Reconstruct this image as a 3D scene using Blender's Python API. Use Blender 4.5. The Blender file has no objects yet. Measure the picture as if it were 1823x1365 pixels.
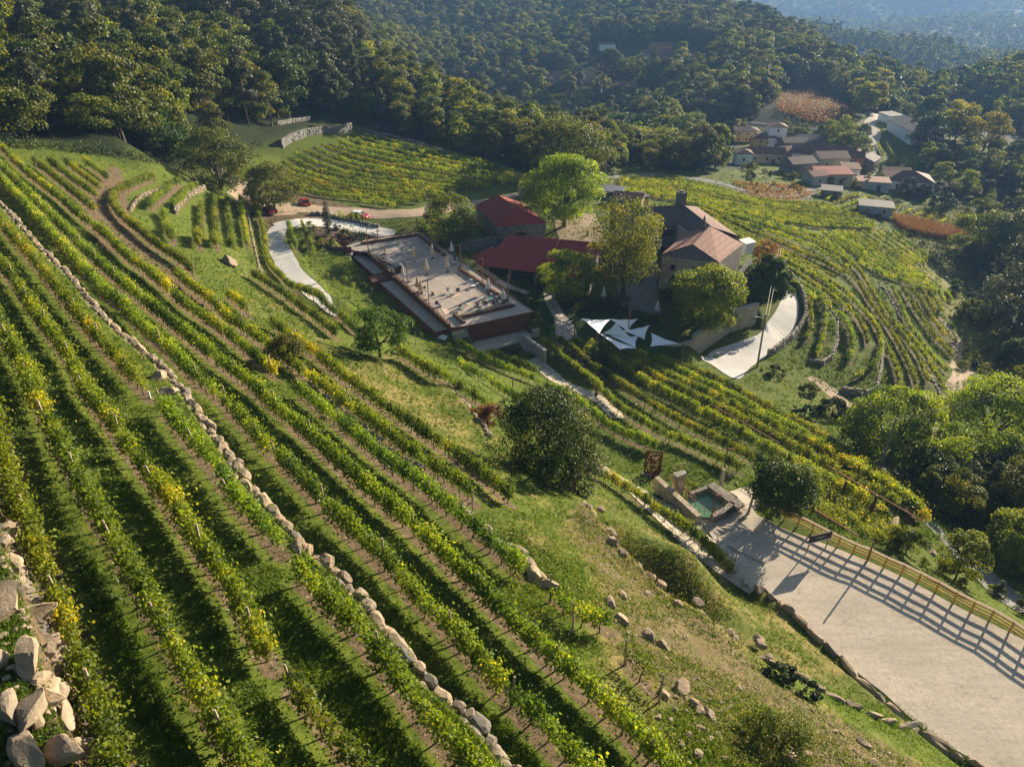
import bpy, math, random
import numpy as np
from mathutils import Vector
R = math.radians
# ------------------------------------------------------------------ camera, sky, sun, exposure
scene = bpy.context.scene
FPX, PITCH, CZ = 1266.0, R(31.5), 80.0          # focal length in photo pixels, downward pitch, camera height
cam_d = bpy.data.cameras.new('camera'); cam = bpy.data.objects.new('camera', cam_d)
scene.collection.objects.link(cam); scene.camera = cam
cam_d.sensor_width = 36.0; cam_d.lens = 36.0 * FPX / 1823.0
cam_d.clip_start = 0.5; cam_d.clip_end = 20000
cam.location = (0, 0, CZ); cam.rotation_euler = (math.pi/2 - PITCH, 0, 0)
SUN_EL, SUN_AZ = R(15.8), R(43.5)               # azimuth clockwise from +Y
w = bpy.data.worlds.new('World'); scene.world = w; w.use_nodes = True
nt = w.node_tree; nt.nodes.clear()
sky = nt.nodes.new('ShaderNodeTexSky'); sky.sky_type = 'NISHITA'; sky.sun_disc = False
sky.sun_elevation = SUN_EL; sky.sun_rotation = SUN_AZ; sky.air_density = 1.0; sky.dust_density = 1.0
bg = nt.nodes.new('ShaderNodeBackground'); bg.inputs[1].default_value = 0.055
wo = nt.nodes.new('ShaderNodeOutputWorld')
nt.links.new(sky.outputs[0], bg.inputs[0]); nt.links.new(bg.outputs[0], wo.inputs[0])
sun_d = bpy.data.lights.new('sun', 'SUN'); sun_d.energy = 5.0; sun_d.angle = R(0.5); sun_d.color = (1.0, 0.85, 0.64)
sun = bpy.data.objects.new('sun', sun_d); scene.collection.objects.link(sun)
sdir = Vector((math.sin(SUN_AZ)*math.cos(SUN_EL), math.cos(SUN_AZ)*math.cos(SUN_EL), math.sin(SUN_EL)))
sun.rotation_euler = sdir.to_track_quat('Z', 'Y').to_euler(); sun.location = (60, 60, 200)
scene.view_settings.view_transform = 'Standard'; scene.view_settings.look = 'None'
scene.view_settings.exposure = 1.45; scene.view_settings.gamma = 1.0
scene.render.engine = 'CYCLES'
cy = scene.cycles
cy.max_bounces = 6; cy.diffuse_bounces = 3; cy.glossy_bounces = 2; cy.transmission_bounces = 4
cy.transparent_max_bounces = 6; cy.volume_bounces = 0; cy.use_denoising = True
rng = np.random.default_rng(7); random.seed(7)

# ------------------------------------------------------------------ helpers: pixels of the survey view to world points
CP, SP = math.cos(PITCH), math.sin(PITCH)
def ray(px, py):
    x = (np.asarray(px, float) - 911.5) / FPX; y = -(np.asarray(py, float) - 682.5) / FPX
    return np.stack([x, CP + SP*y, -SP + CP*y], -1)
def Pz(px, py, z):                      # world point seen at (px,py) whose height above sea is CZ+z
    d = ray(px, py); k = z / d[..., 2]
    return d * k[..., None] + np.array([0, 0, CZ])
def Wk(px, k, z):                       # world point at column px, depth k, height z
    y = (z/k + SP)/CP
    return ((px-911.5)/FPX*k, (CP+SP*y)*k, CZ+z)

# ------------------------------------------------------------------ terrain control points
ctrl = []
def zhill(s): return np.where(s < 44, -20 - 0.51*s, -42.44 - 0.25*(s-44))
for s in (-70, -45, -20, -5, 5, 15, 25, 35, 42):
    for t in (-40, -15, 5, 20, 40, 60, 80, 100, 118):
        if s < -20 and t > 100: continue
        x, y = 0.75*s - 0.66*t, 0.66*s + 0.75*t
        if s == 42 and (t > 90 or t < 25) or s == 35 and t < 18: continue
        ctrl.append((x, y, CZ + float(zhill(s))))
px_pts = """1437,1010,-44;1600,1100,-44;1746,1364,-44;1823,1135,-44;1700,1030,-48.8;1715,1000,-50.5;1760,1050,-50.5;1480,1158,-44;1300,985,-44.6;1180,905,-45.3;1060,830,-46
1365,1177,-38.8;1300,1139,-38.3;1242,1090,-38.4;1179,1057,-38.2;1540,1260,-41;1300,1060,-43.3;1400,1130,-42;1240,1000,-43.6;1180,960,-43.5;1120,900,-43.8
970,660,-55;1060,700,-52.7;1010,760,-48.5;900,700,-48;935,655,-54.4;860,660,-49.5;800,660,-46.5;700,620,-46;1085,745,-49.8;520,500,-45.5;600,580,-46.5;480,420,-46.5;470,350,-46.5;360,300,-43
400,440,-42.3;400,360,-42.5;300,300,-37;230,300,-33;450,500,-43;640,383,-48.5;740,383,-49;560,410,-47.3;660,400,-49.3;620,440,-49.8
645,500,-51.6;690,545,-51.9;745,590,-52.2;830,430,-51.5;800,480,-51.5;900,600,-53;990,560,-53.8;1000,440,-53.5;900,450,-53.5;850,400,-52;930,360,-51.5;1020,400,-53
1120,590,-55;1200,600,-55.5;1172,515,-54;1300,530,-54;1150,480,-54;1100,620,-54.5;1250,640,-57;1347,655,-58;1300,610,-57.5;1425,560,-59;1395,500,-57.5;1380,580,-58.5
1130,740,-50.5;1250,700,-54.5;1250,800,-49.5;1210,830,-47;1350,880,-47;1400,800,-51.5;1500,870,-49.2;1640,930,-49.3;1567,840,-53;1450,750,-56.5
1460,655,-61;1525,710,-62.5;1665,745,-64;1500,600,-61.5;1600,600,-66;1690,560,-70;1700,650,-69.5;1600,700,-63;1560,560,-65;1500,480,-63;1430,450,-61
1400,370,-66;1250,345,-60.5;1130,335,-58.5;1320,420,-59;1550,395,-69;1640,470,-72;1600,440,-70;1700,520,-72
1450,310,-72;1330,345,-67;1365,265,-74;1550,260,-76;1610,255,-76;1610,320,-76;1540,340,-74;1650,400,-74;1750,350,-79;1823,400,-80
1750,450,-77;1823,500,-78;1750,560,-74;1823,600,-75;1823,700,-65;1740,730,-64;1700,800,-58;1823,850,-56;1823,950,-56;1720,960,-53;1600,930,-48.3
560,300,-49;500,290,-47;650,250,-48;780,275,-50.5;930,330,-53;700,360,-50;900,345,-52.5;1100,310,-60;1280,320,-65;600,235,-46;1050,320,-57.5
200,240,-29;0,240,-28;350,240,-37;480,250,-43"""
for it in px_pts.replace('\n', ';').split(';'):
    a, b, c = map(float, it.split(','))
    ctrl.append(tuple(Pz(a, b, c)))
wk_pts = """-700,60,-14;-700,120,-16;-500,200,-18;-900,300,-8;0,146,-29;0,190,-24;0,240,-15;0,320,-5;200,150,-33;200,215,-28;200,270,-17;200,340,-9;400,200,-38;400,250,-31;400,310,-19;400,420,-8
-400,260,-16;-600,450,2;0,600,0;400,700,-5;600,210,-46;600,250,-40;600,320,-31;600,420,-38;700,210,-48.5;700,240,-47;700,275,-45;700,340,-60;700,420,-80;800,225,-53;800,268,-51;800,320,-70;800,480,-86;900,215,-54;900,262,-57;900,330,-78
1000,225,-57;1000,258,-61;1000,330,-80;1100,228,-60;1100,262,-64;1100,330,-80;1200,235,-63;1200,265,-68;1200,330,-79;1300,245,-66;1300,290,-74
1200,420,-80;1400,365,-73;1500,380,-74;1400,330,-78;600,600,-62;600,700,-44;600,850,-15;800,600,-78;800,760,-47;800,950,-20;960,490,-81;1200,490,-68;1100,620,-60;1100,750,-46;1240,780,-52;1240,900,-22;1000,950,-20
1340,480,-72;1340,640,-60;1340,850,-110;1420,480,-76;1440,600,-73;1440,780,-115;1500,520,-80;1500,700,-112;1560,400,-81;1560,470,-84;1560,600,-108
1640,420,-88;1500,950,-107;1600,950,-112;1700,900,-117;1760,850,-128;1600,560,-103;1700,620,-110;1600,1250,-190;1400,1250,-190;1750,1250,-190;1900,1000,-150
1823,480,-75;1720,450,-85;1823,330,-79;1720,350,-79.5;1720,650,-122;1823,650,-120;2000,480,-55;2200,300,-60;2300,150,-62;2400,90,-50;2050,700,-90;2000,200,-74
1823,1500,-195;1600,2000,-196;1400,2000,-200;1900,2200,-170;1600,2600,-160;1400,2600,-162;1800,2600,-150;1200,2600,-100;1600,3400,-140;1400,3600,-135;1800,3400,-130;2200,2600,-110;1000,2000,-40;1600,4500,-90;1000,4500,-60;1900,4500,-90;600,3000,-10;2400,4500,-60;0,2500,0"""
for it in wk_pts.replace('\n', ';').split(';'):
    a, b, c = map(float, it.split(','))
    ctrl.append(Wk(a, b, c))
for a in (-1.3, -.9, 1.0, 1.35):
    for r_ in (12, 6):
        x, y = r_*math.sin(a), r_*math.cos(a); s = .75*x+.66*y
        ctrl.append((x, y, CZ+float(zhill(s))))
ctrl = np.array(ctrl)
def lp(x, y): return np.log(np.hypot(x, y)), np.arctan2(x, y)
def tps_fit(c):
    u, v = lp(c[:, 0], c[:, 1]); n = len(u)
    # heights are fitted as view slopes, which vary slowly in this space
    r2 = (u[:, None]-u)**2 + (v[:, None]-v)**2
    K = np.where(r2 > 0, .5*r2*np.log(r2+1e-12), 0) + np.eye(n)*2e-4
    P = np.stack([np.ones(n), u, v], 1)
    A = np.zeros((n+3, n+3)); A[:n, :n] = K; A[:n, n:] = P; A[n:, :n] = P.T
    b = np.zeros(n+3); b[:n] = (c[:, 2]-CZ) / np.hypot(c[:, 0], c[:, 1])
    return u, v, np.linalg.solve(A, b)
TU, TV, TW = tps_fit(ctrl)
def tps_eval(u, v):
    out = np.empty(u.size); uf, vf = u.ravel(), v.ravel()
    for i in range(0, uf.size, 20000):
        a, b = uf[i:i+20000], vf[i:i+20000]
        r2 = (a[:, None]-TU)**2 + (b[:, None]-TV)**2
        out[i:i+20000] = (.5*r2*np.log(r2+1e-12))@TW[:-3] + TW[-3] + TW[-2]*a + TW[-1]*b
    return out.reshape(u.shape)
class Grid:                                             # polar grid, log radius x azimuth
    def __init__(s, r0, r1, nr, az, ): s.u = np.linspace(math.log(r0), math.log(r1), nr); s.v = az
    def sample(s, x, y):
        u, v = lp(x, y)
        fu = np.clip((u - s.u[0])/(s.u[1]-s.u[0]), 0, len(s.u)-1.001)
        fv = np.clip(np.interp(v, s.v, np.arange(len(s.v))), 0, len(s.v)-1.001)
        i, j = fu.astype(int), fv.astype(int); a, b = fu-i, fv-j; Z = s.Z
        return (Z[i, j]*(1-a)*(1-b) + Z[i+1, j]*a*(1-b) + Z[i, j+1]*(1-a)*b + Z[i+1, j+1]*a*b)
base = Grid(4, 7000, 330, np.linspace(R(-84), R(84), 300))
UU, VV = np.meshgrid(base.u, base.v, indexing='ij')
base.Z = CZ + tps_eval(UU, VV)*np.exp(UU)
def cast(grid, px, py, h=0.0):                          # where the ray of a pixel meets the ground raised by h
    d = ray(px, py).reshape(-1, 3); n = len(d)
    ks = np.geomspace(6, 6500, 900); lo = np.full(n, 6.0); hi = np.full(n, -1.0)
    h = np.broadcast_to(np.asarray(h, float), (n,))
    prev = 6.0
    for k in ks:
        p = d*k
        below = (CZ + p[:, 2]) < grid.sample(p[:, 0], p[:, 1]) + h
        new = below & (hi < 0)
        hi[new] = k; lo[new] = prev; prev = k
        if (hi > 0).all(): break
    hi[hi < 0] = 6500
    for _ in range(22):
        m = (lo+hi)/2; p = d*m[:, None]
        b = (CZ + p[:, 2]) < grid.sample(p[:, 0], p[:, 1]) + h
        hi = np.where(b, m, hi); lo = np.where(b, lo, m)
    p = d*((lo+hi)/2)[:, None]; p[:, 2] += CZ - h
    return p
def pts(s): return np.array([[float(q) for q in p.split(',')] for p in s.split()])
def smooth(P, step):                                    # Catmull-Rom resample at about `step`
    P = np.asarray(P, float)
    if len(P) == 2:
        n = max(2, int(np.linalg.norm(P[1]-P[0])/step)+1); return P[0] + (P[1]-P[0])*np.linspace(0, 1, n)[:, None]
    Q = np.vstack([2*P[0]-P[1], P, 2*P[-1]-P[-2]]); out = []
    for i in range(1, len(Q)-2):
        n = max(1, int(np.linalg.norm(Q[i+1]-Q[i])/step)); t = np.linspace(0, 1, n, endpoint=False)[:, None]
        a, b, c, d = Q[i-1], Q[i], Q[i+1], Q[i+2]
        out.append(.5*((2*b)+(c-a)*t+(2*a-5*b+4*c-d)*t*t+(3*b-a-3*c+d)*t**3))
    out.append(P[-1:]); return np.vstack(out)
def resample(P, n=None, step=None):
    P = np.asarray(P, float); d = np.r_[0, np.cumsum(np.linalg.norm(np.diff(P[:, :2], axis=0), axis=1))]
    if n is None: n = max(2, int(round(d[-1]/step))+1)
    s = np.linspace(0, d[-1], n); return np.stack([np.interp(s, d, P[:, k]) for k in range(P.shape[1])], 1)
def seg_dist(x, y, P):                                  # distance, sign (+ left of the line), param along, for a polyline
    best = np.full(x.shape, 1e9); sg = np.zeros(x.shape); prm = np.zeros(x.shape); zz = np.zeros(x.shape); acc = 0
    for i in range(len(P)-1):
        ax, ay = P[i][:2]; bx, by = P[i+1][:2]; dx, dy = bx-ax, by-ay; L2 = dx*dx+dy*dy+1e-9; L = math.sqrt(L2)
        t = np.clip(((x-ax)*dx+(y-ay)*dy)/L2, 0, 1); ex, ey = x-ax-t*dx, y-ay-t*dy; d = np.hypot(ex, ey)
        m = d < best; best = np.where(m, d, best); sg = np.where(m, np.sign(dx*ey-dy*ex), sg)
        prm = np.where(m, acc+t*L, prm)
        if len(P[i]) > 2: zz = np.where(m, P[i][2]+t*(P[i+1][2]-P[i][2]), zz)
        acc += L
    return best, sg, prm, zz, acc
def in_poly(x, y, P):
    c = np.zeros(np.shape(x), bool); n = len(P)
    for i in range(n):
        x0, y0 = P[i][:2]; x1, y1 = P[i-1][:2]
        if y0 == y1: continue
        c ^= ((y0 > y) != (y1 > y)) & (x < (x1-x0)*(y-y0)/(y1-y0)+x0)
    return c
def vnoise(x, y, sc, seed=0):                           # smooth value noise, -1..1
    x, y = np.asarray(x)/sc, np.asarray(y)/sc; i, j = np.floor(x).astype(np.int64), np.floor(y).astype(np.int64); a, b = x-i, y-j
    a, b = a*a*(3-2*a), b*b*(3-2*b)
    def hh(i, j):
        n = (i*374761393 + j*668265263 + seed*1442695041) & 0x7fffffff; n = ((n ^ (n >> 13))*1274126177) & 0x7fffffff
        return ((n ^ (n >> 16)) & 0xffff)/32767.5-1
    return hh(i, j)*(1-a)*(1-b)+hh(i+1, j)*a*(1-b)+hh(i, j+1)*(1-a)*b+hh(i+1, j+1)*a*b
# ------------------------------------------------------------------ traced lines of the place (survey pixels)
WALLS = {   # name: (polyline along the wall top, step height, half width of the levelled strip)
 'W1': (pts('-60,300 0,368 58,435 127,504 169,558 207,596 280,658 323,704 380,785 430,860 500,940 545,985 600,1036 650,1090 687,1139 753,1222 832,1292 873,1334 894,1365 960,1450'), 1.2, 4.0),
 'W0': (pts('-60,820 0,925 35,1000 62,1080 92,1160 112,1240 140,1320 165,1365 200,1440'), 2.2, 4.0),
 'W2': (pts('549,688 597,721 666,781 752,847 841,929 869,953 923,982 977,1044'), 0.9, 2.2),
 'W3': (pts('438,362 448,420 465,485'), 0.6, 1.5),
 'W4': (pts('700,630 730,644 804,691 836,732 870,775'), 0.9, 3.0),
 'W5': (pts('1035,895 1088,961 1179,1057 1242,1090 1300,1139 1331,1156 1365,1177'), 1.3, 3.0),
 'W6': (pts('1404,1090 1433,1115 1479,1158 1533,1206 1572,1236 1629,1289 1671,1321 1746,1364 1830,1420'), 0.7, 2.0),
 'WA': (pts('1463,531 1490,576 1490,610 1480,634 1463,649 1444,646'), 1.6, 3.0),
 'WB': (pts('1571,613 1567,658 1559,695 1535,707 1501,699'), 1.9, 3.0),
 'WC': (pts('1654,675 1673,712 1671,733 1661,750'), 1.9, 3.0),
 'WD': (pts('1572,514 1603,569'), 0.8, 2.0),
}
ROADLINE = {  # centre line, half width, level strength
 'drive': (pts('512,400 498,403 490,416 494,437 505,460 520,485 548,512 580,537 612,560'), 1.8),
}
# flattened areas: world polygon, height plane (list of corner heights), blend distance
def PZ(s, z): return Pz(*pts(s).T, z)
mods_flat = []
plaza_px = '596,440 746,413.5 950,554 802,584'
mods_flat.append((PZ('606,433 746,412.5 951,555 829,581 803,584 700,494 653,450 630,447', -50.0), -50.8, 1.6)); mods_flat.append((PZ('627,456 654,451 688,485 664,489', -50.7), -51.8, .5)); mods_flat.append((PZ('675,503 703,498 802,586 775,592', -50.7), -51.8, .5))
mods_flat.append((PZ('838,600 917,578 949,596 942,602 926,605 890,618 856,627', -53.0), -53.4, 1.2))
mods_flat.append((PZ('1372,901 1450,938 1524,973 1610,1012 1702,1061 1832,1134 1960,1210 2060,1260 1990,1480 1900,1500 1800,1430 1655,1328 1465,1162 1390,1094 1290,1005 1280,965', -44.0), -44.0, 1.0)); mods_flat.append((PZ('1212,906 1262,930 1300,884 1350,912 1330,960 1290,990', -44.4), -44.3, 1.0))
mods_flat.append((PZ('1185,905 1215,895 1260,880 1300,905 1275,960 1240,935', -45.0), -45.2, 1.5))
mods_flat.append((PZ('1010,560 1100,545 1215,600 1215,640 1120,650 1020,600', -55.0), -55.0, 4.0))
walls_w = {}
for k_, (pp, hh_, D_) in WALLS.items():
    walls_w[k_] = cast(base, pp[:, 0], pp[:, 1])
road_w = {}
for k_, (pp, hw) in ROADLINE.items():
    q = cast(base, pp[:, 0], pp[:, 1]); q = smooth(q, 1.5)
    z = q[:, 2].copy()
    for _ in range(6): z[1:-1] = (z[:-2]+z[1:-1]+z[2:])/3
    q[:, 2] = z; road_w[k_] = q
mods_flat.append((np.vstack([Pz(*pts('1232,600 1262,577 1303,552 1352,538').T, -54.0), Pz(*pts('1366,590 1310,624 1263,641 1240,640').T, -58.3)]), -58.3, .7))
UPHILL = np.array([-.75, -.66])
def terrain_mods(x, y, z):
    for k_, (pp, hgt, D) in WALLS.items():
        P = walls_w[k_]; m = (x > P[:, 0].min()-D-2) & (x < P[:, 0].max()+D+2) & (y > P[:, 1].min()-D-2) & (y < P[:, 1].max()+D+2)
        if not m.any(): continue
        d, sg, prm, _, L = seg_dist(x[m], y[m], P)
        # which side is uphill: compare base heights either side
        mid = P[len(P)//2]; prv = P[len(P)//2-1]; t = mid-prv; nrm = np.array([-t[1], t[0]])/np.hypot(t[0], t[1])
        zl, zr = base.sample(*(mid[:2]+nrm*3)), base.sample(*(mid[:2]-nrm*3))
        up = 1 if zl > zr else -1
        if k_ in ('WA', 'WB', 'WC'): up = -1
        sgn = sg*up; ends = np.clip(np.minimum(prm, L-prm)/3, 0, 1); ends = np.where(d > D, 0, ends)
        st = np.clip(sgn*d/0.25, -1, 1)
        z[m] += hgt/2*st*np.clip(1-d/D, 0, 1)*ends
    for P, zc, bl in mods_flat:
        m = (x > P[:, 0].min()-bl) & (x < P[:, 0].max()+bl) & (y > P[:, 1].min()-bl) & (y < P[:, 1].max()+bl)
        if not m.any(): continue
        xs, ys = x[m], y[m]; d = seg_dist(xs, ys, np.vstack([P, P[:1]]))[0]; ins = in_poly(xs, ys, P)
        wgt = np.where(ins, 1, np.clip(1-d/bl, 0, 1)); wgt = wgt*wgt*(3-2*wgt)
        z[m] = z[m]*(1-wgt) + (CZ+zc)*wgt
    for k_, q in road_w.items():
        hw = ROADLINE[k_][1]; m = (x > q[:, 0].min()-9) & (x < q[:, 0].max()+9) & (y > q[:, 1].min()-9) & (y < q[:, 1].max()+9)
        d, _, _, zz, _ = seg_dist(x[m], y[m], q)
        wgt = np.clip(1-(d-hw)/2.5, 0, 1); wgt = wgt*wgt*(3-2*wgt)
        z[m] = z[m]*(1-wgt)+zz*wgt
    r = np.hypot(x, y)
    amp = np.clip((r-10)/60, .25, 1)*np.clip((400-r)/200, .4, 1)
    z += (vnoise(x, y, 7, 1)*.16+vnoise(x, y, 2.3, 2)*.06)*amp*.8
    far = np.clip((r-300)/500, 0, 1)
    z += far*(vnoise(x, y, 90, 3)*5+vnoise(x, y, 38, 4)*2.5)
    vf = np.clip((r-1500)/800, 0, 1)
    z += vf*(vnoise(x, y, 420, 5)*55+vnoise(x, y, 170, 6)*22)
    cap = CZ-4.0; z = np.where(z > cap, cap+8*np.tanh((z-cap)/30), z)      # the hills level off out of sight above the view
    return z
az = np.concatenate([np.linspace(R(-84), R(-54), 60, endpoint=False), np.linspace(R(-54), R(54), 860, endpoint=False), np.linspace(R(54), R(84), 60)])
G = Grid(4, 7000, 660, az)
UU, VV = np.meshgrid(G.u, G.v, indexing='ij'); RR = np.exp(UU); GX = RR*np.sin(VV); GY = RR*np.cos(VV)
GZ = terrain_mods(GX.ravel(), GY.ravel(), base.sample(GX.ravel(), GY.ravel())).reshape(GX.shape)
G.Z = GZ
def H(x, y): return G.sample(np.asarray(x, float), np.asarray(y, float))
def PP(px, py, h=0.0): return cast(G, np.atleast_1d(px), np.atleast_1d(py), h)
def PS(s, h=0.0): a = pts(s); return PP(a[:, 0], a[:, 1], h)
# ------------------------------------------------------------------ materials
MATS = {}
class NB:
    def __init__(s, name):
        s.m = bpy.data.materials.new(name); s.m.use_nodes = True; s.t = s.m.node_tree; s.t.nodes.clear()
        s.out = s.n('ShaderNodeOutputMaterial'); MATS[name] = s.m
    def n(s, typ, **kw):
        nd = s.t.nodes.new(typ)
        for k, v in kw.items():
            if k.startswith('i_'): nd.inputs[k[2:].replace('_', ' ')].default_value = v
            elif k.startswith('j'): nd.inputs[int(k[1:])].default_value = v
            else: setattr(nd, k, v)
        return nd
    def l(s, a, b): s.t.links.new(a, b); return s
    def coord(s): return s.n('ShaderNodeTexCoord').outputs['Object']
    def noise(s, scale, detail=3, rough=.55, vec=None):
        nd = s.n('ShaderNodeTexNoise', i_Scale=scale, i_Detail=detail, i_Roughness=rough); s.l(vec or s.coord(), nd.inputs['Vector']); return nd.outputs['Fac']
    def ramp(s, fac, stops, interp='LINEAR'):
        r = s.n('ShaderNodeValToRGB'); r.color_ramp.interpolation = interp; e = r.color_ramp.elements
        while len(e) < len(stops): e.new(.5)
        for q, (p, c) in zip(e, stops): q.position = p; q.color = (*c, 1) if not isinstance(c, (int, float)) else (c, c, c, 1)
        s.l(fac, r.inputs[0]); return r.outputs['Color']
    def mix(s, fac, a, b, typ='MIX'):
        m = s.n('ShaderNodeMix', data_type='RGBA', blend_type=typ)
        for v, idx in ((fac, 0), (a, 6), (b, 7)):
            if hasattr(v, 'node'): s.l(v, m.inputs[idx])
            elif idx == 0: m.inputs[0].default_value = v
            else: m.inputs[idx].default_value = (*v, 1)
        return m.outputs[2]
    def math(s, op, a, b=0.0, c=None):
        m = s.n('ShaderNodeMath', operation=op)
        for i, v in enumerate((a, b) if c is None else (a, b, c)):
            if hasattr(v, 'node'): s.l(v, m.inputs[i])
            else: m.inputs[i].default_value = v
        return m.outputs[0]
    def attr(s, name, out='Fac'): return s.n('ShaderNodeAttribute', attribute_name=name).outputs[out]
    def bsdf(s, col, rough=.8, metal=0, bump=None, bs=.3, bd=.05, spec=.3):
        p = s.n('ShaderNodeBsdfPrincipled', i_Roughness=rough if not hasattr(rough, 'node') else .8, i_Metallic=metal)
        p.inputs['Specular IOR Level'].default_value = spec
        if hasattr(rough, 'node'): s.l(rough, p.inputs['Roughness'])
        if hasattr(col, 'node'): s.l(col, p.inputs['Base Color'])
        else: p.inputs['Base Color'].default_value = (*col, 1)
        if bump is not None:
            b = s.n('ShaderNodeBump', i_Strength=bs, i_Distance=bd); s.l(bump, b.inputs['Height']); s.l(b.outputs[0], p.inputs['Normal'])
        s.l(p.outputs[0], s.out.inputs[0]); return s.m
def m_simple(name, col, rough=.7, var=.25, scale=3, metal=0, bump=.2, spec=.3):
    b = NB(name); n = b.noise(scale, 4); c2 = tuple(min(1, c*(1+var)) for c in col); c1 = tuple(c*(1-var) for c in col)
    return b.bsdf(b.ramp(n, [(.3, c1), (.7, c2)]), rough, metal, b.noise(scale*6, 3), bump, .02, spec)
def m_leaf(name, dark, light, yellow, trans=.45, ycut=.75):
    b = NB(name); v = b.attr('tint')            # tint: 0 dark .. 1 light/yellow, one value per leaf
    oi = b.n('ShaderNodeObjectInfo').outputs['Random']
    col = b.ramp(v, [(0, dark), (.45, light), (ycut, light), (1, yellow)])
    hs = b.n('ShaderNodeHueSaturation', i_Saturation=1.0, i_Value=1.0); b.l(col, hs.inputs['Color'])
    b.l(b.math('MULTIPLY_ADD', oi, .03, .487), hs.inputs['Hue']); b.l(b.math('MULTIPLY_ADD', oi, .5, .75), hs.inputs['Value'])
    col = hs.outputs[0]
    d = b.n('ShaderNodeBsdfPrincipled', i_Roughness=.5); d.inputs['Specular IOR Level'].default_value = .25; b.l(col, d.inputs['Base Color'])
    t = b.n('ShaderNodeBsdfTranslucent'); warm = b.mix(1.0, col, (1.25, 1.15, .5), 'MULTIPLY'); b.l(warm, t.inputs[0])
    mx = b.n('ShaderNodeMixShader', j0=trans); b.l(d.outputs[0], mx.inputs[1]); b.l(t.outputs[0], mx.inputs[2]); b.l(mx.outputs[0], b.out.inputs[0])
    return b.m
m_leaf('vine_leaf', (.055, .10, .010), (.20, .265, .018), (.55, .48, .03), .52, .74)
m_leaf('vine_leaf_far', (.07, .12, .012), (.24, .29, .02), (.50, .45, .03), .52, .74)
m_leaf('leaf_oak', (.014, .036, .007), (.055, .092, .012), (.16, .17, .018), .4)
m_leaf('leaf_green', (.022, .060, .008), (.075, .14, .014), (.18, .23, .02), .4)
m_leaf('leaf_olive', (.026, .046, .007), (.125, .15, .014), (.30, .26, .02), .42)
m_leaf('leaf_lime', (.06, .10, .012), (.20, .24, .02), (.42, .36, .03), .5)
m_leaf('leaf_dark', (.012, .028, .012), (.035, .06, .02), (.07, .09, .025), .25)
m_leaf('leaf_grey', (.04, .055, .035), (.10, .12, .07), (.17, .18, .10), .35)
m_leaf('leaf_yellow', (.10, .10, .012), (.26, .26, .02), (.46, .38, .03), .5)
m_leaf('leaf_bright', (.05, .10, .008), (.20, .27, .015), (.42, .42, .03), .5)
m_leaf('leaf_brown', (.10, .045, .018), (.24, .12, .04), (.38, .22, .07), .4)
m_leaf('grass_blade', (.035, .07, .008), (.10, .16, .015), (.32, .27, .06), .4, .8)
def ground_mat():
    b = NB('ground'); co = b.coord()
    n1 = b.noise(.35, 5, .6, co); n2 = b.noise(2.2, 6, .7, co); n3 = b.noise(14, 4, .7, co)
    grass = b.ramp(n2, [(.25, (.032, .052, .008)), (.5, (.075, .105, .013)), (.75, (.15, .165, .024))])
    dry = b.ramp(n2, [(.3, (.13, .12, .030)), (.7, (.27, .215, .085))])
    soil = b.ramp(b.noise(3.5, 6, .75, co), [(.3, (.060, .042, .026)), (.55, (.125, .092, .055)), (.8, (.25, .19, .12))])
    fd = b.attr('dry'); f1 = b.math('ADD', fd, b.math('MULTIPLY_ADD', n1, 1.6, -.86))
    c = b.mix(b.ramp(f1, [(.3, 0.0), (.62, 1.0)]), grass, dry)
    fs = b.math('ADD', b.attr('soil'), b.math('MULTIPLY_ADD', n2, .9, -.47))
    c = b.mix(b.ramp(fs, [(.38, 0.0), (.58, 1.0)]), c, soil)
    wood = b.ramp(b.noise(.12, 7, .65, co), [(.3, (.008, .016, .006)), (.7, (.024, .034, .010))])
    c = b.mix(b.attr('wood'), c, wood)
    stones = b.n('ShaderNodeTexVoronoi', i_Scale=2.6); b.l(co, stones.inputs['Vector'])
    st = b.math('MULTIPLY', b.ramp(stones.outputs['Distance'], [(.08, 1.0), (.13, 0.0)]), b.ramp(fs, [(.35, 0.0), (.6, 1.0)]))
    c = b.mix(st, c, (.38, .33, .27))
    h = b.math('ADD', b.math('MULTIPLY', n3, .6), n2)
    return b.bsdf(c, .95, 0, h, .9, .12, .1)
ground_mat()
def gravel(name, c1, c2, c3, patch=.5, tracks=.35):
    b = NB(name); co = b.coord(); mp = b.n('ShaderNodeMapping'); mp.inputs['Scale'].default_value = (1, 1, 1)
    mp.inputs['Rotation'].default_value = (0, 0, -2.292); mp.inputs['Scale'].default_value = (.07, 1.1, 1); b.l(co, mp.inputs[0]); trk = b.noise(1.0, 5, .7, mp.outputs[0])
    big = b.noise(.25, 5, .6, co); fine = b.noise(22, 3, .8, co); mid = b.noise(3, 6, .75, co)
    c = b.ramp(mid, [(.25, c1), (.5, c2), (.75, c3)])
    c = b.mix(b.ramp(big, [(.35, 0.0), (.7, patch)]), c, tuple(x*.72 for x in c2))
    c = b.mix(b.ramp(trk, [(.45, 0.0), (.7, tracks)]), c, tuple(x*.62 for x in c2)); c = b.mix(b.ramp(b.noise(.9, 7, .8, co), [(.56, 0.0), (.68, patch)]), c, tuple(x*.5 for x in c1))
    c = b.mix(b.ramp(fine, [(.55, 0.0), (.75, .55)]), c, tuple(x*.45 for x in c1))
    return b.bsdf(c, .95, 0, b.math('ADD', mid, fine), .7, .04, .1)
gravel('gravel_lot', (.38, .33, .26), (.54, .47, .375), (.64, .56, .45), .5, .5)
gravel('concrete_road', (.46, .45, .43), (.56, .55, .52), (.62, .60, .57), .25)
gravel('dirt', (.22, .165, .115), (.36, .28, .20), (.46, .37, .27))
gravel('asphalt', (.14, .14, .14), (.20, .20, .195), (.26, .25, .24), .3)
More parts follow.
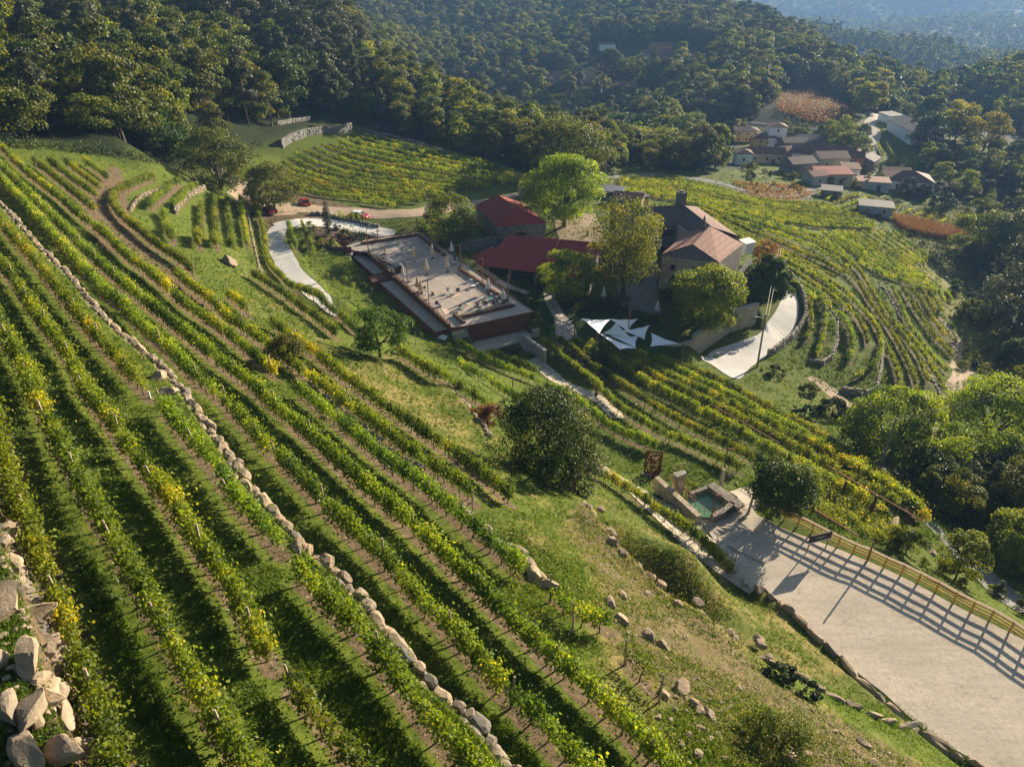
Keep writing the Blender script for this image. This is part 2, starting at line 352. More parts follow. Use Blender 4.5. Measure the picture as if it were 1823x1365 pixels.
gravel('path_pale', (.36, .31, .25), (.48, .43, .35), (.58, .52, .43))
gravel('lawn', (.018, .045, .010), (.028, .065, .013), (.04, .085, .016), .3)
def stone_mat(name, a, b_, c_, sc=1.0, mortar=.6):
    b = NB(name); co = b.coord(); v = b.n('ShaderNodeTexVoronoi', i_Scale=2.4*sc); v.inputs['Randomness'].default_value = .85
    mp = b.n('ShaderNodeMapping'); mp.inputs['Scale'].default_value = (1, 1, 1.9); b.l(co, mp.inputs[0]); b.l(mp.outputs[0], v.inputs['Vector'])
    v2 = b.n('ShaderNodeTexVoronoi', feature='DISTANCE_TO_EDGE', i_Scale=2.4*sc); v2.inputs['Randomness'].default_value = .85; b.l(mp.outputs[0], v2.inputs['Vector'])
    sp = b.n('ShaderNodeSeparateColor'); b.l(v.outputs['Color'], sp.inputs[0])
    n = b.noise(6*sc, 5, .7, co); c = b.ramp(sp.outputs[0], [(.1, a), (.5, b_), (.9, c_)])
    c = b.mix(b.ramp(n, [(.4, 0.0), (.7, .5)]), c, tuple(x*.5 for x in b_))
    gap = b.ramp(v2.outputs['Distance'], [(.02, 1.0), (.06, 0.0)])
    c = b.mix(b.math('MULTIPLY', gap, mortar), c, tuple(x*.3 for x in a))
    return b.bsdf(c, .9, 0, b.math('SUBTRACT', n, gap), .6, .05, .15)
stone_mat('stone_wall', (.19, .165, .13), (.29, .25, .20), (.38, .34, .28))
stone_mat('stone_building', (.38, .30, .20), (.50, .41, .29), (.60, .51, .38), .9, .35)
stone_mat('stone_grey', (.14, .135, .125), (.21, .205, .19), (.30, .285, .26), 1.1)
def rock_mat():
    b = NB('rock'); co = b.coord(); n = b.noise(1.2, 8, .7, co); n2 = b.noise(9, 6, .75, co)
    c = b.ramp(n, [(.25, (.14, .105, .07)), (.5, (.36, .275, .18)), (.75, (.54, .43, .30))])
    c = b.mix(b.ramp(n2, [(.5, 0.0), (.7, .6)]), c, (.13, .115, .095))
    c = b.mix(b.attr('tint'), c, (.17, .155, .13))
    return b.bsdf(c, .9, 0, b.math('ADD', n, n2), .8, .08, .15)
rock_mat()
def roof_mat(name, a, b_, c_, sc=2.2, streak=.5, ax='X'):
    # ribs run down the slope using the mesh's UV (u along eave, v down the slope), in metres
    b = NB(name); uv = b.n('ShaderNodeUVMap').outputs[0]; wv = b.n('ShaderNodeTexWave', wave_type='BANDS', bands_direction='X', i_Scale=sc, i_Distortion=.25); wv.inputs['Detail Scale'].default_value = 1.5
    b.l(uv, wv.inputs['Vector']); w2 = b.n('ShaderNodeTexWave', wave_type='BANDS', bands_direction='Y', i_Scale=sc*.55, i_Distortion=.3); b.l(uv, w2.inputs['Vector'])
    n = b.noise(1.3, 6, .7, uv); c = b.ramp(n, [(.28, a), (.5, b_), (.72, c_)])
    c = b.mix(b.math('MULTIPLY', b.ramp(wv.outputs['Fac'], [(0, 1.0), (.35, 0.0)]), streak), c, tuple(x*.35 for x in b_))
    c = b.mix(b.math('MULTIPLY', b.ramp(w2.outputs['Fac'], [(0, 1.0), (.2, 0.0)]), streak*.6), c, tuple(x*.4 for x in b_))
    return b.bsdf(c, .8, 0, b.math('ADD', wv.outputs['Fac'], b.math('MULTIPLY', w2.outputs['Fac'], .4)), .5, .06, .2)
roof_mat('roof_red', (.23, .040, .034), (.28, .052, .042), (.34, .070, .055), 1.1, .25)
roof_mat('roof_tile', (.20, .095, .07), (.36, .185, .135), (.50, .31, .24), .5, 1.0)
roof_mat('roof_old', (.085, .065, .06), (.14, .115, .11), (.21, .17, .15), 1.0, .6)
roof_mat('roof_village', (.085, .042, .034), (.15, .075, .058), (.23, .125, .095), 1.0, .5)
roof_mat('roof_sheet', (.15, .14, .135), (.19, .175, .165), (.25, .23, .21), 1.0, .4)
def rust_mat(name='rust', k=1.0):
    b = NB(name); n = b.noise(1.8, 6, .65); n2 = b.noise(14, 4, .7)
    c = b.ramp(n, [(.3, (.075*k, .030*k, .020*k)), (.5, (.14*k, .050*k, .028*k)), (.75, (.24*k, .085*k, .038*k))])
    return b.bsdf(c, .75, .2, n2, .3, .01, .3)
rust_mat(); rust_mat('rust_bright', 1.6)
m_simple('bark', (.10, .075, .055), .95, .35, 4, 0, .8); m_simple('vine_wood', (.075, .05, .035), .95, .35, 8, 0, .8)
m_simple('post_wood', (.34, .27, .19), .9, .3, 6, 0, .5); m_simple('fence_wood', (.50, .30, .075), .7, .2, 5, 0, .3)
m_simple('rail_top', (.34, .26, .17), .8, .25, 6, 0, .3)
m_simple('pole_wood', (.22, .18, .145), .9, .25, 3, 0, .5); m_simple('concrete', (.36, .33, .29), .9, .18, 1.5, 0, .3)

def paving_mat():
    b = NB('paving'); co = b.coord(); mp = b.n('ShaderNodeMapping'); mp.inputs['Rotation'].default_value = (0, 0, .93); b.l(co, mp.inputs[0]); br = b.n('ShaderNodeTexBrick', i_Scale=1.0, i_Mortar_Size=.02); br.inputs['Brick Width'].default_value = 1.2; br.inputs['Row Height'].default_value = .6; b.l(mp.outputs[0], br.inputs['Vector'])
    for k_, c_ in (('Color1', (.47, .41, .35, 1)), ('Color2', (.39, .335, .285, 1)), ('Mortar', (.16, .13, .105, 1))): br.inputs[k_].default_value = c_
    n = b.noise(.9, 6, .7, co); c = b.mix(b.ramp(n, [(.35, 0.0), (.7, .55)]), br.outputs['Color'], (.29, .25, .21)); return b.bsdf(c, .9, 0, b.noise(12, 4, .7, co), .4, .02, .15)
paving_mat(); m_simple('planter_soil', (.12, .085, .06), 1, .4, 6, 0, 1)
m_simple('white_paint', (.72, .72, .70), .6, .06, 2); m_simple('yellow_paint', (.55, .34, .10), .7, .1, 2)
m_simple('grey_plaster', (.36, .36, .36), .85, .15, 1.2); m_simple('pink_plaster', (.46, .35, .28), .85, .12, 1.2); m_simple('brick', (.33, .16, .10), .85, .2, 3)
m_simple('wood_dark', (.09, .042, .025), .8, .3, 4); m_simple('dark_opening', (.015, .013, .012), .6, .2, 2); m_simple('sail_cloth', (.78, .80, .84), .8, .04, 2)
m_simple('canvas_beige', (.60, .46, .33), .85, .1, 4); m_simple('canvas_white', (.62, .61, .60), .85, .08, 4)
m_simple('metal_dark', (.06, .055, .05), .5, .2, 5, .6); m_simple('metal_grey', (.35, .35, .35), .4, .15, 5, .7)
m_simple('car_red', (.52, .010, .012), .22, .04, 2, .2, 0, .6); m_simple('car_dark_red', (.33, .010, .018), .22, .04, 2, .2, 0, .6)
m_simple('car_white', (.78, .78, .78), .25, .03, 2, 0, 0, .5); m_simple('glass', (.03, .04, .05), .08, .1, 2, 0, 0, .8)
m_simple('tyre', (.018, .018, .018), .8, .1, 5); m_simple('plate', (.7, .7, .66), .5, .05, 3); m_simple('lamp_red', (.5, .01, .01), .3, .05, 3); m_simple('lamp_clear', (.75, .75, .75), .15, .05, 3)
m_simple('green_tube', (.10, .45, .30), .5, .1, 6); m_simple('white_tube', (.6, .65, .62), .5, .1, 6)
m_simple('chair_white', (.66, .65, .63), .5, .1, 4); m_simple('chair_blue', (.10, .14, .24), .6, .2, 4); m_simple('chair_dark', (.10, .09, .085), .6, .2, 4)
m_simple('skin', (.42, .24, .17), .6, .08, 8); m_simple('jeans', (.05, .07, .12), .8, .2, 8); m_simple('shirt', (.16, .05, .06), .8, .2, 8); m_simple('hair', (.03, .02, .015), .8, .2, 20)
m_simple('mulch', (.085, .05, .045), 1, .35, 5, 0, 1); m_simple('cable', (.30, .26, .22), .6, .1, 3); m_simple('teal_paint', (.05, .22, .20), .6, .1, 2)
m_simple('sign_dark', (.035, .022, .018), .6, .15, 2); m_simple('dry_grass', (.30, .22, .10), .9, .3, 4)
def water_mat():
    b = NB('pool_water'); n = b.noise(3, 3); return b.bsdf(b.ramp(b.noise(.7, 5, .7), [(.3, (.075, .17, .085)), (.7, (.11, .22, .11))]), .12, 0, n, .05, .02, .5)
water_mat()
# ------------------------------------------------------------------ object helpers
def link(o): scene.collection.objects.link(o); return o
def mesh_np(name, V, F, mat=None, parent=None, attrs=None, smooth_=False, uv=None, mats=None, midx=None):
    """F: int array (n,3|4) or list of such arrays"""
    Fs = [np.asarray(f, np.int32) for f in (F if isinstance(F, list) else [F]) if len(f)]
    me = bpy.data.meshes.new(name); V = np.asarray(V, np.float32)
    me.vertices.add(len(V)); me.vertices.foreach_set('co', V.ravel())
    nl = sum(f.size for f in Fs); npoly = sum(len(f) for f in Fs)
    me.loops.add(nl); me.loops.foreach_set('vertex_index', np.concatenate([f.ravel() for f in Fs]))
    me.polygons.add(npoly); sizes = np.concatenate([np.full(len(f), f.shape[1]) for f in Fs]); st = np.r_[0, np.cumsum(sizes)[:-1]]
    me.polygons.foreach_set('loop_start', st.astype(np.int32))
    if smooth_: me.polygons.foreach_set('use_smooth', np.ones(npoly, bool))
    else: me.polygons.foreach_set('use_smooth', np.zeros(npoly, bool))
    if midx is not None: me.polygons.foreach_set('material_index', np.asarray(midx, np.int32))
    for k, a in (attrs or {}).items():
        dom = 'POINT' if len(a) == len(V) else 'FACE'
        at = me.attributes.new(k, 'FLOAT', dom); at.data.foreach_set('value', np.asarray(a, np.float32))
    if uv is not None:
        l = me.uv_layers.new(name='UVMap'); l.data.foreach_set('uv', np.asarray(uv, np.float32).ravel())
    me.update(calc_edges=True)
    for m in (mats or [mat]):
        if m: me.materials.append(MATS[m])
    o = bpy.data.objects.new(name, me); link(o)
    if parent: o.parent = parent
    return o
class MB:                                               # collects simple solids into one mesh
    def __init__(s): s.V = []; s.F3 = []; s.F4 = []; s.n = 0
    def add(s, V, F):
        for f in F: (s.F4 if len(f) == 4 else s.F3).append([i+s.n for i in f])
        s.V.append(np.asarray(V, float)); s.n += len(V); return s
    def box(s, c, size, rz=0, taper=1.0, rot=None):
        sx, sy, sz = [q/2 for q in size]; V = np.array([[x, y, z] for z in (-sz, sz) for x, y in ((-sx, -sy), (sx, -sy), (sx, sy), (-sx, sy))])
        V[4:, :2] *= taper
        if rot is not None: V = V@np.asarray(rot).T
        ca, sa = math.cos(rz), math.sin(rz); V = V@np.array([[ca, sa, 0], [-sa, ca, 0], [0, 0, 1]])+np.asarray(c, float)
        return s.add(V, [(0, 3, 2, 1), (4, 5, 6, 7), (0, 1, 5, 4), (1, 2, 6, 5), (2, 3, 7, 6), (3, 0, 4, 7)])
    def tube(s, P, r, n=6, cap=True):
        P = np.asarray(P, float); r = np.broadcast_to(np.asarray(r, float), (len(P),)); V = []
        for i, p in enumerate(P):
            d = P[min(i+1, len(P)-1)]-P[max(i-1, 0)]; d = d/(np.linalg.norm(d)+1e-9); a = np.cross(d, [0, 0, 1]) if abs(d[2]) < .95 else np.cross(d, [1, 0, 0])
            a /= np.linalg.norm(a); b = np.cross(d, a)
            for k in range(n): t = 2*math.pi*k/n; V.append(p+r[i]*(a*math.cos(t)+b*math.sin(t)))
        F = [(i*n+k, i*n+(k+1) % n, (i+1)*n+(k+1) % n, (i+1)*n+k) for i in range(len(P)-1) for k in range(n)]
        if cap:
            V += [P[0], P[-1]]; m = len(P)*n
            F += [(m, (k+1) % n, k) for k in range(n)] + [(m+1, m-n+k, m-n+(k+1) % n) for k in range(n)]
        return s.add(V, F)
    def prism(s, P, z0, z1):                            # polygon (xy) from z0 to z1 (fan caps)
        n = len(P); P = np.asarray(P, float)[:, :2]
        a = .5*sum(P[i-1][0]*P[i][1]-P[i][0]*P[i-1][1] for i in range(n))
        if a < 0: P = P[::-1]
        z0 = np.broadcast_to(z0, (n,)); z1 = np.broadcast_to(z1, (n,)); c = P.mean(0)
        V = [(*p, z) for p, z in zip(P, z0)]+[(*p, z) for p, z in zip(P, z1)]+[(*c, z0.mean()), (*c, z1.mean())]
        F = [(i, (i+1) % n, n+(i+1) % n, n+i) for i in range(n)]+[(2*n, (i+1) % n, i) for i in range(n)]+[(2*n+1, n+i, n+(i+1) % n) for i in range(n)]
        return s.add(V, F)
    def slab(s, P, t=.15, down=True):                   # 3D polygon (tri/quad/ngon) thickened downwards
        P = np.asarray(P, float); n = len(P); Q = P-[0, 0, t]; nr = np.cross(P[1]-P[0], P[2]-P[0])
        idx = list(range(n)) if nr[2] > 0 else list(range(n))[::-1]; P, Q = P[idx], Q[idx]
        V = np.vstack([P, Q]); F = [(i, n+i, n+(i+1) % n, (i+1) % n) for i in range(n)]
        if n == 4: F += [(0, 1, 2, 3), (7, 6, 5, 4)]
        else:
            V = np.vstack([V, P.mean(0), Q.mean(0)]); F += [(2*n, i, (i+1) % n) for i in range(n)]+[(2*n+1, n+(i+1) % n, n+i) for i in range(n)]
        return s.add(V, F)
    def build(s, name, mat, parent=None, smooth_=False, attrs=None, uv=None, world=False):
        V = np.vstack(s.V)
        if world and parent is not None: V = V-np.array(parent.location)
        Fl = [np.array(f) for f in (s.F4, s.F3) if f]
        return mesh_np(name, V, Fl, mat, parent, attrs, smooth_, uv)
def tag(o, label=None, cat=None, group=None, kind=None):
    if label: o['label'] = label
    if cat: o['category'] = cat
    if group: o['group'] = group
    if kind: o['kind'] = kind
    return o
def thing(name, label, cat, loc=(0, 0, 0), rz=0, group=None):
    o = bpy.data.objects.new(name, None); o.empty_display_size = .3; link(o); o.location = tuple(float(q) for q in loc); o.rotation_euler = (0, 0, rz)
    return tag(o, label, cat, group)
def struct(o): o['kind'] = 'structure'; return o
def copy_tree(o, parent=None, loc=None, rz=None, sc=None, label=None, group=None):
    c = o.copy(); link(c); c.parent = parent
    if loc is not None: c.location = tuple(float(q) for q in loc)
    if rz is not None: c.rotation_euler = (0, 0, rz)
    if sc is not None: c.scale = sc if hasattr(sc, '__len__') else (sc, sc, sc)
    if label: c['label'] = label
    if group: c['group'] = group
    for ch in list(o.children): copy_tree(ch, c)
    return c
def ribbon(name, P, hw, mat, lift=.06, cross=6, wob=0.0, skirt=.25, follow=True, seed=0):
    P = resample(smooth(P, 1.0), step=1.0); n = len(P); T = np.gradient(P[:, :2], axis=0); T /= np.linalg.norm(T, axis=1)[:, None]; N = np.stack([-T[:, 1], T[:, 0]], 1)
    hw = np.interp(np.linspace(0, 1, n), np.linspace(0, 1, len(hw)), hw) if hasattr(hw, '__len__') else np.full(n, hw)
    s = np.linspace(-1, 1, cross+1); X = P[:, None, :2]+N[:, None]*(s[None, :, None]*hw[:, None, None]*(1+wob*(vnoise(P[:, 0], P[:, 1], 2.5, seed))[:, None, None]))
    return sheet(name, X, mat, lift, skirt)
def sheet(name, X, mat, lift=.06, skirt=.25, z=None):   # X: (n,m,2) grid of xy points draped on the ground
    n, m = X.shape[:2]; Z = H(X[..., 0], X[..., 1])+lift if z is None else np.broadcast_to(z, (n, m))
    V = np.concatenate([X, Z[..., None]], 2); idx = np.arange(n*m).reshape(n, m)
    F = np.stack([idx[:-1, :-1], idx[1:, :-1], idx[1:, 1:], idx[:-1, 1:]], -1).reshape(-1, 4)
    rim = np.concatenate([idx[0, :], idx[1:, -1], idx[-1, -2::-1], idx[-2:0:-1, 0]]); V = V.reshape(-1, 3)
    k = len(rim); V2 = V[rim]-[0, 0, skirt]; nb = len(V); a = np.arange(k); b = (a+1) % k
    F2 = np.stack([rim[a], rim[b], nb+b, nb+a], -1)
    e1, e2 = X[1, 0]-X[0, 0], X[0, 1]-X[0, 0]
    if e1[0]*e2[1]-e1[1]*e2[0] < 0: F = F[:, ::-1]; F2 = F2[:, ::-1]
    return struct(mesh_np(name, np.vstack([V, V2]), np.vstack([F, F2]), mat))
def loft(name, A, B, mat, lift=.06, n=60, m=14, skirt=.25, z=None):
    A = resample(smooth(A, .8), n); B = resample(smooth(B, .8), n); t = np.linspace(0, 1, m)[None, :, None]
    return sheet(name, A[:, None, :2]*(1-t)+B[:, None, :2]*t, mat, lift, skirt, z)
ORD = ['first', 'second', 'third', 'fourth', 'fifth', 'sixth', 'seventh', 'eighth', 'ninth', 'tenth', 'eleventh', 'twelfth', 'thirteenth', 'fourteenth', 'fifteenth', 'sixteenth', 'seventeenth', 'eighteenth', 'nineteenth', 'twentieth', 'twenty-first', 'twenty-second', 'twenty-third', 'twenty-fourth', 'twenty-fifth', 'twenty-sixth', 'twenty-seventh', 'twenty-eighth', 'twenty-ninth', 'thirtieth']
# ------------------------------------------------------------------ leaf clouds
def leaf_quads(C, size, nrm_bias=None, bias=0.0, r=None, aspect=.85):
    r = r or rng; n = len(C); a = r.normal(size=(n, 3)); 
    if nrm_bias is not None: a = a + nrm_bias*bias
    a /= np.linalg.norm(a, axis=1)[:, None]+1e-9; t = np.cross(a, r.normal(size=(n, 3))); t /= np.linalg.norm(t, axis=1)[:, None]+1e-9; b = np.cross(a, t)
    s = (np.broadcast_to(size, (n,))*(r.uniform(.7, 1.3, n)))[:, None]*.5
    V = np.stack([C-t*s, C-b*s*aspect+a*s*.25, C+t*s*1.1, C+b*s*aspect+a*s*.25], 1).reshape(-1, 3)
    return V, np.arange(4*n).reshape(n, 4)
# ------------------------------------------------------------------ vine rows: traced lines (survey pixels)
def S(s): return pts(s)
NEAR = [  # (label, trace, start/end style)
 ('vine row nearest the big granite boulders at lower left', '-40,690 0,773 19,846 49,929 73,992 102,1060 127,1129 146,1192 170,1250 195,1323 215,1400 235,1460', .9),
 ('long green vine row, second from the granite boulders', '-60,505 0,577 23,619 50,662 68,715 102,783 141,856 185,929 224,997 258,1056 292,1119 331,1187 370,1246 399,1304 438,1358 490,1440', 1),
 ('vine row third from the boulders, broken by a bare gap', '-60,415 0,466 38,516 77,573 119,627 156,700 195,744 234,802 273,851 312,895 341,948 380,1002 419,1056 448,1114 477,1163', 1),
 ('sparse vine row below the gap at the bottom edge', '516,1202 541,1246 575,1289 600,1314 640,1360 700,1430', .7),
 ('yellowing vine row just above the long stone terrace wall', '-50,340 0,393 38,435 77,481 115,527 154,577 184,608 215,642 238,669 261,690', .9),
 ('leafy vine row hugging the stone wall in mid slope', '290,715 317,754 360,797 399,846 424,890 463,924 497,963', .8),
 ('vine row between stone wall and bottom left grass strip', '531,1012 560,1041 594,1080 633,1110 670,1152 699,1197 732,1235 757,1268 790,1301 823,1338 860,1380 900,1440', 1),
 ('vine row first below the long stone terrace wall', '-50,270 0,318 38,354 77,397 115,439 154,481 184,516 219,539 253,581 300,616 326,645 350,672', 1),
 ('short golden vines where the row under the wall thins out', '352,668 370,685 384,695 400,706', .35),
 ('vine row with golden start continuing below the long wall', '400,712 442,754 468,791 485,797', .8),
 ('long vine row running under the wall to the bottom edge', '495,805 511,824 541,853 570,883 597,916 630,942 663,972 689,995 720,1032 757,1077 795,1106 832,1152 869,1193 898,1222', 1),
 ('ragged vine row end near the bottom edge centre', '910,1232 931,1251 964,1276 997,1313 1035,1355 1070,1400', .8),
 ('full dark green vine row crossing the whole slope', '-50,250 0,293 31,324 69,362 108,400 146,439 184,473 219,504 269,543 307,573 346,604 384,635 422,662 461,692 498,731 531,754 564,784 597,814 630,843 663,873 696,899 729,926 766,962 805,998 848,1036 890,1080 931,1123 960,1148 993,1172 1030,1205 1068,1239 1120,1290 1180,1350 1230,1400', 1.1),
 ('vine row along the upper edge of the left slope', '-40,232 8,266 38,297 77,328 111,354 146,385 173,404 207,435 230,458 269,485 300,512 338,546 376,569 407,592 438,619 468,642 490,658', 1),
 ('yellow green vine row beside the middle field wall', '534,692 564,715 597,741 630,768 663,797 696,824 729,843 762,867 795,896 828,923 860,946 890,978 931,1007', .9),
 ('short vine row below the grey boulders', '981,1048 1014,1081 1055,1102 1085,1103', .8),
 ('lone sparse vines in the rocky bottom right corner of the slope', '1117,1160 1150,1197 1175,1214', .35),
 ('short vine row under the dark wood, inner of four', '61,285 100,316 138,347 169,372', .9),
 ('short vine row under the dark wood, second of four', '88,285 125,312 150,331 173,347', .9),
 ('short vine row under the dark wood, third of four', '115,285 140,305 160,320 178,334', .9),
 ('shortest vine row at the wood edge', '150,285 175,302 192,316', .9),
 ('vine row curving round the bare path head', '273,312 250,318 230,328 208,340 200,358 215,381 238,400 269,427 303,450 330,466 344,482', 1.1),
 ('vine row between curved path row and grass knoll', '315,485 346,512 384,539 407,566 425,575 448,590 475,609 505,632 541,659 564,679 597,698 630,725 663,748 696,774 729,800 775,830 814,853 846,880', 1),
 ('vine row along the foot of the grass knoll', '485,572 511,590 537,610 564,628 590,649 617,672 646,692 673,712 702,731 732,751 762,774 795,794 828,817 860,840 887,864 912,882', 1),
 ('tiny vine row stub above the green broom bush', '403,518 425,535 442,550', .8),
 ('vine row on the bank above the stone wall by the drive', '449,485 470,498 492,512 515,528 538,546 576,573 600,592', .8),
 ('golden vine row along the outer edge of the pale drive', '448,345 452,360 457,374 465,396 472,420 473,445 480,468 499,489 534,512 576,535 614,566 640,590', .9),
 ('vine row below the lone dark tree', '709,623 742,642 778,665 814,685 854,708 887,725', 1),
 ('vine row through the grass below the car park drive', '818,641 848,662 878,680 905,697 930,712', .8),
 ('yellow vine row nearest the concrete steps', '818,609 835,622 854,632 890,650 915,660 952,673 985,690 1020,708 1055,732 1085,757 1115,772 1144,780 1168,792', 1),
 ('short vine row below the lower paved court', '866,623 901,638 937,650 960,662', .9),
 ('first vine row beyond the footpath', '961,602 984,620 1008,641 1032,658 1055,676 1079,700 1103,724 1130,741 1156,756 1186,772 1212,781 1238,793 1267,808 1297,820 1321,832', 1.1),
 ('second vine row beyond the footpath', '990,602 1020,620 1050,647 1082,667 1115,688 1144,709 1174,727 1204,745 1235,760 1267,776 1290,789 1312,800 1344,815', 1.1),
 ('vine row left of the long footpath, ending at a lone post', '1060,838 1084,847 1113,865 1143,883 1173,908 1208,927 1238,951 1261,972 1285,996 1304,1014', 1.15),
 ('vine row leftmost of the small flat plot', '290,374 297,398 307,424', .8),
 ('first upright vine row in the small flat plot', '358,362 357,395 353,432', .9),
 ('second upright vine row in the small flat plot', '382,351 383,390 384,433', .9),
 ('third upright vine row in the small flat plot', '405,354 408,390 411,433', .9),
 ('fourth upright vine row in the small flat plot', '428,351 434,390 440,433', .9),
 ('vine row on the bank above the flat plot', '352,328 330,343 307,364', .8),
 ('vine row on the upper bank by the bare path', '320,320 300,332 278,352 266,366', .8),
 ('inner short vine row beside the pale drive bend', '513,397 520,418 528,438', .9),
 ('outer short vine row beside the planted bed', '536,393 546,416 557,442', .9),
]
def thick(a): return a
# field guides: (field, where, [guides], [rows between])
FIELDS = [
 ('pergola vineyard', 'below the sail garden', ['1020,605 1055,626 1094,644 1126,664 1162,688 1204,709 1239,728 1275,746 1312,764 1341,785 1374,803 1410,821 1445,838 1475,856 1504,874 1549,890 1580,912',
   '1075,612 1110,630 1160,655 1215,682 1270,706 1330,735 1390,765 1440,790 1490,816 1540,846 1580,868 1620,900',
   '1170,640 1215,655 1265,672 1320,700 1380,735 1440,765 1500,803 1560,843 1610,885 1645,925'], [1, 1], 1.15),
 ('upper terrace field', 'behind the stone house', ['1105,314 1200,314 1280,334 1340,352 1400,358 1470,361', '1100,325 1200,338 1290,360 1390,378 1480,386 1558,395', '1110,338 1180,350 1240,362 1310,378 1390,394 1470,403 1556,406'], [5, 4], .85),
 ('right slope field', 'above the dry brush', ['1589,411 1625,436 1663,462', '1520,411 1575,448 1617,469', '1490,411 1550,452 1610,482 1668,508', '1462,411 1510,442 1545,468 1590,492 1668,520', ], [4, 2, 2], .8),
 ('lower right block', 'beside the grass track', ['1587,509 1605,542 1616,574 1635,600 1654,625 1672,646 1686,658', '1605,511 1630,549 1654,584 1679,612 1695,630'], [0], .8),
 ('curved hill vineyard', 'sweeping round the stone wall terraces', [
   '1250,368 1330,390 1400,407 1450,420 1495,450 1528,478 1543,500 1559,528 1573,553 1596,579 1616,605 1633,630 1644,655 1654,676',
   '1245,370 1320,403 1385,430 1440,455 1480,470 1510,484 1528,502 1538,518 1552,540 1566,560 1580,579 1594,600 1608,627 1619,649 1628,676 1633,699',
   '1240,372 1315,420 1380,455 1440,485 1496,510 1517,530 1533,546 1549,565 1563,586 1573,605 1586,627 1594,649 1600,670 1601,692'], [0, 0], .85),
 ('inner curved vineyard', 'just outside the curved road wall', [
   '1330,432 1385,468 1430,494 1492,533 1517,551 1531,570 1542,591 1545,609', '1390,487 1420,505 1450,528 1478,542 1496,556 1510,574 1517,598 1519,620 1510,641'], [0], .8),
 ('upstream hill rows', 'between the house and the hill terraces', ['1265,371 1330,388 1400,404 1452,416 1490,440 1520,466', '1255,369 1325,396 1390,417 1445,438 1490,460 1510,476', '1248,371 1318,411 1383,442 1440,470 1485,492', '1290,403 1350,437 1410,470 1470,502 1510,538', '1350,455 1410,494 1470,530'], [1, 1, 1, 1], .8),
]
SINGLES = [('right slope field', 'at the top', '1621,511 1644,540 1661,567 1686,597'), ('right slope field', 'x', '1637,509 1654,535 1665,556'), ('right slope field', 'x', '1654,514 1668,535 1677,553'), ('x', 'x', '1670,516 1684,539'), ('x', 'x', '1686,519 1695,535'),
 ('x', 'x', '1563,532 1579,547 1591,567 1607,584 1625,602 1645,628 1660,655 1672,672 1684,692'), ('x', 'x', '1549,560 1565,591 1569,616 1562,639 1545,656 1529,666 1517,672'), ('x', 'x', '1459,528 1468,546 1471,570 1466,598 1459,620 1454,632'), ('x', 'x', '1438,533 1445,558 1442,586 1434,605'), ('x', 'x', '1528,464 1555,478 1589,496')]
SINGLE_LABEL = ['vine row third from the left in the block beside the grass track', 'vine row fourth in the block beside the grass track', 'vine row fifth in the block beside the grass track', 'short vine row sixth in the block beside the grass track', 'shortest vine row at the corner of the grass track',
 'vine row right of the small sunken field wall', 'vine row riding the top of the tallest curved stone wall', 'vine row riding the top of the inner curved stone wall', 'short vine row just below the curved road parapet', 'short vine row above the field electricity pole']
ROWS = []       # (label, world polyline, vigour, near?)
for lab, tr, vg in NEAR: ROWS.append([lab, PS(tr, 1.0), vg, 'near', 'vine rows on the near slope'])
for fld, where, gs, ns, vg in FIELDS:
    W = [resample(PS(g, .9), 60) for g in gs]; rows = []
    for i, a in enumerate(W):
        rows.append(a)
        if i < len(ns):
            for k in range(ns[i]): t = (k+1)/(ns[i]+1); rows.append(a*(1-t)+W[i+1]*t)
    for i, r_ in enumerate(rows): ROWS.append([f'{ORD[i]} row of the {fld} {where}', r_, vg, 'mid' if fld == 'pergola vineyard' else 'far', 'vine rows of the '+fld])
for lab, (_, _, g) in zip(SINGLE_LABEL, SINGLES): ROWS.append([lab, PS(g, .9), .8, 'far', 'vine rows of the curved hill vineyard'])
def fill_field(poly, line, spacing, lab, group, vg, kind):
    P = PS(poly); a, b = PS(line)[:, :2]; d = (b-a)/np.linalg.norm(b-a); nrm = np.array([-d[1], d[0]]); Q = P[:, :2]; off = (Q-a)@nrm; k = 0
    for o in np.arange(off.min()+spacing*.4, off.max(), spacing):
        s = np.arange(((Q-a)@d).min(), ((Q-a)@d).max(), 1.0); L = a+nrm*o+np.outer(s, d); ins = in_poly(L[:, 0], L[:, 1], Q)
        if ins.sum() < 4: continue
        i0, i1 = np.where(ins)[0][[0, -1]]; L = L[i0:i1+1]; bend = np.sin(np.linspace(0, math.pi, len(L)))*0
        ROWS.append([lab % (ORD[k] if k < 30 else 'last'), np.c_[L, H(L[:, 0], L[:, 1])], vg, kind, group]); k += 1
fill_field('505,285 540,270 600,255 655,246 720,258 800,275 880,292 938,320 930,332 860,338 800,350 760,364 700,374 650,366 600,352 540,345 500,335', '525,312 763,352', 3.5, '%s vine row of the back field, counted from the wood', 'vine rows of the back field', .95, 'far')
fill_field('1565,232 1590,245 1612,262 1632,290 1640,296 1610,296 1575,282 1557,274', '1600,290 1572,235', 4.0, '%s vine row of the small plot beside the long barn', 'vine rows beside the long barn', .8, 'village')
fill_field('1470,345 1530,348 1600,372 1680,385 1700,410 1640,398 1570,395 1500,372 1450,352', '1500,375 1560,352', 3.4, '%s dark vine row of the plot below the village', 'vine rows below the village', .6, 'village')
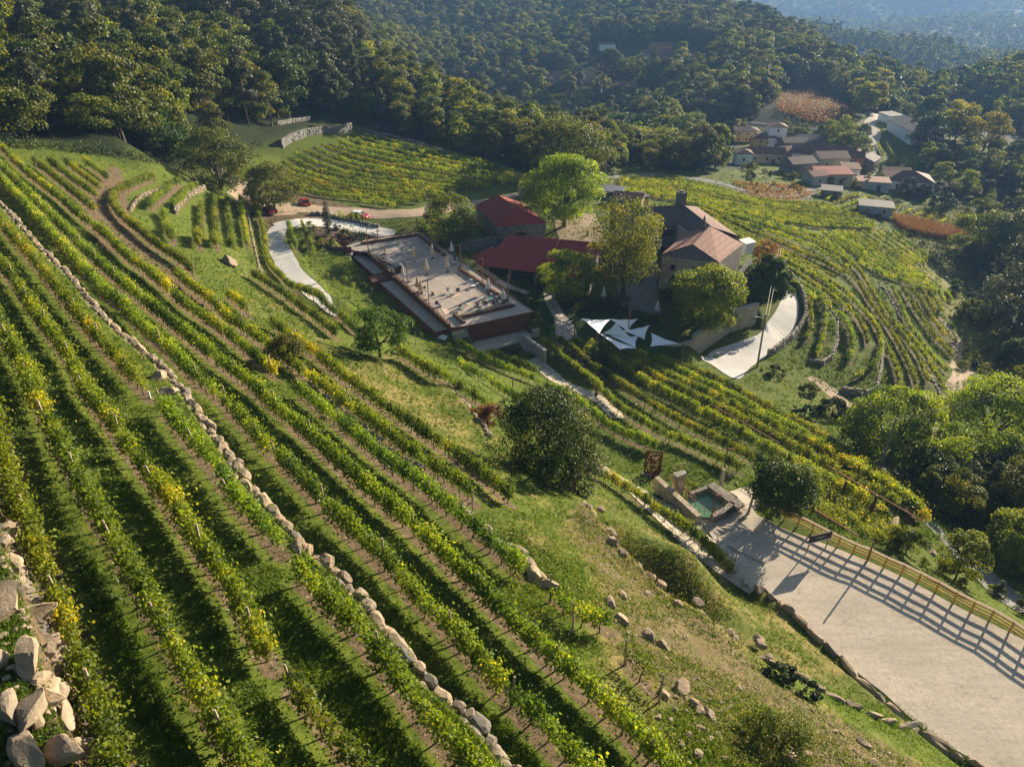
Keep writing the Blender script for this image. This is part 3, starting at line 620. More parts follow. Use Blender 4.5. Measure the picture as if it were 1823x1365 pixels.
# ------------------------------------------------------------------ the ground, one sheet
def ground():
    x, y = GX.ravel(), GY.ravel(); soil = np.zeros(x.size); dry = np.zeros(x.size); wood = np.zeros(x.size); r = np.hypot(x, y)
    near = r < 300; xi, yi = x[near], y[near]; so = np.zeros(xi.size)
    for lab, P, vg, kd, grp in ROWS:
        P2 = resample(P, step=4.0) if len(P) > 3 else P
        m = (xi > P2[:, 0].min()-2) & (xi < P2[:, 0].max()+2) & (yi > P2[:, 1].min()-2) & (yi < P2[:, 1].max()+2)
        if not m.any(): continue
        d, sg, prm, _, L = seg_dist(xi[m], yi[m], P2); wd = {'near': .48, 'mid': .5, 'far': .9, 'village': .9}[kd]
        s_ = np.clip((wd+.25-d)/.5, 0, 1)*(.78 if kd == 'near' else .6); so[m] = np.maximum(so[m], s_)
    soil[near] = so
    def blob(s, ch, val, soft=4.0):
        P = PS(s); m = (x > P[:, 0].min()-soft) & (x < P[:, 0].max()+soft) & (y > P[:, 1].min()-soft) & (y < P[:, 1].max()+soft)
        d = seg_dist(x[m], y[m], np.vstack([P, P[:1]]))[0]; ins = in_poly(x[m], y[m], P); ch[m] = np.maximum(ch[m], np.where(ins, 1, np.clip(1-d/soft, 0, 1))*val)
    blob('420,450 520,520 600,600 700,640 800,700 860,760 900,830 1010,880 1060,960 1130,1060 1060,1090 960,1010 900,960 850,860 780,780 650,680 560,620 470,560', dry, .38, 5)
    blob('560,620 700,650 820,760 860,850 760,790 650,710', dry, .5, 4)
    blob('1040,900 1180,1060 1300,1150 1450,1260 1700,1400 1500,1420 1200,1250 1100,1150 1080,1100 1100,1060 1020,960', soil, .55, 3); blob('1040,900 1180,1060 1300,1150 1450,1260 1700,1400 1200,1400 1100,1150 1020,960', dry, .6, 4)
    blob('1300,1020 1480,1165 1700,1350 1640,1290 1440,1213 1300,1130 1180,1040 1100,960 1070,880 1150,920', soil, .42, 3); blob('1300,1020 1480,1165 1640,1290 1300,1130 1070,880', dry, .5, 3)
    blob('175,330 205,300 215,350 230,420 300,480 370,560 340,545 270,480 190,440 150,380', soil, .8, 2)
    blob('0,930 60,1060 120,1200 160,1400 -60,1400 -60,800', soil, .7, 1)
    blob('1520,400 1660,440 1700,520 1780,600 1700,620 1690,560 1660,500 1600,430', dry, .55, 6); blob('1100,300 1090,315 1080,335 1060,330', dry, .1, 3)
    blob('1290,345 1340,330 1420,330 1455,345 1400,362 1340,356', soil, .7, 3); blob('1480,350 1700,380 1720,420 1600,400', soil, .45, 5)
    blob('1640,380 1720,390 1823,440 1823,520 1720,500', dry, .5, 8); blob('1450,700 1500,690 1520,730 1500,740 1400,700', dry, .45, 3)
    blob('1180,620 1300,690 1440,760 1560,860 1640,930 1500,870 1300,790 1150,700', soil, .35, 4)
    blob('450,340 520,330 620,370 560,400 470,410', soil, .8, 3)
    blob('1340,160 1380,150 1520,180 1500,225 1420,215 1370,195', dry, 1, 8)
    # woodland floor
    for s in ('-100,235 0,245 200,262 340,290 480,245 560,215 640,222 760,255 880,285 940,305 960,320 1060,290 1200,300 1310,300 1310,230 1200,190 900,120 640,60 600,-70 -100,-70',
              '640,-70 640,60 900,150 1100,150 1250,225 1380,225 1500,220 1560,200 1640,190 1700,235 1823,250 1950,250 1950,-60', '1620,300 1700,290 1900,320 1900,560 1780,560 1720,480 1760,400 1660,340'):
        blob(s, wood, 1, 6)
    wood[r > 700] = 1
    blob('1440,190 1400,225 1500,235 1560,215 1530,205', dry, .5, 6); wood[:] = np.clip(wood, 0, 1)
    dry += (vnoise(x, y, 11, 9)*.12)
    n, m = GX.shape; idx = np.arange(n*m).reshape(n, m); F = np.stack([idx[:-1, :-1], idx[:-1, 1:], idx[1:, 1:], idx[1:, :-1]], -1).reshape(-1, 4)[:, ::-1]
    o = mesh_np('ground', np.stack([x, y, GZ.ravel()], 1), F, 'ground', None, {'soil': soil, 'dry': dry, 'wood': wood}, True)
    return struct(o)
ground()
# roads, drives and paths
ribbon('drive', road_w['drive'], [1.7, 1.9, 1.9, 1.8, 1.6, 1.4, .6], 'concrete_road', .08, wob=.05)
ribbon('pavement', PS('496,404 512,399 530,397 553,396 605,400 660,410 700,421'), [2.0, 2.4, 2.4, 2.2, 1.6], 'concrete_road', .09, wob=.05)
ribbon('dirt_road', PS('380,300 430,330 470,365 520,368 570,374 640,378 700,380 750,378 800,368 850,362 900,352 945,342 990,335'), [1.5, 2.5, 5.5, 5.0, 3.2, 3.0, 2.8, 2.5, 2.3, 2.2, 2.2], 'dirt', .07, wob=.12)
ribbon('track', PS('880,296 915,308 945,322 965,340'), [1.2], 'path_pale', .08, wob=.1)
loft('road', PS('1246,636 1266,627 1303,613 1346,598 1360,584 1381,554 1396,522 1394,506 1384,492'), PS('1265,648 1310,675 1335,655 1356,640 1376,626 1414,584 1421,556 1418,528 1396,494'), 'concrete_road', .08, 70, 10)
ribbon('village_road', PS('1050,316 1150,312 1230,318 1275,325 1320,338 1360,346 1400,350 1430,340 1465,334 1510,330 1545,322 1560,305'), [1.6, 1.6, 1.8, 2.4, 1.7, 1.6, 1.6, 1.6, 2.0, 2.2, 2.4, 2.0], 'asphalt', .1, wob=.04)
ribbon('village_road', PS('1545,290 1552,262 1558,235 1548,220 1560,208 1572,200 1578,192'), [2.2, 2.4, 2.6, 3.2, 2.2, 1.8, 1.5], 'path_pale', .12, wob=.04)
ribbon('hill_road', PS('1240,220 1320,218 1400,226 1475,232 1530,232'), [1.4], 'asphalt', .12)
ribbon('path', PS('945,640 972,660 1000,682 1030,695 1058,706 1078,722 1100,745'), [1.3, 1.3, 1.2, 1.1, 1.0, .9], 'path_pale', .08, wob=.12)
ribbon('path', PS('1066,828 1100,852 1140,880 1180,912 1215,938 1262,970 1310,1000 1360,1040'), [.8, 1.0, 1.2, 1.4, 1.8, 2.2, 2.2, 1.6], 'path_pale', .07, wob=.1)
ribbon('garden_path', PS('975,520 985,545 1003,575 1010,605'), [1.0, 1.2, 1.6, 2.0], 'paving', .08)
ribbon('garden_path', PS('885,500 910,512 940,522'), [.8], 'paving', .08)
ribbon('lane', PS('1500,812 1540,828 1590,836 1650,842 1700,850'), [2.0, 1.9, 1.6, 1.2, .9], 'asphalt', .08, wob=.1)
ribbon('lane', PS('1655,930 1690,965 1730,1005 1780,1050 1840,1100'), [1.2, 1.4, 1.8, 1.8, 1.6], 'asphalt', .08, wob=.1)
ribbon('track', PS('1668,560 1700,600 1712,650 1700,690 1668,725 1660,775'), [.5, 1.3, 1.8, 1.4, 1.0, 1.2], 'dirt', .06, wob=.3)
ribbon('track', PS('1440,672 1470,690 1500,715 1535,735'), [.8, 1.6, 1.6, .6], 'dirt', .06, wob=.3)
loft('gravel_lot', PS('1290,985 1330,1018 1404,1088 1433,1113 1479,1155 1533,1203 1572,1233 1629,1286 1671,1318 1746,1361 1830,1416 1900,1470'), PS('1345,915 1385,938 1440,958 1510,985 1580,1015 1640,1045 1700,1078 1760,1108 1823,1140 1880,1170 1930,1200 1980,1230'), 'gravel_lot', .07, 110, 30)
loft('forecourt', PS('1215,905 1250,950 1290,985 1325,1012'), PS('1300,885 1320,898 1345,915 1390,940'), 'gravel_lot', .09, 40, 14)
ribbon('ramp', PS('1268,930 1300,950 1340,975 1372,992'), [1.0, 1.5, 1.5, 1.1], 'path_pale', .22, wob=.02)
loft('courtyard', PS('1080,440 1090,480 1100,520 1110,550'), PS('1172,450 1172,480 1170,516 1180,560'), 'asphalt', .09, 20, 10)  # dark grey stands in for the tree shade over this yard
loft('courtyard', PS('985,385 990,410 1000,440'), PS('1060,380 1070,405 1080,430'), 'dirt', .09, 20, 10)
loft('lawn', PS('900,515 930,540 955,575 975,610'), PS('950,500 975,520 990,545 985,575'), 'lawn', .06, 20, 8)
loft('lawn', PS('1005,555 1015,585 1040,620 1090,640 1160,650'), PS('1060,530 1110,545 1160,565 1200,595 1215,635'), 'lawn', .06, 30, 16)
loft('planting_bed', PS('553,396 562,418 575,440'), PS('596,398 640,410 668,430'), 'mulch', .07, 16, 10)
# ------------------------------------------------------------------ vine rows
def trunk_mesh(i):
    r = random.Random(50+i); mb = MB(); P = [(0, 0, -.1)]; x = y = 0
    for k in range(4): x += r.uniform(-.05, .05); y += r.uniform(-.05, .05); P.append((x, y, .22*(k+1)))
    mb.tube(P, [.045, .04, .033, .03, .024], 5)
    for sgn in (-1, 1): mb.tube([P[-1], (P[-1][0]+sgn*.22, P[-1][1], .95), (P[-1][0]+sgn*.5, P[-1][1], 1.0)], [.02, .016, .01], 4)
    o = mb.build('vine_trunk', 'vine_wood'); me = o.data; bpy.data.objects.remove(o); return me
TRUNKS = [trunk_mesh(i) for i in range(5)]
def post_mesh():
    mb = MB(); mb.tube([(0, 0, -.2), (0, 0, 2.0)], [.055, .05], 6); o = mb.build('wooden_post', 'post_wood'); me = o.data; bpy.data.objects.remove(o); return me
POST = post_mesh()
def inst(name, me, parent, loc, rz=0, sc=1.0, tilt=(0, 0)):
    o = bpy.data.objects.new(name, me); link(o); o.parent = parent; o.location = tuple(float(q) for q in loc); o.rotation_euler = (tilt[0], tilt[1], rz); o.scale = (sc, sc, sc); return o
def tube_mesh(mat):
    mb = MB(); mb.tube([(0, 0, 0), (0, 0, .5)], .07, 6); o = mb.build('tree_guard', mat); me = o.data; bpy.data.objects.remove(o); return me
GUARD = [tube_mesh('white_tube'), tube_mesh('green_tube')]
def vine_row(i, lab, P, vg, kd, grp):
    P = smooth(P, 1.5) if len(P) < 50 else P
    P = resample(P[:, :2], step=.5); n = len(P)
    if n < 4: return
    T = np.gradient(P, axis=0); T /= np.linalg.norm(T, axis=1)[:, None]+1e-9; N = np.stack([-T[:, 1], T[:, 0]], 1)
    root = thing('vine_row', lab, 'vine row', (*P[0], H(*P[0])), 0, grp)
    L = (n-1)*.5; c0 = np.array([P[0][0], P[0][1], float(H(*P[0]))])
    dens, size, hgt, wid = {'near': (460, .145, 1.0, .25), 'mid': (380, .17, 1.15, .36), 'far': (130, .23, .95, .20), 'village': (30, .42, .8, .3)}[kd]
    vid_sp = 1.15; m = int(L*dens*min(vg, 1.15)); r = np.random.default_rng(1000+i)
    # plants: leaves gather round each stock, plants differ in vigour, height and colour
    ns = max(2, int(L/vid_sp)); vig = np.clip(r.normal(.95, .22, ns+1)*(.75+.35*vg), .25, 1.35); vig[r.random(ns+1) < .05] *= .25
    ph = r.random(ns+1); tone = np.clip(.42+.22*r.standard_normal(ns+1)+.25*vnoise(P[0][0]+np.arange(ns+1)*1.3, P[0][1]+0*np.arange(ns+1), 9, 33), 0, 1)
    vi = r.choice(ns+1, m, p=vig/vig.sum()); s = vi*vid_sp + r.normal(0, .36, m); k = (s >= 0) & (s < L); s, vi = s[k], vi[k]; m = len(s)
    f = s/.5; a = np.clip(f.astype(int), 0, n-2); fr = (f-a)[:, None]; B = P[a]*(1-fr)+P[a+1]*fr; Nn = N[a]
    lat = r.normal(0, wid*.62, m)*(.6+.6*vig[vi]); shoots = r.random(m) < .07; up = np.abs(r.normal(0, .5, m))
    z = (.62 if kd in ('near', 'mid') else .42) + (hgt)*r.beta(1.5, 1.7, m)*(.72+.38*vig[vi]) ; z[shoots] += .35*r.random(shoots.sum()); lat[shoots] *= 1.9
    hang = r.random(m) < .1; z[hang] -= .3*r.random(hang.sum())
    lat *= np.clip(1.25-.75*np.abs((z-1.15)/hgt), .35, 1.2)
    C = np.c_[B+Nn*lat[:, None], H(B[:, 0], B[:, 1])+z]-c0
    bias = np.c_[Nn*np.sign(lat)[:, None], np.full(m, .6)]
    V, F = leaf_quads(C, size, bias, .8, r); tint = np.clip(tone[vi]+.17*r.standard_normal(m)+np.where(r.random(m) < .05, .35, 0)-.05, 0, 1)
    mesh_np('foliage', V, F, 'vine_leaf' if kd in ('near', 'mid') else 'vine_leaf_far', root, {'tint': np.repeat(tint, 4)})
    if kd in ('near', 'mid'):
        far = math.hypot(*(P[n//2]))
        for q in range(ns+1):
            if vig[q] < .12: continue
            if (kd == 'mid' or far > 75) and q % 2: continue
            j = min(n-1, int(q*vid_sp/.5)); x, y = P[j]; ang = math.atan2(T[j][1], T[j][0])
            inst('vine_trunk', TRUNKS[(q+i) % 5], root, (x-c0[0], y-c0[1], float(H(x, y))-c0[2]), ang, r.uniform(.9, 1.15))
        for q in range(0, n, 11 if far < 75 else 18):
            x, y = P[q]; inst('wooden_post', POST, root, (x-c0[0]+r.normal(0, .03), y-c0[1], float(H(x, y))-c0[2]), 0, r.uniform(.9, 1.08), (r.normal(0, .05), r.normal(0, .05)))
        if kd == 'near' and far < 90 and L > 12:
            for _ in range(max(1, int(L/16))):
                j = r.integers(1, n-1); x, y = P[j]+N[j]*.15; inst('plant_guard', GUARD[int(r.random() < .35)], root, (x-c0[0], y-c0[1], float(H(x, y))-c0[2]))
for i_, row in enumerate(ROWS): vine_row(i_, *row)

# grass tufts and weeds over the near slope: one mass of ground cover
def grass():
    r = np.random.default_rng(5); n = 150000
    px = r.uniform(-60, 1740, n); py = 250 + 1180*r.random(n)**.62
    keep = (px < 1330+(py-960)*1.15) | (py < 960); px, py = px[keep], py[keep]
    keep = ~((py < 640) & (px > 560)) & ~((py < 720) & (px > 880)); px, py = px[keep], py[keep]
    p = PP(px, py); x, y = p[:, 0], p[:, 1]; dist = np.hypot(x, y)
    dmin = np.full(len(x), 99.)
    for lab, P, vg, kd, grp in ROWS:
        if kd != 'near': continue
        P2 = resample(P, step=3.0); m = (x > P2[:, 0].min()-1) & (x < P2[:, 0].max()+1) & (y > P2[:, 1].min()-1) & (y < P2[:, 1].max()+1)
        if m.any(): dmin[m] = np.minimum(dmin[m], seg_dist(x[m], y[m], P2)[0])
    lush = vnoise(x, y, 2.0, 71)+.6*vnoise(x, y, .7, 72)
    k = ((dmin > .85) | (r.random(len(x)) < .07)) & (lush > -.75+r.normal(0, .3, len(x)))
    for q in ('drive',): k &= seg_dist(x, y, road_w[q])[0] > 2.6
    k &= ~in_poly(px[:len(x)] if False else x, y, PS('1185,880 1360,1080 1500,1180 1750,1370 1900,1300 1400,900 1200,840'))
    p = p[k]; lush = lush[k]; n = len(p); s = .055+.05*r.random(n)+.04*np.clip(lush, 0, 1); s *= np.clip(np.hypot(p[:, 0], p[:, 1])/38, .9, 2.0)
    nb = 3; P3 = np.repeat(p, nb, 0)+np.c_[r.normal(0, .07, (n*nb, 2)), np.zeros(n*nb)]; s3 = np.repeat(s, nb); a = r.uniform(0, 6.28, n*nb); d = np.c_[np.cos(a), np.sin(a), np.zeros(n*nb)]
    lean = np.c_[r.normal(0, .55, (n*nb, 2)), np.ones(n*nb)]*s3[:, None]*1.5
    V = np.stack([P3-d*s3[:, None]*.35, P3+d*s3[:, None]*.35, P3+lean], 1).reshape(-1, 3); F = np.arange(len(V)).reshape(-1, 3)
    dry = np.clip(.35+.3*vnoise(p[:, 0], p[:, 1], 5, 8)+.15*r.standard_normal(n), 0, .95)
    o = mesh_np('grass', V, F, 'grass_blade', None, {'tint': np.repeat(np.repeat(dry, nb), 3)})
    tag(o, 'short green grass and weeds between the vine rows', 'grass', None, 'stuff')
grass()

def grass_mid():
    r = np.random.default_rng(6); n = 90000; px = r.uniform(440, 1823, n); py = 300+800*r.random(n)**.8; k = ((px > 900) | (py < 760)) & ~in_poly(px, py, pts('1190,880 1320,880 1823,1100 1823,1365 1700,1365 1290,1000')) & ~in_poly(px, py, pts('600,430 750,410 955,555 830,600 800,590 650,500')) & ~in_poly(px, py, pts('1240,640 1300,600 1390,510 1430,520 1430,580 1310,690')) & ~in_poly(px, py, pts('460,370 620,365 950,340 950,365 640,400 520,395 450,395'))
    for q in ('drive',):
        pass
    p = PP(px[k], py[k]); p = p[seg_dist(p[:, 0], p[:, 1], road_w['drive'])[0] > 2.3]; v = vnoise(p[:, 0], p[:, 1], 3.2, 73)+.5*vnoise(p[:, 0], p[:, 1], 1.1, 74); p = p[v > -.35]; n = len(p); dist = np.hypot(p[:, 0], p[:, 1]); s = (.10+.10*r.random(n))*np.clip(dist/90, .6, 2.2)
    nb = 3; P3 = np.repeat(p, nb, 0)+np.c_[r.normal(0, .16, (n*nb, 2)), np.zeros(n*nb)]; s3 = np.repeat(s, nb); a = r.uniform(0, 6.28, n*nb); d = np.c_[np.cos(a), np.sin(a), np.zeros(n*nb)]; lean = np.c_[r.normal(0, .5, (n*nb, 2)), np.ones(n*nb)]*s3[:, None]*1.2
    V = np.stack([P3-d*s3[:, None]*.45, P3+d*s3[:, None]*.45, P3+lean], 1).reshape(-1, 3); dry = np.clip(.45+.35*vnoise(p[:, 0], p[:, 1], 9, 8)+.18*r.standard_normal(n), 0, 1)
    tag(mesh_np('grass', V, np.arange(len(V)).reshape(-1, 3), 'grass_blade', None, {'tint': np.repeat(np.repeat(dry, nb), 3)}), 'rough grass around the farm and between the far vines', 'grass', None, 'stuff')
grass_mid()
# ------------------------------------------------------------------ trees
def crown_mesh(name, seed, w, h, z0, shape, nclump, leaves, lsize, mat, parent=None, keep=False, csize=.34, nb=1.7):
    """leaf clumps on limb ends through a crown of width w between z0 and z0+h"""
    r = np.random.default_rng(seed); C = []; tries = 0
    while len(C) < nclump and tries < nclump*60:
        tries += 1; u = r.random(); t = r.uniform(0, 2*math.pi)
        prof = {'round': math.sin(math.pi*min(1, .12+u*.86))**.55, 'cone': (1-u)**.8*.95+.08, 'tall': math.sin(math.pi*(.1+.82*u))**.6, 'dome': math.cos(u*math.pi/2)**.55, 'vase': (.55+.45*u)*math.sin(math.pi*(.35+.6*u))**.5, 'spire': (.5+.5*math.sin(math.pi*u))*(1-u**3)}[shape]
        rad = prof*r.uniform(.35, 1)**.45*(1+.16*math.sin(3*t+seed)+.10*math.sin(5*t+2*seed+u*4))
        p = np.array([math.cos(t)*rad*.5*w, math.sin(t)*rad*.5*w, z0+u*h]); cs = csize*r.uniform(.6, 1.25)
        if all(np.linalg.norm((p-q[0])/[1, 1, .8]) > .42*csize*min(w, h)*.5 for q in C[-40:]): C.append((p, cs))
    P = np.array([c[0] for c in C]); S_ = np.array([c[1] for c in C])*min(w, h*1.2)*.5
    k = r.choice(len(C), leaves, p=S_**2/(S_**2).sum()); d = r.normal(size=(leaves, 3)); d /= np.linalg.norm(d, axis=1)[:, None]; d[:, 2] = np.where(d[:, 2] < -.35, -d[:, 2]*.6, d[:, 2])
    rr = S_[k]*r.uniform(.5, 1, leaves)**.5; Q = P[k]+d*rr[:, None]*[1, 1, .72]
    ctr = np.array([0, 0, z0+h*.4]); out = Q-ctr; out /= np.linalg.norm(out, axis=1)[:, None]+1e-6
    V, F = leaf_quads(Q, lsize, (d*1.2+out*.8)/2, nb, r); tone = .4+.2*r.standard_normal(len(C)); tint = np.clip(tone[k]+.14*r.standard_normal(leaves), 0, 1)
    o = mesh_np(name, V, F, mat, parent, {'tint': np.repeat(tint, 4)})
    return o, P
def trunk_obj(parent, P, z0, h, w, seed, mat='bark'):
    r = np.random.default_rng(seed); mb = MB(); tr = max(.07, w*.028); top = z0+h*.55
    pts_ = [(0, 0, -.4), (r.normal(0, .05), r.normal(0, .05), z0*.5), (r.normal(0, .1)*w*.1, r.normal(0, .1)*w*.1, z0), (r.normal(0, .12)*w*.2, r.normal(0, .12)*w*.2, top)]
    mb.tube(pts_, [tr*1.35, tr, tr*.85, tr*.3], 7)
    sel = P[r.choice(len(P), min(9, len(P)), replace=False)]
    for p in sel:
        b = np.array(pts_[2])*(1-.3)+np.array(pts_[3])*.3*r.random(); m = (b+p)/2+[0, 0, .08*h]; mb.tube([b, m, p], [tr*.45, tr*.28, tr*.08], 5)
    return mb.build('trunk', mat, parent, True)
def tree(name, label, cat, loc, h, w, shape, mat, seed, leaves=6000, lsize=.22, nclump=40, z0=None, group=None, csize=.34):
    root = thing(name, label, cat, loc, 0, group); z0 = .16*h if z0 is None else z0
    o, P = crown_mesh('crown', seed, w, h-z0, z0, shape, nclump, leaves, lsize, mat, root, csize=csize); trunk_obj(root, P, z0, h-z0, w, seed); return root
def at(px, py): return PP(px, py)[0]
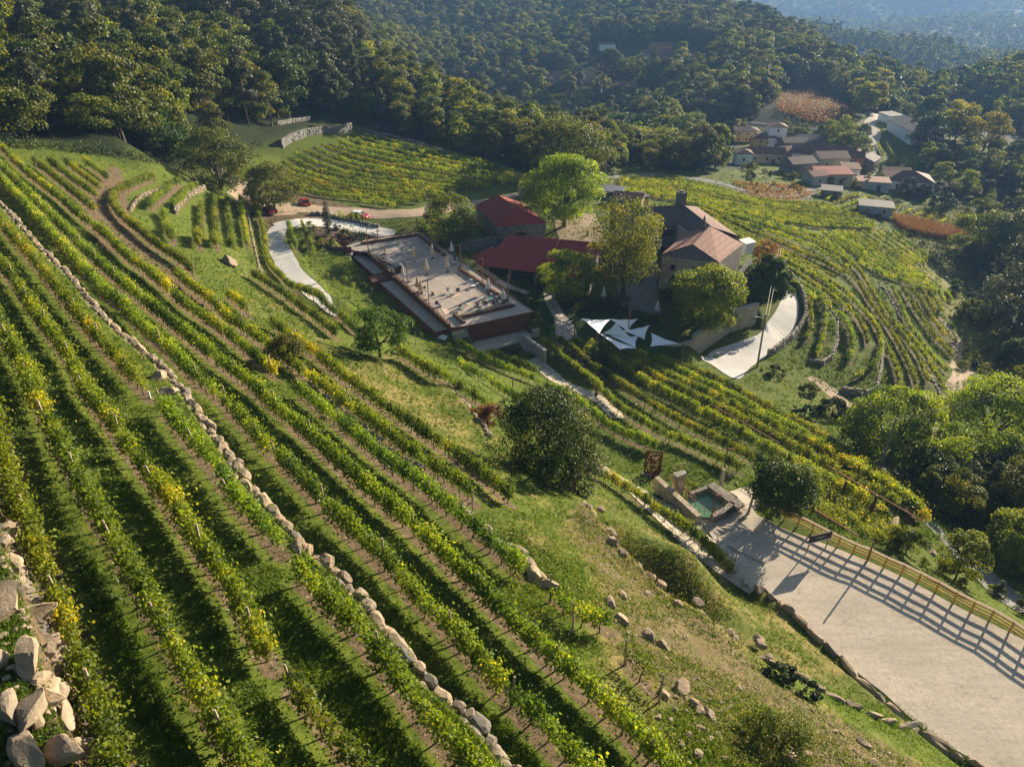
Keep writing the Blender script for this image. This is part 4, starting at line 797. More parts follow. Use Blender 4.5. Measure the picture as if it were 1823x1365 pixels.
HERO = [ # base px, py, height, width, shape, leaf, label, leaves, leaf size, clumps, z0
 (1004, 404, 14.5, 16.5, 'round', 'leaf_bright', 'large round walnut tree behind the red roofed sheds', 15000, .34, 60, 2.8, 'tree'),
 (1108, 524, 16, 14, 'vase', 'leaf_lime', 'tall loose walnut tree between long red shed and stone house', 9000, .30, 55, 3.5, 'tree'),
 (1008, 534, 8.5, 9.5, 'round', 'leaf_bright', 'round green tree in front of the long red roofed shed', 7500, .27, 40, 1.5, 'tree'),
 (1250, 590, 10.8, 10.8, 'round', 'leaf_bright', 'bright yellow green walnut tree above the garden retaining wall', 12000, .29, 50, 2.0, 'tree'),
 (1207, 552, 7, 6, 'round', 'leaf_dark', 'dark evergreen beside the stone house front', 5000, .2, 30, 1.0, 'tree'),
 (1362, 538, 8.0, 7.8, 'round', 'leaf_green', 'dark dense evergreen beside the curved road', 13000, .28, 40, .6, 'tree'),
 (1357, 478, 5.5, 6, 'round', 'leaf_brown', 'sparse orange autumn tree behind the stone house', 1800, .26, 26, 1.2, 'tree'),
 (677, 636, 5.0, 6.0, 'round', 'leaf_green', 'lone dark small tree on the grassy knoll below the terrace', 7500, .14, 45, 1.1, 'tree'),
 (975, 846, 7.6, 7.2, 'round', 'leaf_oak', 'big bushy oak in the middle of the slope', 14000, .16, 46, 1.2, 'tree'),
 (1024, 868, 4.0, 4.6, 'round', 'leaf_grey', 'grey green willow shrub at the foot of the big oak', 5000, .14, 30, .3, 'shrub'),
 (1378, 912, 5.0, 5.0, 'round', 'leaf_green', 'round glossy orange tree beside the pool gate', 8500, .18, 40, .9, 'tree'),
 (1412, 888, 4.6, 4.0, 'round', 'leaf_lime', 'small round green tree behind the glossy tree by the pool', 4500, .16, 30, .8, 'tree'),
 (1585, 812, 8.5, 12.5, 'round', 'leaf_lime', 'wide yellow green tree behind the leaning utility pole', 14000, .26, 60, .8, 'tree'),
 (1752, 800, 9.5, 13.5, 'round', 'leaf_lime', 'wide golden green tree at right below the grass track', 14000, .26, 60, .8, 'tree'),
 (1700, 1032, 5.0, 3.6, 'tall', 'leaf_lime', 'upright green bay tree beyond the wooden fence', 5500, .15, 34, .5, 'tree'),
 (1612, 985, 2.6, 2.6, 'round', 'leaf_olive', 'low green shrub between pergola end and fence', 2600, .13, 20, .2, 'shrub'),
 (1583, 968, 1.9, 2.0, 'round', 'leaf_lime', 'small pale shrub beside the pergola end', 1600, .13, 14, .2, 'shrub'),
 (1822, 1010, 6, 8, 'round', 'leaf_lime', 'leafy tree cut by the right edge above the lane', 12000, .22, 50, .8, 'tree'),
 (1800, 925, 7, 8, 'round', 'leaf_olive', 'olive green tree at the right edge beyond the lane', 8000, .22, 45, .6, 'tree'),
 (394, 338, 11.5, 13.5, 'round', 'leaf_olive', 'round chestnut tree at the head of the dirt road', 9000, .32, 45, 1.0, 'tree'),
 (488, 374, 8.5, 9.8, 'round', 'leaf_olive', 'pale green round tree beside the two parked red cars', 8500, .26, 42, 1.0, 'tree'),
 (806, 432, 9, 9.5, 'round', 'leaf_olive', 'green tree between the terrace and the square red shed', 8000, .27, 42, 1.0, 'tree'),
 (775, 408, 5, 5.5, 'vase', 'leaf_grey', 'thin pale tree left of the square red shed', 1500, .24, 22, 1.0, 'tree'),
 (586, 421, 7.0, 1.15, 'spire', 'leaf_dark', 'tall narrow cypress in the planted bed', 2600, .13, 34, .2, 'cypress'),
 (514, 655, 2.8, 3.6, 'dome', 'leaf_olive', 'feathery green broom bush among the vine rows', 5500, .10, 30, .1, 'bush'),
 (868, 752, 1.8, 3.2, 'dome', 'leaf_brown', 'rusty orange bush on the bank beside the big oak', 1900, .13, 24, .1, 'bush'),
 (1350, 1312, 1.6, 2.0, 'dome', 'leaf_olive', 'broom bush on the rocky bank near the bottom right', 2600, .07, 20, .05, 'bush'),
 (1392, 1330, 1.9, 2.2, 'dome', 'leaf_olive', 'taller broom bush nearest the bottom edge', 3000, .07, 20, .05, 'bush'),
 (1385, 1210, 1.0, 2.6, 'dome', 'leaf_dark', 'dark bramble clump on the bank beside the stone edging', 2600, .09, 20, .02, 'bush'),
 (1425, 1235, .9, 2.4, 'dome', 'leaf_dark', 'low bramble trailing down the bank', 2200, .09, 18, .02, 'bush'),
 (1000, 1020, .01, .01, 'dome', 'leaf_olive', '', 0, 0, 0, 0, ''),
 (553, 408, 1.4, 2.0, 'dome', 'leaf_lime', 'small lime shrub at the left of the planted bed', 700, .16, 10, .1, 'shrub'),
 (601, 410, 1.3, 1.5, 'dome', 'leaf_dark', 'clipped green ball shrub beside the cypress', 700, .13, 10, .05, 'shrub'),
 (615, 426, 1.9, 2.6, 'dome', 'leaf_olive', 'larger clipped ball shrub by the terrace corner', 1300, .15, 14, .05, 'shrub'),
 (640, 424, 1.2, 4.2, 'dome', 'leaf_grey', 'low grey lavender mound beside the ball shrub', 1300, .15, 18, .02, 'shrub'),
 (573, 440, 1.7, 2.0, 'dome', 'leaf_yellow', 'yellow shrub at the foot of the planted bed', 900, .15, 12, .1, 'shrub'),
 (592, 440, 1.5, 2.2, 'dome', 'leaf_lime', 'green shrub beside the rusty ramp wall', 900, .15, 12, .1, 'shrub'),
 (912, 632, 1.7, 3.4, 'dome', 'leaf_grey', 'round speckled shrub above the concrete steps', 2600, .12, 22, .05, 'shrub'),
 (1100, 548, 2.4, 4.2, 'dome', 'leaf_grey', 'pale tall reeds in the garden below the walnut', 2200, .2, 22, .05, 'shrub'),
 (1378, 668, 1.6, 3.8, 'dome', 'leaf_grey', 'dark shrub heap at the foot of the street pole', 2200, .14, 20, .05, 'shrub'),
 (942, 545, 1.5, 2.4, 'dome', 'leaf_olive', 'hedge shrub beside the garden path', 1200, .15, 14, .05, 'shrub'),
 (955, 575, 1.5, 2.6, 'dome', 'leaf_olive', 'lower hedge shrub beside the garden path', 1200, .15, 14, .05, 'shrub'),
 (1226, 885, 1.7, 2.6, 'dome', 'leaf_lime', 'green shrub inside the pool wall', 1500, .13, 14, .05, 'shrub'),
 (1440, 700, 1.8, 3.4, 'dome', 'leaf_olive', 'green bush on the bank under the lowest curved wall', 1500, .18, 16, .05, 'shrub'),
 (1480, 742, 3.0, 4.8, 'dome', 'leaf_dark', 'dark bush left of the wide yellow green tree', 2800, .2, 22, .05, 'shrub'),
 (1432, 742, 1.6, 4.0, 'dome', 'leaf_dark', 'low dark bush on the shaded bank', 1300, .2, 16, .05, 'shrub'),
 (1785, 478, 15, 18, 'round', 'leaf_grey', 'huge grey green willow at the right edge of the valley', 9000, .5, 50, .8, 'tree'),
 (1735, 455, 12, 14, 'round', 'leaf_olive', 'olive willow left of the huge grey willow', 6000, .45, 40, .8, 'tree'),
 (1805, 590, 14, 19, 'round', 'leaf_grey', 'broad dark willow at the right edge above the grass track', 9000, .45, 50, .8, 'tree'),
 (1755, 585, 5, 7, 'round', 'leaf_yellow', 'small yellow tree beside the grass track', 2600, .28, 24, .5, 'tree'),
 (1725, 572, 4.5, 7, 'round', 'leaf_olive', 'low olive bush beside the small yellow tree', 2200, .28, 22, .3, 'bush'),
 (1648, 268, 14, 15, 'round', 'leaf_dark', 'dark tree at the gable of the long white barn', 4000, .6, 36, 1.5, 'tree'),
 (1700, 250, 17, 15, 'round', 'leaf_yellow', 'tall golden tree right of the long barn', 4200, .6, 40, 1.5, 'tree'),
 (1750, 268, 15, 17, 'round', 'leaf_yellow', 'broad yellow tree at the right beyond the barn', 4200, .6, 40, 1.5, 'tree'),
 (1560, 168, 15, 15, 'tall', 'leaf_yellow', 'bright yellow poplar above the village road', 2500, .7, 30, 1.5, 'tree'),
 (1488, 262, 13, 13, 'round', 'leaf_lime', 'green tree above the village roofs', 3800, .5, 34, 1.2, 'tree'),
 (1512, 282, 10, 15, 'round', 'leaf_olive', 'wide low tree at the upper edge of the village', 3800, .5, 34, 1.0, 'tree'),
 (1528, 262, 9, 10, 'round', 'leaf_grey', 'grey tree beside the village road', 2600, .5, 26, 1.0, 'tree'),
 (1718, 346, 8, 8, 'round', 'leaf_lime', 'small bright green tree in the right meadow', 1900, .4, 22, .8, 'tree'),
 (1640, 352, 5, 7, 'round', 'leaf_dark', 'dark bush below the white village house', 1400, .4, 18, .4, 'bush'),
 (1612, 350, 6, 6, 'round', 'leaf_dark', 'dark tree in front of the white village house', 1400, .4, 18, .4, 'tree'),
 (1672, 378, 6, 9, 'round', 'leaf_dark', 'dark round bush above the brown maize field', 2200, .4, 22, .4, 'bush'),
 (1740, 402, 8, 13, 'round', 'leaf_olive', 'round olive tree right of the brown maize field', 3600, .4, 30, .6, 'tree'),
 (1740, 415, 3, 6, 'dome', 'leaf_lime', 'yellow green bush at the right end of the maize', 1300, .35, 16, .2, 'bush'),
 (1272, 300, 14, 9.5, 'round', 'leaf_olive', 'last tall tree at the right end of the wooded ridge', 5500, .45, 40, 1.2, 'tree'),
 (1240, 303, 14, 11, 'round', 'leaf_grey', 'grey olive tree second from the right end of the ridge', 4500, .45, 36, 1.2, 'tree'),
 (1020, 330, 15, 20, 'round', 'leaf_olive', 'large round brownish tree bulging out at the foot of the ridge', 9000, .42, 55, .6, 'tree'),
 (1000, 318, 15, 20, 'round', 'leaf_olive', 'second big brownish tree at the foot of the ridge', 8000, .42, 50, .6, 'tree'),
]
TREES = []
for i_, (px_, py_, h_, w_, sh, lf, lab, nl_, ls_, nc_, z0_, cat_) in enumerate(HERO):
    if nl_ == 0: continue
    TREES.append(tree({'tree': 'broadleaf_tree', 'cypress': 'cypress_tree'}.get(cat_, cat_), lab, cat_, at(px_, py_), h_, w_, sh, lf, 300+i_+(50 if i_ == 3 else 0), int(nl_*1.35), ls_*1.08, int(nc_*(1.5 if cat_ != 'cypress' else 3)), z0_, csize={'tree': .36, 'cypress': .95}.get(cat_, .38)))

# the wood: shared crowns, near trees one by one, the rest as one mass
PROTO_DEF = [('chestnut_tree', 'leaf_oak', 'round', 10, 9), ('oak_tree', 'leaf_olive', 'round', 9, 9.5), ('ash_tree', 'leaf_lime', 'tall', 11, 7), ('eucalyptus_tree', 'leaf_grey', 'tall', 15, 6.5), ('pine_tree', 'leaf_grey', 'cone', 13, 5.0), ('oak_tree', 'leaf_oak', 'dome', 9, 11), ('poplar_tree', 'leaf_yellow', 'tall', 10, 6.5), ('bay_tree', 'leaf_dark', 'round', 8, 7), ('oak_tree', 'leaf_olive', 'cone', 12, 8.5)]
PROTO = []
for i_, (nm, lf, sh, h_, w_) in enumerate(PROTO_DEF):
    t = tree(nm, 'x', 'tree', (0, 0, 0), h_, w_, sh, lf, 900+i_, 3600, .46, 34, csize=.42); PROTO.append(t)
def far_crown(i, leaves, ls, nm):
    d = PROTO_DEF[i]; o, P = crown_mesh(nm, 950+i, d[4], d[3]-1, 1, d[2], 18, leaves, ls, d[1], csize=.36); return o
fr = np.random.default_rng(99)
def wbound(s): P = PS(s); return np.arctan2(P[:, 0], P[:, 1]), np.hypot(P[:, 0], P[:, 1])
def proj(x, y, z):
    Z = z-CZ; dpt = y*CP - Z*SP; return 911.5+FPX*x/dpt, 682.5-FPX*(Z*CP+y*SP)/dpt, dpt
def scatter(r0, r1, az0, az1, sp):
    n = int((az1-az0)*.5*(r1*r1-r0*r0)/(sp*sp)); a = fr.uniform(az0, az1, n*2); r_ = np.sqrt(fr.uniform(r0*r0, r1*r1, n*2)); x, y = r_*np.sin(a), r_*np.cos(a)
    key = np.floor(x/sp).astype(int)*100003+np.floor(y/sp).astype(int); _, i = np.unique(key, return_index=True); return x[i], y[i]
bA = wbound('-300,228 -100,235 0,252 60,262 130,278 205,292 270,300 340,296 440,262 475,250 520,222 600,222 640,225 700,243 760,258 820,276 880,290 940,308 975,318 1000,315 1060,300 1130,303 1200,306 1260,306 1305,300')
XS = []
x, y = scatter(105, 430, R(-62), R(17.5), 6.4); a = np.arctan2(x, y); r_ = np.hypot(x, y); px_, py_, dp = proj(x, y, H(x, y))
back = np.interp(px_, [600, 660, 760, 900, 1100, 1320], [430, 330, 310, 305, 300, 300])
k = (r_ > np.interp(a, *bA)+np.where((px_ > 620) & (px_ < 1000), 5, 1.5)) & (dp < back) & (px_ < 1282)
clear = in_poly(px_, py_, pts('478,228 545,205 640,212 650,240 560,262 480,262')); k &= ~clear
XS.append(np.c_[x[k], y[k], np.zeros(k.sum())])
b2 = wbound('1200,235 1240,232 1300,214 1370,212 1378,165 1450,158 1500,178 1530,206 1560,205 1640,200')
x, y = scatter(330, 950, R(-22), R(31), 8.6); a = np.arctan2(x, y); r_ = np.hypot(x, y); px_, py_, dp = proj(x, y, H(x, y))
lim = np.where(px_ < 1240, 335, np.interp(a, *b2)); k = (r_ > lim) & (px_ > 600) & (px_ < 1640) & (py_ > -160)
vill = in_poly(px_, py_, pts('1055,75 1130,80 1230,95 1260,112 1240,128 1160,130 1090,110 1040,100')) | in_poly(px_, py_, pts('930,135 1000,135 1150,150 1210,185 1180,200 1080,185 950,160')) | in_poly(px_, py_, pts('1380,165 1450,158 1520,190 1510,222 1430,215 1385,195'))
open_ = (vnoise(x, y, 60, 44) > .35) & (px_ > 1000) & (px_ < 1420) & (py_ < 150); k &= ~vill & ~open_
XS.append(np.c_[x[k], y[k], np.ones(k.sum())])
x, y = scatter(330, 720, R(28), R(52), 7.5); px_, py_, dp = proj(x, y, H(x, y))
k = ((py_ < 248) & (px_ > 1640)) & ~in_poly(px_, py_, pts('1660,215 1700,205 1823,230 1823,250 1700,245')); XS.append(np.c_[x[k], y[k], np.ones(k.sum())*2])
x, y = scatter(540, 1300, R(20), R(45), 10); px_, py_, dp = proj(x, y, H(x, y)); k = (px_ > 1400); XS.append(np.c_[x[k], y[k], np.ones(k.sum())*3])
x, y = scatter(1300, 4200, R(2), R(42), 26); px_, py_, dp = proj(x, y, H(x, y)); k = vnoise(x, y, 120, 61)+.5*vnoise(x, y, 45, 62) > -.95; XS.append(np.c_[x[k], y[k], np.ones(k.sum())*4])
# bushes and small trees of the right valley
def zone(poly, n, sc):
    P = pts(poly); px_ = fr.uniform(P[:, 0].min(), P[:, 0].max(), n*3); py_ = fr.uniform(P[:, 1].min(), P[:, 1].max(), n*3); k = in_poly(px_, py_, P); q = PP(px_[k][:n], py_[k][:n]); XS.append(np.c_[q[:, :2], np.full(len(q), 5+sc)])
zone('1640,280 1720,280 1823,290 1850,350 1780,350 1700,335 1640,325', 26, .75)
zone('1700,250 1823,265 1823,285 1640,275', 8, .6)
zone('1730,350 1823,360 1850,420 1780,420 1740,390', 10, .5)
zone('1690,470 1760,480 1740,560 1700,540', 7, .3); zone('1740,600 1823,600 1823,690 1760,660', 22, .28); zone('1690,600 1760,640 1760,690 1715,670', 8, .2)
zone('1640,835 1823,840 1823,900 1760,930 1700,930 1600,880', 34, .38); zone('1780,640 1900,640 1900,760 1823,720', 10, .6); zone('1480,815 1560,860 1620,900 1580,880 1520,850', 6, .15)
zone('1300,325 1420,330 1440,345 1360,352', 16, .12); zone('1590,395 1700,425 1690,460 1600,420', 16, .16); zone('1230,228 1380,238 1375,252 1240,250', 14, .5); zone('1720,420 1823,430 1823,445 1730,440', 5, .3)
zone('1300,238 1480,228 1550,232 1530,250 1400,255 1310,250', 16, .45); zone('1310,300 1500,318 1560,345 1440,330', 16, .28); zone('1480,300 1560,300 1600,330 1540,345', 10, .35); zone('1560,280 1640,300 1620,320 1560,310', 9, .3); zone('1300,240 1480,225 1560,215 1530,235 1350,245', 10, .35); zone('1320,300 1440,312 1430,322 1320,318', 10, .22); zone('1745,1040 1790,1070 1823,1100 1780,1070', 8, .15); zone('1570,960 1660,1010 1760,1070 1690,1040', 12, .1)
A_ = np.vstack(XS); X_, Y_, RG = A_[:, 0], A_[:, 1], A_[:, 2]; Z_ = H(X_, Y_); px_, py_, dp = proj(X_, Y_, Z_); N_ = len(X_)
kind = np.zeros(N_, int); u = fr.random(N_); nz = vnoise(X_, Y_, 28, 12); nz2 = vnoise(X_, Y_, 50, 13)
kind = np.select([nz > .45, nz > .1, nz > -.25, nz > -.5], [1, 8, 0, 5], 1); kind = np.where(u < .16, 2, kind); kind = np.where((u > .16) & (u < .2), 6, kind); kind = np.where((u > .2) & (u < .27), 4, kind); kind = np.where((u > .27) & (u < .34), 7, kind)
euc = (RG == 0) & (px_ > 380) & (px_ < 720) & (dp > 235) & (dp < 330) & (u > .45); kind = np.where(euc, 3, kind)
lf_ = (RG == 0) & (px_ < 480) & (fr.random(N_) < .5); kind = np.where(lf_, np.where(fr.random(N_) < .55, 8, np.where(fr.random(N_) < .5, 2, 4)), kind)
ridge = (RG == 0) & (px_ > 690) & (u > .3); kind = np.where(ridge, np.where(nz2 > .1, 8, 1), kind)
sc_ = fr.uniform(.72, 1.25, N_); sc_ *= np.select([RG == 0, RG == 1, RG == 2, RG == 3, RG == 4], [1.2, 1.3, 1.1, 1.25, 2.0], 1.0); sc_ = np.where(RG >= 5, (RG-5)*fr.uniform(.7, 1.2, N_), sc_)
sc_ = np.where((RG == 0) & (dp < 135), sc_*.85, sc_); sc_ = np.where((RG == 0) & (px_ > 600), sc_*.8, sc_); rot = fr.uniform(0, 6.28, N_)
tgt = (RG == 0) | (RG >= 5) & (RG < 6); vis = (px_ > -20) & (px_ < 1843) & (py_ < 1400) & (py_ > -60) & tgt
size = np.where(vis, sc_/dp, 0); order = np.argsort(-size)[:285]
LAB = {'chestnut_tree': 'dark chestnut tree', 'oak_tree': 'olive oak tree', 'ash_tree': 'yellow green ash tree', 'eucalyptus_tree': 'tall grey eucalyptus', 'pine_tree': 'dark pine tree', 'poplar_tree': 'yellow poplar', 'bay_tree': 'dark bushy evergreen'}
COLS = [(60, 'at the far left'), (140, 'above the left corner'), (220, 'above the short vine rows'), (300, 'left of the round chestnut'), (380, 'behind the round chestnut'), (460, 'above the parked cars'), (540, 'above the old grey wall'), (620, 'left of the back field'), (700, 'behind the back field'), (780, 'over the field middle'), (860, 'over the field right'), (940, 'above the far track'), (1020, 'above the large walnut'), (1100, 'behind the cable pole'), (1200, 'above the stone house'), (1340, 'at the ridge end'), (1600, 'near the village'), (1720, 'in the right valley'), (3000, 'at the right edge')]
def place(j):
    c = next(n for v, n in COLS if px_[j] < v); y_ = py_[j]-FPX*9*sc_[j]/dp[j]; rw = 'high up' if y_ < 40 else 'halfway up' if y_ < 100 else 'low down' if y_ < 180 else 'at the wood foot' if RG[j] == 0 else 'in the scrub'
    return rw, c
first = {}; bins = {}; labels = {}
for j in order:
    nm = PROTO_DEF[int(kind[j])][0]; rw, c = place(j); bins.setdefault((nm, rw, c), []).append(j)
for (nm, rw, c), js in bins.items():
    js = sorted(js, key=lambda q: px_[q])
    for q_, j in enumerate(js): labels[j] = (ORD[min(q_, 29)]+' ' if len(js) > 1 else '')+LAB[nm]+(' from the left ' if len(js) > 1 else ' ')+rw+' '+c
for j in order:
    kd_ = int(kind[j]); nm = PROTO_DEF[kd_][0]; grp2 = 'trees of the dark wood at upper left' if px_[j] < 480 and RG[j] == 0 else 'trees of the ridge behind the back field' if RG[j] == 0 else 'bushes and small trees of the right valley'
    lab = labels[j]; loc = (X_[j], Y_[j], Z_[j]); s = float(sc_[j]); scl = (s*fr.uniform(.9, 1.15), s*fr.uniform(.9, 1.15), s*fr.uniform(.85, 1.2))
    if kd_ not in first:
        t = PROTO[kd_]; t.location = tuple(map(float, loc)); t.rotation_euler = (0, 0, float(rot[j])); t.scale = scl; t['label'] = lab; t['group'] = grp2; first[kd_] = t
    else: copy_tree(PROTO[kd_], None, loc, float(rot[j]), scl, lab, grp2)
for kd_ in range(len(PROTO)):
    if kd_ not in first:
        t = PROTO[kd_]; j = np.where((kind == kd_) & vis)[0]; j = j[0] if len(j) else 0
        t.location = (X_[j], Y_[j], Z_[j]); t.scale = (float(sc_[j]),)*3; t['label'] = LAB[PROTO_DEF[kd_][0]]+' on the wooded ridge behind the back field'; t['group'] = LAB[PROTO_DEF[kd_][0]]+'s of the ridge'; order = np.r_[order, j]
rest = np.ones(N_, bool); rest[order] = False
def gn_scatter(name, label, idx, protos, base_kind):
    me = bpy.data.meshes.new(name); n = len(idx); me.vertices.add(n); me.vertices.foreach_set('co', np.c_[X_[idx], Y_[idx], Z_[idx]-.2].astype(np.float32).ravel())
    for k_, v in (('kd', kind[idx]), ('sc', sc_[idx]), ('rt', rot[idx])): at_ = me.attributes.new(k_, 'FLOAT', 'POINT'); at_.data.foreach_set('value', np.asarray(v, np.float32))
    o = link(bpy.data.objects.new(name, me)); g = bpy.data.node_groups.new(name, 'GeometryNodeTree'); g.interface.new_socket('Geometry', in_out='INPUT', socket_type='NodeSocketGeometry'); g.interface.new_socket('Geometry', in_out='OUTPUT', socket_type='NodeSocketGeometry')
    N = g.nodes; L = g.links; gi = N.new('NodeGroupInput'); go = N.new('NodeGroupOutput'); jn = N.new('GeometryNodeJoinGeometry'); L.new(jn.outputs[0], go.inputs[0])
    def na(nm): a = N.new('GeometryNodeInputNamedAttribute'); a.data_type = 'FLOAT'; a.inputs[0].default_value = nm; return a.outputs[0]
    rx = N.new('ShaderNodeCombineXYZ'); L.new(na('rt'), rx.inputs[2]); sx = N.new('ShaderNodeCombineXYZ'); s_ = na('sc'); [L.new(s_, sx.inputs[q]) for q in range(3)]
    for kd_, ob in protos.items():
        cmp_ = N.new('FunctionNodeCompare'); cmp_.data_type = 'FLOAT'; cmp_.operation = 'EQUAL'; cmp_.inputs['Epsilon'].default_value = .1; L.new(na('kd'), cmp_.inputs[0]); cmp_.inputs[1].default_value = kd_
        oi = N.new('GeometryNodeObjectInfo'); oi.inputs[0].default_value = ob; oi.transform_space = 'ORIGINAL'; ip = N.new('GeometryNodeInstanceOnPoints')
        L.new(gi.outputs[0], ip.inputs['Points']); L.new(cmp_.outputs[0], ip.inputs['Selection']); L.new(oi.outputs['Geometry'], ip.inputs['Instance']); L.new(rx.outputs[0], ip.inputs['Rotation']); L.new(sx.outputs[0], ip.inputs['Scale']); L.new(ip.outputs[0], jn.inputs[0])
    md = o.modifiers.new('scatter', 'NODES'); md.node_group = g; return tag(o, label, 'wood', None, 'stuff')
crowns = {k_: [c for c in PROTO[k_].children if c.name.startswith('crown')][0] for k_ in range(len(PROTO))}
mid_ = rest & (RG <= 2) | rest & (RG >= 5); gn_scatter('wood', 'dense mixed woodland covering the slopes behind the farm', np.where(mid_)[0], crowns, 0)
# far woods use a coarser crown, drawn from one tree that stands in the far wood itself
fi = np.where(rest & (RG >= 3) & (RG < 5))[0]; far_protos = {}
for k_ in range(len(PROTO)):
    w_ = fi[kind[fi] == k_]
    if not len(w_): continue
    j = w_[np.argmin(dp[w_])]; t = thing(PROTO_DEF[k_][0], ORD[k_]+' '+LAB[PROTO_DEF[k_][0]]+' on the hazy third ridge beyond the barn', 'tree', (X_[j], Y_[j], Z_[j]), 0, 'far '+LAB[PROTO_DEF[k_][0]]+'s'); t.scale = (float(sc_[j]),)*3
    o = far_crown(k_, 420, 1.15, 'crown'); o.parent = t; far_protos[k_] = o; fi = fi[fi != j]
gn_scatter('far_wood', 'hazy blue green woods on the distant ridges', fi, far_protos, 0)
print('trees', N_, 'far', len(fi), 'order', len(order))
# ------------------------------------------------------------------ dry stone walls: one thing each, built stone by stone
def rock_shapes():
    import bmesh
    out = []
    for k_ in range(14):
        r = np.random.default_rng(600+k_); bm = bmesh.new(); bmesh.ops.create_icosphere(bm, subdivisions=2, radius=.62); V = np.array([v.co for v in bm.verts]); F = np.array([[v.index for v in f.verts] for f in bm.faces]); bm.free(); V = V*[1.25, 1.0, .95]
        for ax in (-1, 1):
            V[:, 2] = np.clip(V[:, 2], -.5, .5); V[:, 0] = np.clip(V[:, 0], -.56, .56); V[:, 1] = np.clip(V[:, 1], -.52, .52)
        for _ in range(7): n = r.normal(size=3); n[2] *= .6; n /= np.linalg.norm(n); V = V-np.outer(np.clip(V@n-r.uniform(.36, .55), 0, None), n)
        out.append((V+r.normal(0, .012, V.shape), F))
    return out
ROCKS = rock_shapes(); NRV = len(ROCKS[0][0])
class RB:                                               # fast collector of rocks
    def __init__(s): s.V = []; s.F = []; s.n = 0
def stone(mb, c, size, r, rz=0):
    if isinstance(mb, RB):
        V, F = ROCKS[r.integers(0, len(ROCKS))]; t = rz+(math.pi if r.random() < .5 else 0); ca, sa = math.cos(t), math.sin(t); q = r.normal(0, .10, 2); V = V*np.asarray(size, float)*1.06; V = V@np.array([[1, 0, q[0]], [0, 1, q[1]], [-q[0], -q[1], 1]]); V = V@np.array([[ca, sa, 0], [-sa, ca, 0], [0, 0, 1]])+np.asarray(c, float); mb.V.append(V); mb.F.append(F+mb.n); mb.n += len(V); return
    sx, sy, sz = size; V = []
    for z in (-.5, .5):
        for x, y in ((-.5, -.5), (.5, -.5), (.5, .5), (-.5, .5)):
            q = .82 if z > 0 else 1.0; V.append((x*sx*q*(1+r.normal(0, .07)), y*sy*q*(1+r.normal(0, .07)), z*sz*(1+r.normal(0, .10))))
    V.append((r.normal(0, .08)*sx, r.normal(0, .08)*sy, .5*sz+.10*min(sx, sz))); V = np.array(V); t = rz; ca, sa = math.cos(t), math.sin(t)
    V = V@np.array([[ca, sa, 0], [-sa, ca, 0], [0, 0, 1]])+np.asarray(c, float)
    mb.add(V, [(0, 3, 2, 1), (0, 1, 5, 4), (1, 2, 6, 5), (2, 3, 7, 6), (3, 0, 4, 7), (4, 5, 8), (5, 6, 8), (6, 7, 8), (7, 4, 8)])
def stone_wall(label, P, height, width, bs, mat='rock', seed=0, cat='stone wall', side=0.0, name='stone_wall', rough=.12, courses=None, group=None, drop=.15, below=0.0, gaps=0.0):
    r = np.random.default_rng(seed); P = resample(P[:, :2], step=.25); T = np.gradient(P, axis=0); T /= np.linalg.norm(T, axis=1)[:, None]; mb = RB() if mat == 'rock' else MB()
    nc = courses or max(1, int(round(height/(bs*.55)))); ch = (height+below)/nc; L = len(P)*.25
    for c in range(nc):
        s = -r.random()*bs
        while s < L:
            w = bs*r.uniform(.5, 1.9)
            if r.random() < gaps: s += w*.8; continue
            j = int(np.clip((s+w/2)/.25, 0, len(P)-1)); t = T[j]; n = np.array([-t[1], t[0]]); p = P[j]+n*(side+r.normal(0, rough*.4)); z = float(H(*P[j]))
            rowsw = 1 if width < bs*1.6 else 2
            for q in range(rowsw):
                off = 0 if rowsw == 1 else (q-.5)*width/2
                stone(mb, (*(p+n*off), z-drop-below+ch*(c+.5)+r.normal(0, .03)), (w*.97, width/rowsw*r.uniform(.85, 1.15), ch*1.03*r.uniform(.9, 1.15)), r, math.atan2(t[1], t[0])+r.normal(0, .06))
            s += w
    V = np.vstack(mb.V); nv = NRV if isinstance(mb, RB) else 9; tint = np.repeat(np.clip(r.normal(.4, .35, len(V)//nv), 0, 1), nv); o = mesh_np(name, V, [np.vstack(mb.F)], mat, None, {'tint': tint}) if isinstance(mb, RB) else MBuild(mb, name, mat, {'tint': tint}); return tag(o, label, cat, group)
def MBuild(mb, name, mat, attrs): return mb.build(name, mat, None, False, attrs)
W_ = walls_w
W0SIDE = -.75
def wall_pts(k): return W_[k]
stone_wall('long terrace wall of pale granite slabs crossing the left slope', wall_pts('W1'), 1.25, 1.05, .62, 'rock', 1, side=-.1, drop=.78, rough=.25, gaps=.05, courses=3)
stone_wall('bank of tumbled granite blocks at the lower left edge', wall_pts('W0'), 2.1, 1.7, .95, 'rock', 21, side=W0SIDE, drop=1.85, rough=.5, gaps=.04, courses=4, cat='rock bank', name='rock_bank')
stone_wall('shorter granite wall in the middle of the slope', wall_pts('W2'), .85, .5, .6, 'rock', 2, drop=.50, rough=.3, gaps=.3)
stone_wall('low stone edging beside the small flat vine plot', wall_pts('W3'), .7, .4, .45, 'rock', 3, drop=.3)
stone_wall('broken stone bank below the lone dark tree', wall_pts('W4'), .8, .5, .6, 'rock', 4, drop=.5)
stone_wall('irregular boulder line at the foot of the rough knoll', wall_pts('W5'), .7, .6, .6, 'rock', 5, drop=.5, rough=1.4, gaps=.35)
stone_wall('pale stone kerb along the near side of the gravel lot', wall_pts('W6'), .55, .5, 1.0, 'rock', 6, drop=.2, courses=1)
